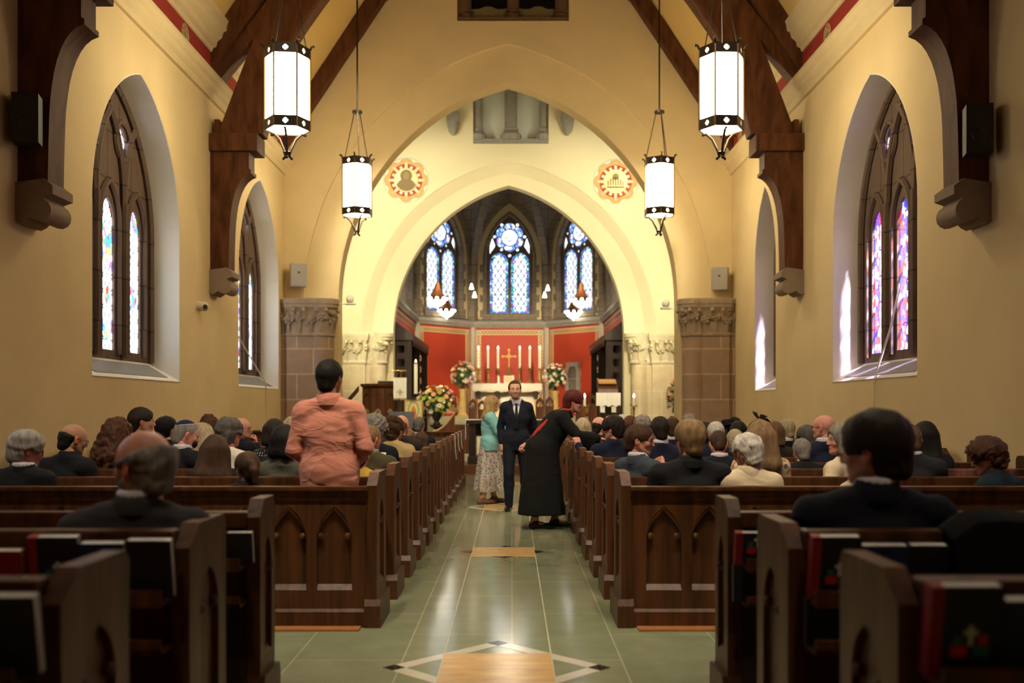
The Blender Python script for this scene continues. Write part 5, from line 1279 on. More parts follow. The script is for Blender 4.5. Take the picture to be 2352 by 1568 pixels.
def rot(yaw=0, pitch=0, roll=0):
    """yaw left(+) about z, pitch up(+) about x, roll about y; degrees."""
    y, p, r = map(math.radians, (yaw, pitch, roll))
    return np.array((Matrix.Rotation(y, 3, 'Z') @ Matrix.Rotation(p, 3, 'X') @ Matrix.Rotation(r, 3, 'Y')))
HCACHE = {}
def head_mesh(kind, h):
    """Head in its own frame: origin between the ears, +y to the nose, chin at -.105, crown at +.125."""
    key = ('head', kind, h)
    if key in HCACHE: return HCACHE[key]
    f = Field((-.10, -.12, -.135), (.10, .14, .14), h); male = kind == 'm'
    f.ell((0, -.014, .036), (.076, .099, .087), 0)
    f.ell((0, .012, .030), (.069, .080, .070), .03)
    f.ell((0, .030, -.030), (.060, .064, .076), .03)
    f.cap((-.052, .0, -.042), (-.022, .066, -.084), .021, .018, .03); f.cap((.052, .0, -.042), (.022, .066, -.084), .021, .018, .03)
    f.ell((0, .074, -.088), (.022, .020, .018), .02)
    for e in (-1, 1):
        f.ell((e * .040, .062, -.018), (.025, .022, .022), .02)
        f.cap((e * .012, .090, .026), (e * .042, .078, .025), .0095, .008, .014)
        f.ell((e * .032, .092, .010), (.017, .014, .011), .010, 'sub')
        f.ell((e * .031, .077, .009), (.0150, .0135, .0125), .004)
        f.cap((e * .018, .0895, .0165), (e * .045, .0825, .0155), .0034, .0028, .005)
        f.ell((e * .079, -.008, -.004), (.010, .021, .033), .010, R=rot(e * 18, 0, 0)); f.ell((e * .086, .0, -.002), (.006, .011, .018), .004, 'sub')
    f.cap((0, .089, .020), (0, .110, -.020), .0085, .0115, .012)
    for e in (-1, 1): f.ell((e * .0125, .098, -.024), (.0085, .011, .008), .006)
    f.ell((0, .087, -.050), (.025, .012, .0068), .006); f.ell((0, .0865, -.0605), (.021, .012, .0075), .005)
    f.ell((0, .1005, -.0555), (.022, .006, .0016), .003, 'sub')
    f.cap((0, -.018, -.05), (0, -.022, -.115), .050, .044, .03)
    P, Q = f.mesh(); HCACHE[key] = (P, Q); return P, Q

def hair_mesh(kind, h, seed=0):
    key = ('hair', kind, h, seed)
    if key in HCACHE: return HCACHE[key]
    long = kind in ('long', 'bob', 'curlylong', 'veil')
    f = Field((-.18, -.20, -.42 if long and kind != 'bob' else -.2), (.18, .16, .20), h)
    t = {'short': .014, 'crew': .007, 'thick': .026, 'ring': .007, 'wavy': .030, 'curly': .045, 'updo': .030, 'bun': .016, 'pony': .018, 'long': .024, 'bob': .030, 'curlylong': .035, 'thin': .008, 'receding': .012, 'ringfull': .019, 'veil': .03, 'pixie': .022, 'braids': .03}[kind]
    f.ell((0, -.014, .036), (.076 + t, .099 + t, .087 + t), 0)
    if kind in ('thick', 'wavy'): f.ell((0, -.02, .07), (.07 + t, .085 + t, .075), .03)
    # back of the head down to the nape
    f.cap((0, -.055, .01), (0, -.060, -.055), .058 + t * .8, .05 + t * .6, .03)
    if kind == 'curly': f.ell((0, .0, .07), (.10, .11, .075), .04)
    if kind in ('updo',): f.ell((0, -.06, .10), (.075, .07, .06), .03)
    if kind == 'bun': f.ell((0, -.125, .05), (.045, .04, .045), .015)
    if kind == 'pony': f.cap((0, -.125, .03), (.0, -.150, -.03), .03, .036, .015); f.cap((0, -.15, -.03), (-.01, -.145, -.17), .036, .018, .02)
    # the face stays free
    lowz = -.5
    if kind in ('long', 'curlylong', 'veil'):
        for e in (-1, 0, 1): f.cap((e * .055, -.055, .0), (e * .085, -.075, -.20), .07, .065, .04); f.cap((e * .085, -.075, -.20), (e * .075, -.085, -.32), .062, .03, .04)
        for e in (-1, 1): f.cap((e * .078, .01, .02), (e * .092, .015, -.16), .032, .030, .03); f.cap((e * .092, .015, -.16), (e * .09, .03, -.26), .03, .014, .03)
    if kind == 'bob':
        for e in (-1, 0, 1): f.cap((e * .05, -.045, .02), (e * .055, -.05, -.09), .066, .066, .03)
        for e in (-1, 1): f.cap((e * .082, .02, .03), (e * .088, .025, -.08), .028, .03, .02)
        f.cut((0, 0, -.135), (0, 0, -1), .02)
    f.ell((0, .125, -.035), (.072, .085, .098), .015, 'sub')
    if kind not in ('veil',): f.ell((0, .15, .012), (.085, .078, .074), .02, 'sub')
    if kind not in ('long', 'curlylong', 'bob', 'veil'):
        f.cut((0, -.055, -.098), (0, .35, -1), .012)
        for e in (-1, 1):
            f.ell((e * .10, .045, -.06), (.06, .07, .07), .012, 'sub'); f.ell((e * .088, -.004, -.018), (.024, .026, .032), .010, 'sub')
    if kind == 'receding':
        f.ell((0, .135, .045), (.068, .075, .075), .015, 'sub')
        for e in (-1, 1): f.ell((e * .055, .10, .06), (.035, .06, .05), .012, 'sub')
    if kind == 'ringfull': f.ell((0, .03, .14), (.075, .125, .085), .012, 'sub'); f.cut((0, -.13, .072), (0, .22, 1), .03)
    if kind == 'ring':
        f.cut((0, -.115, .052), (0, .20, 1), .03)
    amp, fr = {'curly': (.010, 95), 'wavy': (.007, 70), 'curlylong': (.010, 70), 'thick': (.004, 60), 'updo': (.008, 80), 'bob': (.002, 60), 'long': (.003, 50), 'short': (.0025, 80), 'ring': (.003, 80), 'crew': (.001, 90), 'thin': (.002, 80), 'receding': (.002, 80), 'ringfull': (.006, 70), 'bun': (.003, 70), 'pony': (.003, 60), 'veil': (.002, 30), 'pixie': (.006, 80), 'braids': (.008, 90)}[kind]
    f.noise(amp, fr, seed, (1, 1, .45) if kind in ('long', 'bob', 'pony', 'thick', 'braids') else (1, 1, 1))
    P, Q = f.mesh(); HCACHE[key] = (P, Q); return P, Q

def hand_mesh(pose, h=.0042):
    """Right hand: wrist at the origin, fingers along +y, palm facing -z, thumb on -x."""
    key = ('hand', pose, h)
    if key in HCACHE: return HCACHE[key]
    f = Field((-.075, -.05, -.11), (.065, .21, .06), h)
    f.cap((0, -.03, 0), (0, .02, 0), .025, .026, .01)
    f.ell((.002, .055, .0), (.040, .052, .0155), .015)
    for i, x in enumerate((-.030, -.010, .011, .030)): f.cap((x * .5, .02, 0), (x, .092, 0), .014, .0115, .012)
    curl = {'relaxed': (18, 28, 20), 'grip': (42, 62, 40), 'fist': (72, 88, 60), 'flat': (5, 8, 6)}[pose]
    for i, x in enumerate((-.030, -.010, .011, .030)):
        ln = (.040, .046, .043, .033)[i]; p = np.array((x, .093, 0.)); a = 0; sp = (x * 2.2)
        q = p
        for j, (l, r0, r1) in enumerate(((ln, .0095, .0088), (ln * .66, .0088, .0078), (ln * .52, .0078, .0066))):
            a += math.radians(curl[j] * (1 + .06 * i)); q2 = q + np.array((math.sin(sp * .8) * l * math.cos(a), l * math.cos(a), -l * math.sin(a)))
            f.cap(q, q2, r0, r1, .004); q = q2
    th = {'relaxed': ((-.030, .02, -.006), (-.055, .052, -.020), (-.058, .085, -.030), (-.050, .108, -.036)), 'grip': ((-.028, .02, -.008), (-.045, .05, -.035), (-.035, .08, -.055), (-.018, .098, -.062)),
          'fist': ((-.028, .02, -.008), (-.045, .052, -.030), (-.028, .075, -.050), (-.004, .085, -.054)), 'flat': ((-.030, .02, -.002), (-.060, .055, -.008), (-.072, .085, -.010), (-.076, .108, -.012))}[pose]
    f.chain(th, (.016, .0125, .0105, .0085), .006)
    P, Q = f.mesh(); HCACHE[key] = (P, Q); return P, Q

class Geo:
    def __init__(s): s.P = []; s.Q = []; s.n = 0; s.tint = []
    def add(s, PQ, tint=None):
        P, Q = PQ; s.P.append(P); s.Q.append(Q + s.n); s.n += len(P); s.tint.append(np.ones((len(P), 3)) if tint is None else tint); return s
    def build(s, name, mats, parent=None, tinted=False):
        P = np.concatenate(s.P); Q = np.concatenate(s.Q); me = bpy.data.meshes.new(name)
        me.vertices.add(len(P)); me.vertices.foreach_set('co', P.astype(F32).ravel())
        me.loops.add(len(Q) * 4); me.loops.foreach_set('vertex_index', Q.astype(np.int32).ravel())
        me.polygons.add(len(Q)); me.polygons.foreach_set('loop_start', (np.arange(len(Q)) * 4).astype(np.int32))
        me.polygons.foreach_set('use_smooth', np.ones(len(Q), bool))
        me.update(calc_edges=True)
        if tinted:
            T = np.concatenate(s.tint); a = me.color_attributes.new('tint', 'FLOAT_COLOR', 'POINT'); a.data.foreach_set('color', np.concatenate([T, np.ones((len(T), 1))], 1).astype(F32).ravel())
        return link_mesh(name, me, parent, mats)

def skin(name, col):
    if name in MATS: return MATS[name]
    m = M(name, col, .45, spec=.35); nt, b, out = nodes_of(m)
    at = nt.nodes.new('ShaderNodeAttribute'); at.attribute_name = 'tint'
    mx = nt.nodes.new('ShaderNodeMixRGB'); mx.blend_type = 'MULTIPLY'; mx.inputs['Fac'].default_value = 1; mx.inputs['Color1'].default_value = (*col, 1)
    nt.links.new(at.outputs['Color'], mx.inputs['Color2']); nt.links.new(mx.outputs[0], b.inputs['Base Color'])
    b.inputs['Subsurface Weight'].default_value = .08; b.inputs['Subsurface Radius'].default_value = (.02, .008, .004); b.inputs['Subsurface Scale'].default_value = .4
    return m
SKIN = {'fair': skin('skin_fair', (.62, .34, .24)), 'rosy': skin('skin_rosy', (.62, .29, .21)), 'tan': skin('skin_tan', (.46, .24, .14)), 'brown': skin('skin_brown', (.16, .075, .04)), 'olive': skin('skin_olive', (.42, .22, .13))}
def hairmat(name, col, rough=.6):
    return M('hair_' + name, col, rough, var=.55, vscale=34, bump=.35, bscale=90, stretch=(1, 1, .22), spec=.22, contrast=.6)
HAIR = {'black': hairmat('black', (.010, .008, .007)), 'dark': hairmat('dark', (.022, .014, .010)), 'brown': hairmat('brown', (.060, .028, .013)), 'chestnut': hairmat('chestnut', (.085, .032, .014)), 'auburn': hairmat('auburn', (.11, .018, .014)),
        'lightbrown': hairmat('lightbrown', (.16, .085, .04)), 'blond': hairmat('blond', (.40, .25, .10)), 'darkblond': hairmat('darkblond', (.26, .16, .075)), 'gray': hairmat('gray', (.24, .21, .18)), 'silver': hairmat('silver', (.40, .37, .33)),
        'white': hairmat('white', (.62, .57, .50)), 'saltpepper': hairmat('saltpepper', (.11, .095, .085)), 'ashblond': hairmat('ashblond', (.42, .33, .20))}
def cloth(name, col, rough=.85, **kw): return M('cloth_' + name, col, rough, bump=.12, bscale=70, spec=.2, **kw)
def polka(name, base, dot, scale, thr):
    if name in MATS: return MATS[name]
    m = M(name, base, .85); nt, b, out = nodes_of(m); tc = nt.nodes.new('ShaderNodeTexCoord'); v = nt.nodes.new('ShaderNodeTexVoronoi'); v.inputs['Scale'].default_value = scale; v.inputs['Randomness'].default_value = .25
    nt.links.new(tc.outputs['Object'], v.inputs['Vector']); l = nt.nodes.new('ShaderNodeMath'); l.operation = 'LESS_THAN'; l.inputs[1].default_value = thr; nt.links.new(v.outputs['Distance'], l.inputs[0])
    mx = nt.nodes.new('ShaderNodeMixRGB'); mx.inputs['Color1'].default_value = (*base, 1); mx.inputs['Color2'].default_value = (*dot, 1); nt.links.new(l.outputs[0], mx.inputs['Fac']); nt.links.new(mx.outputs[0], b.inputs['Base Color']); return m
def floral(name, base, cols, scale):
    if name in MATS: return MATS[name]
    m = M(name, base, .8); nt, b, out = nodes_of(m); tc = nt.nodes.new('ShaderNodeTexCoord'); v = nt.nodes.new('ShaderNodeTexVoronoi'); v.inputs['Scale'].default_value = scale
    nt.links.new(tc.outputs['Object'], v.inputs['Vector']); s2 = nt.nodes.new('ShaderNodeSeparateColor'); nt.links.new(v.outputs['Color'], s2.inputs[0])
    r = nt.nodes.new('ShaderNodeValToRGB'); r.color_ramp.interpolation = 'CONSTANT'
    cc = [base] + cols
    while len(r.color_ramp.elements) < len(cc): r.color_ramp.elements.new(.5)
    for i, c in enumerate(cc): r.color_ramp.elements[i].position = i / len(cc); r.color_ramp.elements[i].color = (*c, 1)
    nt.links.new(s2.outputs[0], r.inputs['Fac'])
    l = nt.nodes.new('ShaderNodeMath'); l.operation = 'LESS_THAN'; l.inputs[1].default_value = .5; nt.links.new(v.outputs['Distance'], l.inputs[0])
    mx = nt.nodes.new('ShaderNodeMixRGB'); mx.inputs['Color1'].default_value = (*base, 1); nt.links.new(r.outputs[0], mx.inputs['Color2']); nt.links.new(l.outputs[0], mx.inputs['Fac']); nt.links.new(mx.outputs[0], b.inputs['Base Color']); return m

EYEW = M('eye_white', (.75, .72, .68), .25); IRIS = M('iris_brown', (.04, .022, .012), .2)
def sit_joints(lean=0, turn=0, arms='lap'):
    J = dict(pelvis=V3(0, 0, .56), chest=V3(0, .02, .84), neck=V3(0, -.01, 1.075), hd=V3(0, .015, 1.205))
    for e, n in ((-1, 'l'), (1, 'r')):
        J['sh' + n] = V3(e * .168, -.005, .985); J['el' + n] = V3(e * .222, .02, .73); J['wr' + n] = V3(e * .11, .25, .665)
        J['hip' + n] = V3(e * .095, .02, .54); J['kn' + n] = V3(e * .12, .40, .52); J['an' + n] = V3(e * .12, .38, .09); J['to' + n] = V3(e * .13, .50, .03)
    return J
def stand_joints():
    J = dict(pelvis=V3(0, 0, .95), chest=V3(0, .005, 1.24), neck=V3(0, -.02, 1.475), hd=V3(0, .01, 1.615))
    for e, n in ((-1, 'l'), (1, 'r')):
        J['sh' + n] = V3(e * .168, -.01, 1.385); J['el' + n] = V3(e * .222, -.03, 1.11); J['wr' + n] = V3(e * .25, .04, .87)
        J['hip' + n] = V3(e * .092, 0, .91); J['kn' + n] = V3(e * .10, .01, .49); J['an' + n] = V3(e * .105, -.02, .085); J['to' + n] = V3(e * .12, .12, .03)
    return J
def torso(f, J, e, b=1.0, k=.05):
    p, c, n = J['pelvis'], J['chest'], J['neck']
    f.ell(p, (.155 * b + e, .115 * b + e, .12 + e), .03); f.ell((p + c) / 2, (.140 * b + e, .105 * b + e, .17 + e), k); f.ell(c, (.160 * b + e, .110 * b + e, .165 + e), k)
    f.ell(c * .45 + J['shl'] * .5 + V3(0, 0, -.01), (.085 + e, .085 + e, .10 + e), k); f.ell(c * .45 + J['shr'] * .5 + V3(0, 0, -.01), (.085 + e, .085 + e, .10 + e), k) if False else None
    for s in 'lr':
        sh = J['sh' + s]; mid = n * .55 + sh * .45 + V3(0, 0, -.005)
        mid = n * .5 + sh * .5 + V3(0, 0, -.022); f.cap(n + V3(0, 0, -.035), mid, .048 + e, .045 + e * .9, k); f.cap(mid, sh + (n - sh) * .06 + V3(0, 0, -.008), .045 + e * .9, .050 + e * .8, .03)
        f.cap(c + V3(0, 0, .05), sh + (c - sh) * .2, .085 + e, .050 + e * .8, .04)
def arms(f, J, e, b=1.0, k=.03, wr=True, sc=1.0):
    for s in 'lr':
        f.cap(J['sh' + s], J['el' + s], (.053 + e) * sc, (.043 + e) * sc, k); w = J['wr' + s]
        f.cap(J['el' + s], w if wr else J['el' + s] + (w - J['el' + s]) * .93, (.043 + e) * sc, (.030 + e) * sc, .02)
def legs(f, J, e, k=.03, feet=True, full=True):
    for s in 'lr':
        f.cap(J['hip' + s], J['kn' + s], .083 + e, .056 + e, k); a = J['an' + s]
        q = J['kn' + s] + (a - J['kn' + s]) * .32 + V3(0, -.012, 0); f.cap(J['kn' + s], q, .055 + e, .057 + e, .02); f.cap(q, a, .057 + e, .040 + e, .02)
        if feet: f.cap(a + V3(0, -.02, -.045), J['to' + s], .036, .030, .02); f.cap(a, a + V3(0, -.025, -.05), .038, .034, .02)
def bounds(J, m=.2):
    A = np.array(list(J.values())); return A.min(0) - m, A.max(0) + m

def person(name_label, loc, yaw, J, s=1.0, vox=.012, skin_='fair', sex='m', hair=('short', 'dark'), head=(0, 0, 0), bulk=1.0, top=None, bottom=None, shirt=None, beard=None, eyes=False,
           glasses=False, hands=None, wear='jacket', creases=.004, hem=None, shoes=None, group=None, lapel=False, tie=None, seed=0, hs=1.0, extra=None, necklen=0, faceless=False, bald_tint=None, ears=None, sleeve=1.0):
    """One figure: the body is a single mesh, hair and clothing are its children. head = yaw, pitch, roll in degrees."""
    J = {k: (v * V3(bulk if k[:2] in ('sh', 'el') else 1, 1, 1)) * s for k, v in J.items()}
    lo, hi = bounds(J, .21 * s); lo[2] = max(lo[2], -.02)
    seated = J['kn' + 'l'][1] > .3 * s
    Rh = rot(*head); hd = J['hd']; k_ = hs * s
    xf = lambda P: hd + k_ * (P @ Rh.T)
    g = Geo()
    # body core, coarse where clothes cover it
    f = Field(lo, hi, max(vox, .012)); torso(f, J, -.004, bulk); arms(f, J, 0, bulk); legs(f, J, 0)
    f.cap(J['neck'] + V3(0, .0, -.04), hd + k_ * Rh @ V3(0, -.022, -.06), .056 * s, .053 * s, .03)
    hp = {}
    for q in 'lr':
        e = -1 if q == 'l' else 1; w = J['wr' + q]; d = w - J['el' + q]; d /= np.linalg.norm(d); hp[q] = d
        if not hands or q not in hands:
            f.cap(w, w + d * .07, .030, .036, .02); f.cap(w + d * .07, w + d * .15 + V3(0, 0, -.01), .034, .022, .02)
    g.add(f.mesh())
    hv = .0045 if vox <= .009 else (.006 if vox <= .012 else .009)
    P, Q = head_mesh(sex, hv); T = np.ones((len(P), 3))
    lips = np.exp(-(((P[:, 0]) / .026) ** 2 + ((P[:, 2] + .055) / .011) ** 2) ** 2) * (P[:, 1] > .07); T *= 1 - lips[:, None] * np.array((.12, .42, .38)) * (1.0 if sex == 'f' else .6)
    ck = np.exp(-(((np.abs(P[:, 0]) - .045) / .022) ** 2 + ((P[:, 2] + .02) / .022) ** 2)) * (P[:, 1] > .03); T *= 1 - ck[:, None] * np.array((.0, .10, .09)) * (0 if beard else 1)
    er = (np.abs(P[:, 0]) > .074) & (np.abs(P[:, 2]) < .04); T[er] *= np.array((1.0, .72, .66))
    if beard and beard[1] == 'stubble':
        jaw = 1 / (1 + np.exp((P[:, 2] + .045) / .006)) * (P[:, 2] > -.115) * np.clip((P[:, 1] - .005) / .03, 0, 1); mo = np.exp(-((P[:, 0] / .022) ** 2 + ((P[:, 2] + .053) / .0075) ** 2) ** 2)
        T *= 1 - (jaw * (1 - mo))[:, None] * np.array((.45, .44, .42))
    g.add((xf(P), Q), T)
    if hands:
        for q, (pose, roll) in hands.items():
            P, Q = hand_mesh(pose, .0042 if vox < .011 else .006); P = P.copy()
            if q == 'l': P[:, 0] *= -1; Q = Q[:, ::-1]
            y = hp[q]; up = np.array((0., 0, 1)) if abs(y[2]) < .9 else np.array((0., 1, 0)); x = np.cross(y, up); x /= np.linalg.norm(x); z = np.cross(x, y)
            a = math.radians(roll); x2 = x * math.cos(a) + z * math.sin(a); z2 = np.cross(x2, y)
            Rm = np.stack([x2, y, z2], 1); g.add((J['wr' + q] + 1.0 * s * (P @ Rm.T), Q))
    body = g.build('person', SKIN[skin_], None, True); body.location = loc; body.rotation_euler = (0, 0, math.radians(yaw))
    tag(body, name_label, 'person', group)
    # hair
    if hair:
        P, Q = hair_mesh(hair[0], hv if hv > .005 else .0055, seed); Geo().add((xf(P), Q)).build('hair', HAIR[hair[1]], body)
    if beard and beard[1] == 'full':
        f = Field((-.09, -.03, -.16), (.09, .13, .0), .006); f.ell((0, .030, -.045), (.068, .070, .076), 0); f.ell((0, .06, -.095), (.045, .042, .045), .03); f.ell((0, .105, -.03), (.040, .04, .022), .008, 'sub'); f.ell((0, .104, -.056), (.022, .014, .006), .004, 'sub')
        f.cut((0, 0, -.012), (0, -.35, 1), .012); f.cut((0, .0, 0), (0, -1, .12), .01); f.noise(.003, 80, 3); P, Q = f.mesh()
        Geo().add((xf(P), Q)).build('beard', HAIR[beard[0]], body)
    if eyes:
        for e in (-1, 1):
            b = MB(); c = V3(e * .031, .0795, .0085); b.ball((0, 0, 0), .0115 * k_, 12, 8); ey = b.build('eye', EYEW, body, True); ey.location = xf(c[None])[0]
            b = MB(); b.ball((0, 0, 0), .0062 * k_, 10, 8); o = b.build('iris', IRIS, ey, True); o.location = xf((c + V3(0, .0072, 0))[None])[0] - xf(c[None])[0]
            b = MB(); b.tube([xf(V3(e * x, y, z)[None])[0] for x, y, z in ((.014, .0985, .030), (.03, .0955, .034), (.046, .083, .030))], [.0028 * s, .004 * s, .002 * s], 6); b.build('eyebrow', HAIR[hair[1] if hair else 'dark'], body, True)
    if glasses:
        gm = M('eyeglass_frame', (.015, .012, .01), .3); b = MB()
        for e in (-1, 1):
            c = (e * .031, .101, .006); pts = [xf(V3(c[0] + .023 * math.cos(a), c[1] - .006 * abs(math.cos(a)) * (1 if math.cos(a) * e > 0 else 0), c[2] + .018 * math.sin(a))[None])[0] for a in [i * math.pi / 8 for i in range(17)]]
            b.tube(pts, .0022, 6); b.tube([xf(V3(*p)[None])[0] for p in ((e * .054, .096, .009), (e * .076, .07, .011), (e * .082, .0, .012), (e * .080, -.02, .0))], .0022, 6)
        b.tube([xf(V3(x, .103, .009)[None])[0] for x in (-.008, .008)], .002, 6); b.build('eyeglasses', gm, body, True)
    # clothing
    cv = min(max(vox, .009), .016) if creases < .006 else min(vox, .011)
    nk = J['neck']; up = hd - nk; up = up / np.linalg.norm(up)
    if shirt:
        if lapel:
            f = Field(J['chest'] - .25, nk + .16, .0055); torso(f, J, .008, bulk, .05)
            f.cut((0, 0, J['chest'][2] - .16), (0, 0, -1), .01); f.cut((0, .02, 0), (0, -1, 0), .01); f.cap(nk + up * .0, nk + up * .16, .060 * s, .062 * s, .008, 'sub')
        else: f = Field(nk - .16, nk + .16, .0055)
        for i in range(18):
            a0, a1 = 2 * math.pi * i / 18, 2 * math.pi * (i + 1) / 18
            ring = lambda a: nk + V3(.064 * s * math.cos(a), .068 * s * math.sin(a) + .006, .020 * s - .034 * s * max(-.1, math.sin(a)))
            [f.cap(ring(a0) + V3(0, 0, dz), ring(a1) + V3(0, 0, dz), .0105, None, .012) for dz in (-.036, -.024, -.012, .0, .006)]
        P, Q = f.mesh(); Geo().add((P, Q)).build('shirt_collar' if not lapel else 'shirt', shirt, body)
    if wear in ('jacket', 'sweater', 'blouse', 'gown'):
        f = Field(lo, hi, cv); e = {'jacket': .020, 'sweater': .016, 'blouse': .012, 'gown': .026}[wear]
        torso(f, J, e, bulk, .05); arms(f, J, e * .8 if wear != 'jacket' else .012, bulk, .035, False, sleeve)
        if wear == 'jacket':
            for q in 'lr': f.ell(J['sh' + q] + V3(0, 0, -.012), (.064 * s, .064 * s, .052 * s), .03)
        if hem: # skirts of the coat down to the hem
            p = J['pelvis']; z = hem * s if hem > 0 else p[2]; f.ell((p + V3(0, .005, .02)), (.175 * bulk + .01, .135 * bulk, .14), .04)
            for x in (-.075, 0, .075): f.cap(p + V3(x, 0, .05), V3(p[0] + x * 1.12, p[1], z - .16), .108 * bulk, .112 * bulk, .05)
            f.cut((0, 0, z), (0, 0, -1), .012)
        if wear == 'gown':
            p = J['pelvis']; f.cap(J['chest'], p, .15, .17, .08)
            for x in (-.07, 0, .07):
                f.cap(p + V3(x, 0, 0), V3(x * 1.5, p[1] - .05, -.05), .15, .235, .06); f.cap(p + V3(x, .05, 0), V3(x * 1.5, p[1] + .10, -.05), .13, .20, .06)
            f.noise(.011, 30, seed + 3, (1, 1, .10)); f.cut((0, 0, .17), (0, 0, -1), .01)
        # open neck
        f.cap(nk + up * .005 + V3(0, .022, 0), nk + up * .16 + V3(0, .015, 0), .056 * s, .068 * s, .012, 'sub')
        if lapel:   # the V of the fronts
            c = J['chest'] + V3(0, .14, 0)
            for tt in range(9):
                q = tt / 8; f.cap(nk + V3(0, .06, -.02) * (1 - q) + (J['chest'] + V3(0, .15, -.06) - nk) * q, nk + V3(0, .07, -.02) * (1 - q) + (J['chest'] + V3(0, .16, -.06) - nk) * q, (.052 * (1 - q) + .004), None, .008, 'sub')
        if wear in ('jacket', 'gown'):
            for i in range(9, 27):
                a0, a1 = math.pi * i / 18 * 1.0 + math.pi / 2 * 0, math.pi * (i + 1) / 18
                if True:
                    ring = lambda a: nk + V3(.074 * s * math.sin(a) * -1, .072 * s * math.cos(a) + .006, -.016 * s + .020 * s * -math.cos(a) - .012)
                    f.cap(ring(a0), ring(a1), .015 * s, None, .014)
        if creases: f.noise(creases, 26, seed + 7, (1, 1, 1.9)); f.noise(creases * .45, 60, seed + 9, (.8, .8, 2))
        P, Q = f.mesh(); Geo().add((P, Q)).build({'jacket': 'jacket', 'sweater': 'sweater', 'blouse': 'blouse', 'gown': 'gown_top'}[wear], top, body)
    if wear == 'jacket' and vox < .0125:
        c = nk + V3(0, .008, 0); rg = []
        for i in range(21):
            a = math.radians(-118 + 236 * i / 20); u, v = math.sin(a), -math.cos(a); fr = max(0, -math.cos(a)) ** .7 * .10
            rg.append([c + s * V3(u * r, v * r * (1 if v < 0 else 1.15), z - fr) for r, z in ((.066, .030), (.072, .037), (.081, .030), (.098, -.012), (.099, -.048), (.08, -.052))])
        b = MB(); b.loft(rg); b.build('collar', top, body, True, ang=70)
    if bottom:
        f = Field(lo, hi, max(vox, .012)); p = J['pelvis']; f.ell(p, (.162 * bulk, .122 * bulk, .12), .03); legs(f, J, .016, .05, False)
        f.cut(p + V3(0, 0, .10), (0, 0, 1), .01); f.noise(.003, 30, seed + 2, (1, 1, 1.6)); P, Q = f.mesh(); Geo().add((P, Q)).build('trousers', bottom, body)
    if shoes:
        for q in 'lr':
            f = Field(np.minimum(J['an' + q], J['to' + q]) - .12, np.maximum(J['an' + q], J['to' + q]) + .1, .008); a, t_ = J['an' + q], J['to' + q]
            d = (t_ - a) * V3(1, 1, 0); d /= max(np.linalg.norm(d), 1e-6)
            z0 = min(t_[2], .03); heel = V3(a[0], a[1], z0 + .012) - d * .03; f.cap(heel, t_ + V3(0, 0, .006), .040, .034, .02); f.cap(t_ + V3(0, 0, .004), t_ + d * .045, .034, .026, .02); f.cap(V3(a[0], a[1], z0 + .05), heel, .046, .042, .02)
            f.cut((0, 0, z0 - .029), (0, 0, -1), .004); f.cut(V3(a[0], a[1], z0 + .075), (0, 0, 1), .006); P, Q = f.mesh(); Geo().add((P, Q)).build('shoe', shoes, body)
    if tie:
        b = MB(); n = nk + V3(0, .072, -.03); b.loft([[(n[0] - w, y - .004, z), (n[0] + w, y - .004, z), (n[0] + w, y + .012, z), (n[0] - w, y + .012, z)] for w, y, z in ((.016, n[1], n[2] + .012), (.019, n[1] + .006, n[2] - .014), (.013, n[1] + .015, n[2] - .032), (.024, J['chest'][1] + .142, J['chest'][2]), (.03, J['chest'][1] + .14, J['chest'][2] - .14))]); b.build('necktie', tie, body)
    if extra: extra(body, J, xf, s)
    return body
# ------------------------------------------------------------------ the congregation
BLK = cloth('black', (.010, .010, .011)); CHAR = cloth('charcoal', (.022, .022, .024)); NAVY = cloth('navy', (.013, .016, .034)); DNAVY = cloth('dark_navy', (.010, .011, .020))
SLATEB = cloth('slate_blue', (.045, .055, .068)); OLIVE = cloth('olive', (.075, .062, .026)); CREAM = cloth('cream', (.66, .54, .36)); IVORY = cloth('ivory', (.66, .58, .48)); TAN = cloth('tan', (.52, .37, .16)); BEIGE = cloth('beige', (.34, .27, .12))
GREYC = cloth('grey_green', (.085, .08, .06)); TEALD = cloth('dark_teal', (.012, .028, .034)); YEL = cloth('mustard', (.52, .34, .06)); BRNC = cloth('dark_brown', (.03, .022, .016)); SHIRT = cloth('white_shirt', (.62, .60, .66)); BLUESH = cloth('blue_shirt', (.10, .14, .36))
SALMON = M('cloth_salmon_linen', (.60, .225, .155), .85, sheen=.12)
def creased(m):
    nt, b, out = nodes_of(m); tc = nt.nodes.new('ShaderNodeTexCoord'); mp = nt.nodes.new('ShaderNodeMapping'); mp.inputs['Scale'].default_value = (1, 1, 2.2); nt.links.new(tc.outputs['Object'], mp.inputs['Vector'])
    n = nt.nodes.new('ShaderNodeTexNoise'); n.inputs['Scale'].default_value = 3.6; n.inputs['Detail'].default_value = 2.0; n.inputs['Distortion'].default_value = .8; nt.links.new(mp.outputs[0], n.inputs['Vector'])
    a = nt.nodes.new('ShaderNodeMath'); a.operation = 'SUBTRACT'; a.inputs[1].default_value = .5; nt.links.new(n.outputs['Fac'], a.inputs[0]); c = nt.nodes.new('ShaderNodeMath'); c.operation = 'ABSOLUTE'; nt.links.new(a.outputs[0], c.inputs[0])
    d = nt.nodes.new('ShaderNodeMath'); d.operation = 'POWER'; d.inputs[1].default_value = .6; nt.links.new(c.outputs[0], d.inputs[0])
    bp = nt.nodes.new('ShaderNodeBump'); bp.inputs['Strength'].default_value = .5; bp.inputs['Distance'].default_value = .03; bp.invert = True; nt.links.new(d.outputs[0], bp.inputs['Height']); nt.links.new(bp.outputs[0], b.inputs['Normal'])
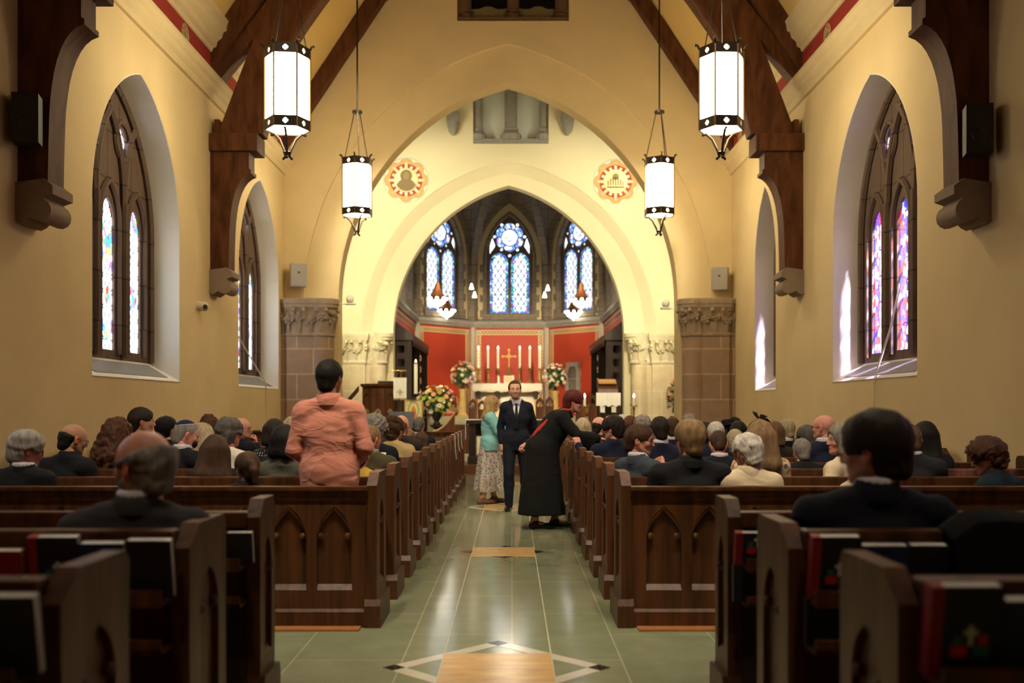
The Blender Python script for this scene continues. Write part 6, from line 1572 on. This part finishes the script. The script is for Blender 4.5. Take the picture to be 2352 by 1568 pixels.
creased(SALMON); WHITEB = cloth('white_blouse', (.55, .47, .40)); DOTS = polka('polka_dots', (.012, .012, .016), (.55, .52, .5), 42, .24)
FLOR = floral('floral_cream', (.60, .50, .32), [(.50, .17, .05), (.10, .09, .08), (.62, .52, .34), (.40, .30, .14)], 26); FLORG = floral('floral_green', (.05, .08, .06), [(.20, .22, .16), (.03, .05, .04)], 30)
def cap_extra(body, J, xf, s):
    f = Field((-.10, -.13, .02), (.10, .10, .16), .006); f.ell((0, -.016, .036), (.085, .109, .097), 0); f.cut((0, -.03, .092), (0, .38, -1), .004); P, Q = f.mesh(); Geo().add((xf(P), Q)).build('skullcap', cloth('cap_navy', (.012, .018, .07)), body)
    pts = []
    for i in range(33):
        a = i * math.pi / 16; x, y = .070 * math.cos(a), -.03 + .083 * math.sin(a); z = .092 + .38 * (y + .03) ; pts.append(xf(V3(x, y, z)[None])[0])
    b = MB(); b.tube(pts, .0035, 6); b.build('cap_trim', SHIRT, body, True)
    b = MB(); b.ball(xf(V3(0, -.118, .055)[None])[0], .008, 8, 6); b.build('cap_clip', M('silver_clip', (.8, .8, .82), .15, 1), body, True)
    mask_extra(body, J, xf, s)
def mask_extra(body, J, xf, s):
    f = Field((-.08, .02, -.12), (.08, .14, .0), .005); f.ell((0, .050, -.055), (.056, .064, .05), 0); f.cut((0, .045, 0), (0, -1, 0), .004); f.cut((0, 0, -.018), (0, .1, 1), .005); P, Q = f.mesh(); Geo().add((xf(P), Q)).build('face_mask', BLK, body)
    for e in (-1, 1):
        b = MB(); b.tube([xf(V3(*p)[None])[0] for p in ((e * .052, .062, -.03), (e * .078, .01, .022), (e * .082, -.022, .0), (e * .070, .01, -.045), (e * .05, .06, -.075))], .002, 5); b.build('mask_strap', BLK, body, True)
def bow_extra(body, J, xf, s):
    b = MB(); b.tube([xf(V3(.098 * math.cos(a), .02, .036 + .108 * math.sin(a))[None])[0] for a in [i * math.pi / 12 for i in range(13)]], .006, 6)
    for q in ((-.01, .02, .155, -.055, .03, .21), (.01, .02, .155, .06, .02, .17), (.02, .02, .15, .085, .03, .125), (.0, .02, .155, .03, .03, .185)):
        p0, p1 = xf(V3(*q[:3])[None])[0], xf(V3(*q[3:])[None])[0]; b.tube([p0, (p0 + p1) / 2 + V3(0, 0, .008), p1], [.008, .014, .002], 6)
    b.build('bow_headband', cloth('bow_brown', (.022, .010, .006)), body, True)
def clip_extra(body, J, xf, s):
    b = MB()
    for e in (-1, 1): b.tube([xf(V3(e * .012, -.125, .03)[None])[0], xf(V3(e * .016, -.15, .0)[None])[0], xf(V3(e * .012, -.125, -.04)[None])[0]], [.006, .010, .004], 6)
    b.build('hair_clip', M('horn_clip', (.22, .15, .09), .3), body, True)
def hat_extra(body, J, xf, s):
    b = MB(); b.loft([[xf(V3(r * math.cos(a), -.01 + r * 1.1 * math.sin(a), z)[None])[0] for a in [i * math.pi / 10 for i in range(20)]] for r, z in ((.15, .068), (.152, .074), (.10, .085), (.095, .15), (.05, .165))]); b.build('hat', BLK, body, True)
def earring_extra(body, J, xf, s):
    b = MB(); b.tube([xf(V3(.084, .0, -.035)[None])[0], xf(V3(.085, .0, -.085)[None])[0]], .004, 6); b.build('earring', M('silver_clip', (.8, .8, .82), .15, 1), body)

def seat(px, ytop, k, label, yaw=0, head=(0, 0, 0), J=None, **kw):
    Y = (ROWY[k] if k >= 0 else {-1: 3.58, -2: 2.56}[k]) + .27
    zt = Z(ytop, Y); h = {'curly': .04, 'updo': .03, 'wavy': .025, 'thick': .025}.get(kw.get('hair', ('short',))[0] if kw.get('hair') else '', .012)
    s0 = 1.205 + .125 + h; s = min(1.07, max(.80, zt / s0)); dz = zt - s * s0
    J = J or sit_joints()
    vox = .009 if Y < 5 else (.011 if Y < 8 else (.014 if Y < 11.2 else .018))
    hv = kw.pop('hs', 1.0)
    return person(label, (X(px, Y), Y, max(-.06, min(.10, dz))), yaw, J, s, vox, head=head, hs=hv, bottom=kw.pop('bottom', CHAR), **kw)
def JS(**kw):
    J = sit_joints()
    for k, v in kw.items(): J[k] = V3(*v)
    return J
GL = 'people in the left pews'; GR = 'people in the right pews'
def L_(*a, **k): k.setdefault('bulk', 1.06 if k.get('sex') != 'f' else .98); return seat(*a, group=GL, **k)
def R_(*a, **k): k.setdefault('bulk', 1.06 if k.get('sex') != 'f' else .98); return seat(*a, group=GR, **k)
lean = lambda d=.04, x=0: JS(hd=(x, .015 + d + .03, 1.19), neck=(x * .5, d * .8, 1.07), chest=(0, .03, .84))
# left block
L_(48, 984, 0, 'white haired person in a dark jacket at the far left edge, head bowed', 0, (-52, -14, 0), lean(.05), hair=('wavy', 'silver'), top=BLK, shirt=SHIRT, skin_='rosy', glasses=True, seed=1)
L_(153, 967, 1, 'balding dark haired man in black with glasses, second from the left edge', -12, (-32, -16, 0), lean(.04), hair=('ring', 'black'), top=BLK, glasses=True, skin_='tan', seed=2)
L_(268, 962, 2, 'woman with very long curly brown hair in a pale blouse, left of the bearded man', -8, (-20, -12, 8), hair=('curlylong', 'chestnut'), top=WHITEB, wear='blouse', sex='f', seed=3)
L_(324, 934, 3, 'tall dark haired balding man sitting against the left wall, facing right', -20, (-45, -4, 0), hair=('short', 'dark'), top=BLK, skin_='tan', seed=4)
L_(383, 955, 4, 'black haired person half hidden behind the man with the blue skullcap', 0, (-30, 0, 0), hair=('thick', 'black'), top=BLK, seed=5)
L_(412, 960, 2, 'man wearing a blue skullcap and a black face mask', -22, (-40, -18, 0), lean(.05), hair=('crew', 'gray'), top=BLK, skin_='rosy', extra=cap_extra, shirt=SHIRT, seed=6)
L_(466, 972, 3, 'blonde woman with loose hair left of the man in the white jacket', -6, (-8, -10, -6), hair=('long', 'ashblond'), top=cloth('mint', (.18, .36, .32)), wear='blouse', sex='f', seed=7)
L_(481, 953, 4, 'person with pinned up reddish curls behind the blonde woman', 0, (0, -6, 0), hair=('updo', 'chestnut'), top=BRNC, sex='f', seed=8)
L_(492, 1002, 1, 'woman with long dark brown hair behind the arched pew, right of the bearded man', 6, (12, -8, 6), hair=('long', 'brown'), top=BLK, sex='f', seed=9, hs=1.06)
L_(526, 958, 2, 'grey curly haired man in an ivory jacket', -14, (-14, -6, 0), hair=('wavy', 'saltpepper'), top=IVORY, skin_='rosy', seed=10)
JH = JS(elr=(.20, .16, .76), wrr=(.09, .15, 1.02))
L_(553, 957, 5, 'bald man with glasses resting his cheek on his hand', -40, (-48, -4, 0), JH, hair=None, top=DNAVY, glasses=True, skin_='rosy', hands={'r': ('fist', 0)}, seed=11)
L_(630, 964, 3, 'woman with plum brown bobbed hair in a black polka dot dress', -10, (10, -12, 0), hair=('bob', 'dark'), top=DOTS, wear='blouse', sex='f', seed=12)
L_(672, 958, 5, 'pale blonde head half hidden by the standing man in salmon', 0, (-10, 0, 0), hair=('bob', 'ashblond'), top=CREAM, sex='f', seed=13)
L_(655, 979, 1, 'black haired woman in a grey jacket just left of the standing man', -6, (-14, -10, 0), hair=('bob', 'black'), top=GREYC, sex='f', seed=14)
L_(567, 1037, 0, 'girl with a brown ponytail behind the arched pew', 10, (26, -8, -4), hair=('pony', 'brown'), top=BLK, sex='f', seed=15)
L_(826, 1012, 1, 'small person in mustard yellow half hidden beside the salmon jacket', 0, (0, -10, 0), hair=('short', 'brown'), top=YEL, sex='f', seed=16)
L_(851, 974, 2, 'old man with thin pale hair in an olive jacket', -10, (-24, -8, 0), hair=('thin', 'darkblond'), top=OLIVE, skin_='rosy', seed=17, shirt=cloth('grey_collar', (.3, .28, .24)))
L_(860, 949, 3, 'person with thick curly grey hair in black, left of the hair clip', -6, (-12, -4, 0), hair=('curly', 'gray'), top=DNAVY, sex='f', seed=18)
L_(905, 955, 4, 'brown haired woman with a hair clip and a tan jacket', -10, (-16, -4, 0), hair=('updo', 'brown'), top=TAN, sex='f', extra=clip_extra, seed=19)
L_(922, 951, 5, 'bald pink head just beyond the woman with the hair clip', 0, (-10, -4, 0), hair=('ring', 'lightbrown'), top=BRNC, skin_='rosy', seed=20)
L_(936, 984, 6, 'small person with light curly hair in a beige jacket', 0, (-10, -18, 0), lean(.02), hair=('wavy', 'lightbrown'), top=BEIGE, sex='f', seed=21)
L_(968, 993, 7, 'child with straight brown hair beside the beige jacket', 0, (-10, -8, 0), hair=('bob', 'brown'), top=OLIVE, sex='f', seed=22)
L_(962, 957, 8, 'grey brown haired man in a navy suit near the front of the left pews', 0, (-6, -12, 0), hair=('short', 'saltpepper'), top=DNAVY, shirt=SHIRT, skin_='rosy', seed=23)
# right block
JG = JS(elr=(.20, .14, .78), wrr=(.06, .20, .985), elL=(0, 0, 0)); JG.pop('elL')
R_(1467, 973, 1, 'brown haired man with dark glasses turned sideways, fist near his mouth', -52, (-54, -8, 0), JG, hair=('short', 'brown'), top=SLATEB, shirt=SHIRT, glasses=True, eyes=True, skin_='rosy', hands={'r': ('fist', 40)}, seed=31)
R_(1585, 962, 0, 'man with thick dark blond hair and a wide black jacket, seen from behind', 4, (12, -4, 0), hair=('thick', 'darkblond'), top=BLK, skin_='rosy', bulk=1.28, seed=32)
R_(1722, 994, 0, 'white haired woman in a cream jacket, seen from behind', 0, (22, -16, 0), lean(.03), hair=('pixie', 'white'), top=CREAM, sex='f', skin_='rosy', seed=33, hs=1.06)
R_(1747, 966, 1, 'long haired blonde woman with a dark bow headband and floral dress', 0, (-6, 0, 0), hair=('long', 'darkblond'), top=FLOR, wear='blouse', sex='f', extra=bow_extra, seed=34)
R_(1846, 1003, 2, 'man with short greying hair and a wide dark jacket, right of the cream jacket', 0, (4, -14, 0), lean(.03), hair=('short', 'gray'), top=BLK, bulk=1.15, seed=35)
R_(1893, 950, 3, 'bald man with glasses in a navy suit, taller than those around him', 10, (38, 0, 0), hair=None, top=NAVY, shirt=SHIRT, glasses=True, skin_='rosy', seed=36)
JW = JS(elr=(.26, -.02, .80), wrr=(.30, -.20, .88))
def watch_extra(body, J, xf, s):
    w = J['wrr']; d = w - J['elr']; d /= np.linalg.norm(d); a = Vector(d).orthogonal().normalized(); c = Vector(d).cross(a)
    b = MB(); p = Vector(w - d * .03); b.loft([[p + Vector(d) * t + (a * math.cos(q) + c * math.sin(q)) * .036 for q in [i * math.pi / 8 for i in range(16)]] for t in (-.009, .009)]); b.build('wrist_watch', M('silver_clip', (.8, .8, .82), .15, 1), body, True)
R_(1936, 974, 1, 'grey curly haired woman in profile, mouth open, arm with a watch on the pew', 42, (52, 0, 0), JS(ell=(-.30, -.06, .80), wrl=(-.22, -.22, .90)), hair=('bob', 'gray'), top=CREAM, wear='blouse', sex='f', eyes=True, skin_='rosy', hands={'l': ('relaxed', 0)}, sleeve=.95, seed=37)
R_(1851, 976, 4, 'person with swept grey and black hair left of the bald man', -10, (40, -8, 0), hair=('thick', 'saltpepper'), top=BLK, glasses=True, seed=38)
R_(1806, 961, 5, 'older man with fair grey hair in a black jacket behind the bow headband', 8, (20, -6, 0), hair=('short', 'ashblond'), top=BLK, shirt=SHIRT, seed=39)
R_(1779, 969, 4, 'woman with straight brown grey hair and striped highlights right of the bow', 0, (-8, 0, 0), hair=('bob', 'lightbrown'), top=BRNC, sex='f', seed=40)
R_(1696, 968, 6, 'black haired woman with a bob left of the bow headband', 0, (0, 0, 0), hair=('bob', 'black'), top=DNAVY, sex='f', seed=41)
R_(1673, 966, 8, 'dark skinned person in a small black hat', 0, (50, -6, 0), hair=('short', 'black'), top=BLK, skin_='brown', extra=hat_extra, seed=42)
R_(1686, 958, 9, 'dark haired head behind the small black hat', 0, (0, 0, 0), hair=('curly', 'dark'), top=BLK, skin_='brown', seed=43)
R_(1644, 967, 4, 'white haired man half hidden behind the dark blond man', 0, (10, -8, 0), hair=('short', 'white'), top=NAVY, seed=44)
R_(1655, 984, 2, 'man with close cropped thinning hair and white collar, head bowed', 0, (-4, -30, 0), lean(.06), hair=('crew', 'brown'), top=DNAVY, shirt=SHIRT, skin_='rosy', glasses=True, seed=45)
R_(1689, 985, 3, 'grey blond head just right of the man with cropped hair', 0, (-12, -10, 0), hair=('short', 'ashblond'), top=BLK, seed=46)
R_(1621, 969, 5, 'dark brown haired person in dark blue right of the dark blond man', 0, (-20, -6, 0), hair=('thick', 'dark'), top=DNAVY, seed=47)
R_(1516, 955, 3, 'dark haired man with neat cut and white collar in a navy suit', 4, (4, -6, 0), hair=('short', 'dark'), top=NAVY, shirt=SHIRT, skin_='rosy', seed=48)
R_(1545, 957, 5, 'brown haired man in navy just right of the neat dark haired man', 0, (-6, -4, 0), hair=('short', 'brown'), top=NAVY, shirt=SHIRT, skin_='rosy', seed=49)
R_(1476, 952, 6, 'grey brown haired head above the man with dark glasses', 0, (0, -4, 0), hair=('wavy', 'gray'), top=BLK, seed=50)
R_(1447, 957, 7, 'head with dark red braids near the lectern', 0, (0, 0, 0), hair=('braids', 'chestnut'), top=BRNC, sex='f', skin_='brown', seed=51)
JP = JS(ell=(-.30, .0, .80), wrl=(-.335, .13, 1.00))
R_(1408, 954, 4, 'curly dark haired man in profile with his hand on the pew end', 12, (48, -8, 0), JS(ell=(-.27, .08, .82), wrl=(-.305, .28, 1.035)), hair=('wavy', 'dark'), top=NAVY, glasses=True, skin_='rosy', hands={'l': ('grip', 0)}, seed=52)
R_(1377, 955, 6, 'man with a bald crown and dark fringe, wearing glasses, near the aisle', -10, (-35, -4, 0), hair=('ring', 'dark'), top=BLK, glasses=True, skin_='rosy', seed=53)
R_(1400, 952, 8, 'bald crown seen behind the curly dark haired man', 0, (0, -6, 0), hair=('ring', 'gray'), top=BRNC, skin_='rosy', seed=54)
R_(1428, 951, 9, 'white haired head right of the curly dark haired man', 0, (0, -4, 0), hair=('short', 'white'), top=BLK, seed=55)
R_(1339, 961, 7, 'ash blonde woman with a straight bob in the aisle seat beyond the black gown', 0, (0, -4, 0), hair=('bob', 'ashblond'), top=BLK, sex='f', seed=56)
R_(1584, 950, 9, 'small dark grey head peeping over the dark blond man', 0, (0, 0, 0), hair=('curly', 'gray'), top=BLK, seed=57)
R_(2096, 969, 1, 'ginger blond man in a dark jacket right of the dark haired man', -8, (-6, -14, -8), lean(.03), hair=('short', 'lightbrown'), top=CHAR, shirt=SHIRT, skin_='rosy', bulk=1.1, seed=58)
R_(2126, 970, 2, 'person with a long dark veil of hair in a black coat by the right wall', -10, (-14, -6, 0), hair=('veil', 'black'), top=BLK, sex='f', seed=59)
R_(2294, 998, 0, 'curly auburn haired woman in dark teal looking down at the right edge', 34, (36, -20, 0), lean(.05), hair=('curly', 'chestnut'), top=TEALD, sex='f', glasses=True, skin_='rosy', seed=60)
# the two men in the near block
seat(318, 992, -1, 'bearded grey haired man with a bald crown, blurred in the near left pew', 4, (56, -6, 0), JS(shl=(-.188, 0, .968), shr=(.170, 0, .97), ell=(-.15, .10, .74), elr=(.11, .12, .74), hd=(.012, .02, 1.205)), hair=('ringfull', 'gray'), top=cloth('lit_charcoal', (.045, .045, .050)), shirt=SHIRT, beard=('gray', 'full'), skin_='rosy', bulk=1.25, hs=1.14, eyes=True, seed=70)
seat(2010, 948, -1, 'dark haired man in a black suit, blurred in the near right pew', 4, (46, -6, 0), JS(shl=(-.19, 0, .975), shr=(.19, 0, .975), ell=(-.13, .12, .74), elr=(.15, .10, .74)), hair=('thick', 'dark'), top=DNAVY, shirt=SHIRT, skin_='rosy', bulk=1.3, hs=1.08, eyes=True, seed=71)
# folded order of service held by the old man in olive
b = MB(); y = ROWY[2] + .55; x = X(866, y); z = Z(1065, y); b.loft([[(x - .075, y, z), (x, y + .02, z), (x + .075, y, z), (x + .075, y - .004, z), (x, y + .016, z), (x - .075, y - .004, z)], [(x - .075, y + .05, z + .10), (x, y + .07, z + .10), (x + .075, y + .05, z + .10), (x + .075, y + .046, z + .10), (x, y + .066, z + .10), (x - .075, y + .046, z + .10)]])
tag(b.build('service_leaflet', WHITE), 'open white leaflet before the old man in the olive jacket', 'leaflet')

# ------------------------------------------------------------------ the standing figures
# man in salmon, back to us
J = stand_joints(); J['elr'] = V3(.235, -.05, 1.13); J['wrr'] = V3(.17, .14, 1.02); J['ell'] = V3(-.222, -.03, 1.11); J['wrl'] = V3(-.15, .16, 1.0)
Ys = 7.02; person('man in a creased salmon linen jacket standing with his back to us', (X(757, Ys), Ys, .0), 0, J, Z(822, Ys) / 1.757, .0095, 'tan', 'm', ('short', 'black'), (-16, -3, 0), 1.10, SALMON, cloth('trouser_navy', (.015, .017, .03)), creases=.0028, hem=.80, hands={'l': ('relaxed', 0), 'r': ('relaxed', 0)}, shoes=BLK, seed=80)
# man in the dark suit, facing us
Ym = 13.59; J = stand_joints()
J['hipl'] = V3(-.09, 0, .91); J['knr'] = V3(.10, .06, .49); J['anr'] = V3(.10, .02, .085); J['tor'] = V3(.125, .15, .03)      # his right leg leads
J['knl'] = V3(-.12, -.04, .50); J['anl'] = V3(-.13, -.36, .14); J['tol'] = V3(-.145, -.24, .05)
J['ell'] = V3(-.27, -.10, 1.13); J['wrl'] = V3(-.20, -.20, .93); J['elr'] = V3(.235, -.06, 1.12); J['wrr'] = V3(.20, -.02, .90); J['hd'] = V3(.02, .03, 1.612)
person('bearded man in a dark suit and tie standing in the aisle facing us', (X(1186, Ym), Ym, 0), 180, J, Z(871, Ym) / 1.757, .010, 'fair', 'm', ('receding', 'brown'), (4, -3, 2), .90, DNAVY, DNAVY, SHIRT, ('dark', 'stubble'), True, hem=.80, hands={'l': ('relaxed', 60), 'r': ('relaxed', -60)}, shoes=M('black_leather', (.010, .009, .009), .22), lapel=True, tie=BLK, seed=81, creases=.003)
# woman in turquoise with the long skirt
Yw = 14.6; J = stand_joints(); J['elr'] = V3(.23, .12, 1.17); J['wrr'] = V3(.12, .34, 1.27); J['ell'] = V3(-.20, .14, 1.16); J['wrl'] = V3(-.06, .36, 1.27); J['anl'] = V3(-.09, .10, .085); J['tol'] = V3(-.10, .24, .03); J['anr'] = V3(.10, -.14, .10); J['tor'] = V3(.10, .0, .03)
J['hd'] = V3(0, .05, 1.60); J['neck'] = V3(0, .01, 1.47)
SKIRT = floral('floral_skirt', (.42, .38, .33), [(.12, .14, .22), (.50, .24, .18), (.16, .17, .16), (.55, .5, .44), (.10, .10, .10)], 38); TEAL = cloth('turquoise_knit', (.22, .50, .50))
def skirt_extra(hem, wmul, mat, name, wid=.24, xo=0.0, yo=0.0, amp=.02, nf=11, zt_=None, top_r=.128):
    def fx(body, J, xf, s):
        p = J['pelvis']; n = 66; rg = []; zt = zt_ or p[2] + .10
        for i in range(13):
            t = i / 12; z = zt + (hem - zt) * t; r = top_r * (1 - t) + wid * t; k = t ** 1.4
            rg.append([(p[0] + xo * k + (r * wmul + amp * t * math.sin(nf * a + 1.7 * math.sin(2 * a)) + .008 * t * math.sin(23 * a)) * math.cos(a), p[1] + yo * k + (r + amp * t * math.sin(nf * a + 1.7 * math.sin(2 * a))) * math.sin(a), z + .012 * t * math.sin(3 * a)) for a in [2 * math.pi * j / n for j in range(n)]])
        b = MB(); b.loft(rg, True, True); b.build(name, mat, body, True, ang=80)
    return fx
person('blonde woman in a turquoise cardigan and long floral skirt, standing in the aisle', (X(1124, Yw), Yw, 0), -78, J, Z(906, Yw) / 1.757, .011, 'fair', 'f', ('long', 'blond'), (-8, -6, 0), .92, TEAL, None, wear='sweater', hem=.85, hands={'l': ('relaxed', 0), 'r': ('relaxed', 0)}, shoes=M('tan_leather', (.24, .10, .06), .4), eyes=True, extra=skirt_extra(.19, 1.0, SKIRT, 'skirt', .245, 0, .02, .02, 11, .93), seed=82, sleeve=1.25)
# woman in the black gown bending to the right pews
Yg = 11.62; J = stand_joints()
J['pelvis'] = V3(0, -.05, .93); J['chest'] = V3(0, .12, 1.18); J['neck'] = V3(0, .235, 1.365); J['hd'] = V3(0, .335, 1.465); J['shl'] = V3(-.17, .20, 1.29); J['shr'] = V3(.17, .19, 1.29)
J['ell'] = V3(-.24, .36, 1.10); J['wrl'] = V3(-.12, .58, 1.04); J['elr'] = V3(.25, .36, 1.09); J['wrr'] = V3(.14, .60, 1.05)
J['ell'] = V3(-.27, -.02, 1.08); J['wrl'] = V3(-.16, -.20, .985)
J['anl'] = V3(-.09, .12, .12); J['tol'] = V3(-.10, .27, .03); J['knl'] = V3(-.09, .10, .50); J['anr'] = V3(.09, -.12, .12); J['tor'] = V3(.09, .04, .03); J['knr'] = V3(.1, -.05, .5)
GOWN = cloth('gown_black', (.008, .008, .008)); HOOD = cloth('hood_scarlet', (.50, .035, .02))
def gown_extra(body, J, xf, s):
    earring_extra(body, J, xf, s)
    # scarlet lined hood: round the neck and hanging down the back
    n = J['neck']
    for nm, off, r, m in (('hood_lining', -.012, .026, HOOD), ('hood', .035, .036, GOWN)):
        b = MB()
        for e in (-1, 1):
            P = [n + V3(e * .05, .085, -.075), n + V3(e * .085, .05, .01 - off * .3), n + V3(e * .10, -.03, .0 - off), n + V3(e * .10, -.16, -.09 - off), n + V3(e * .085, -.30, -.23 - off), n + V3(e * .05, -.40, -.36 - off), n + V3(0, -.43, -.41 - off)]
            b.tube(P, [r * .25, r * .6, r * .9, r * 1.2, r * 1.4, r * 1.2, r * .7], 8)
        b.build(nm, m, body, True)
    b = MB(); P = [[n + V3(x, -.05 - .36 * t, -.03 - .35 * t - .02 * math.sin(math.pi * (x + .09) / .18)) for x in (-.09, -.05, 0, .05, .09)] for t in [i / 6 for i in range(7)]]
    b.loft([[p for p in row] + [p + V3(0, .012, -.012) for p in reversed(row)] for row in P]); b.build('hood_lining', HOOD, body, True)
    # wide bell sleeves
    for q in 'lr':
        a, c = J['el' + q], J['wr' + q]; d = (c - a); dn = Vector(d).normalized(); rg = []
        for t, r in ((-.1, .072), (.3, .080), (.6, .088), (.80, .092), (.81, .08), (.3, .06)):
            p = Vector(a + d * t); u = dn.cross(Vector((0, 0, 1))).normalized(); w = u.cross(dn)
            rg.append([p + u * r * .72 * math.cos(k * math.pi / 8) + w * r * math.sin(k * math.pi / 8) * (2.1 * min(1, max(.5, t + .35)) if math.sin(k * math.pi / 8) < 0 else .75) for k in range(16)])
        b = MB(); b.loft(rg); b.build('bell_sleeve', GOWN, body, True)
    for q in 'lr':   # block heels and ankle straps
        t_, a = J['to' + q], J['an' + q]; b = MB(); b.box(a[0] - .022, a[0] + .022, a[1] - .065, a[1] - .02, 0, .075, .004); b.build('heel', M('black_leather', (.010, .009, .009), .22), body)
        b = MB(); pts = [(a[0] + .042 * math.cos(k * math.pi / 6), a[1] - .0 + .042 * math.sin(k * math.pi / 6), a[2] + .03) for k in range(13)]; b.tube(pts, .006, 6); b.build('ankle_strap', M('black_leather', (.010, .009, .009), .22), body)
person('woman in a black academic gown with scarlet hood leaning towards the right pews', (X(1252, Yg), Yg, 0), -90, J, 1.0, .011, 'rosy', 'f', ('thick', 'auburn'), (-2, -14, 0), 1.0, GOWN, None, wear='gown', hands={'l': ('grip', 0), 'r': ('relaxed', 0)}, shoes=M('black_leather', (.010, .009, .009), .22), eyes=True, glasses=True, extra=gown_extra, seed=83, creases=.002)
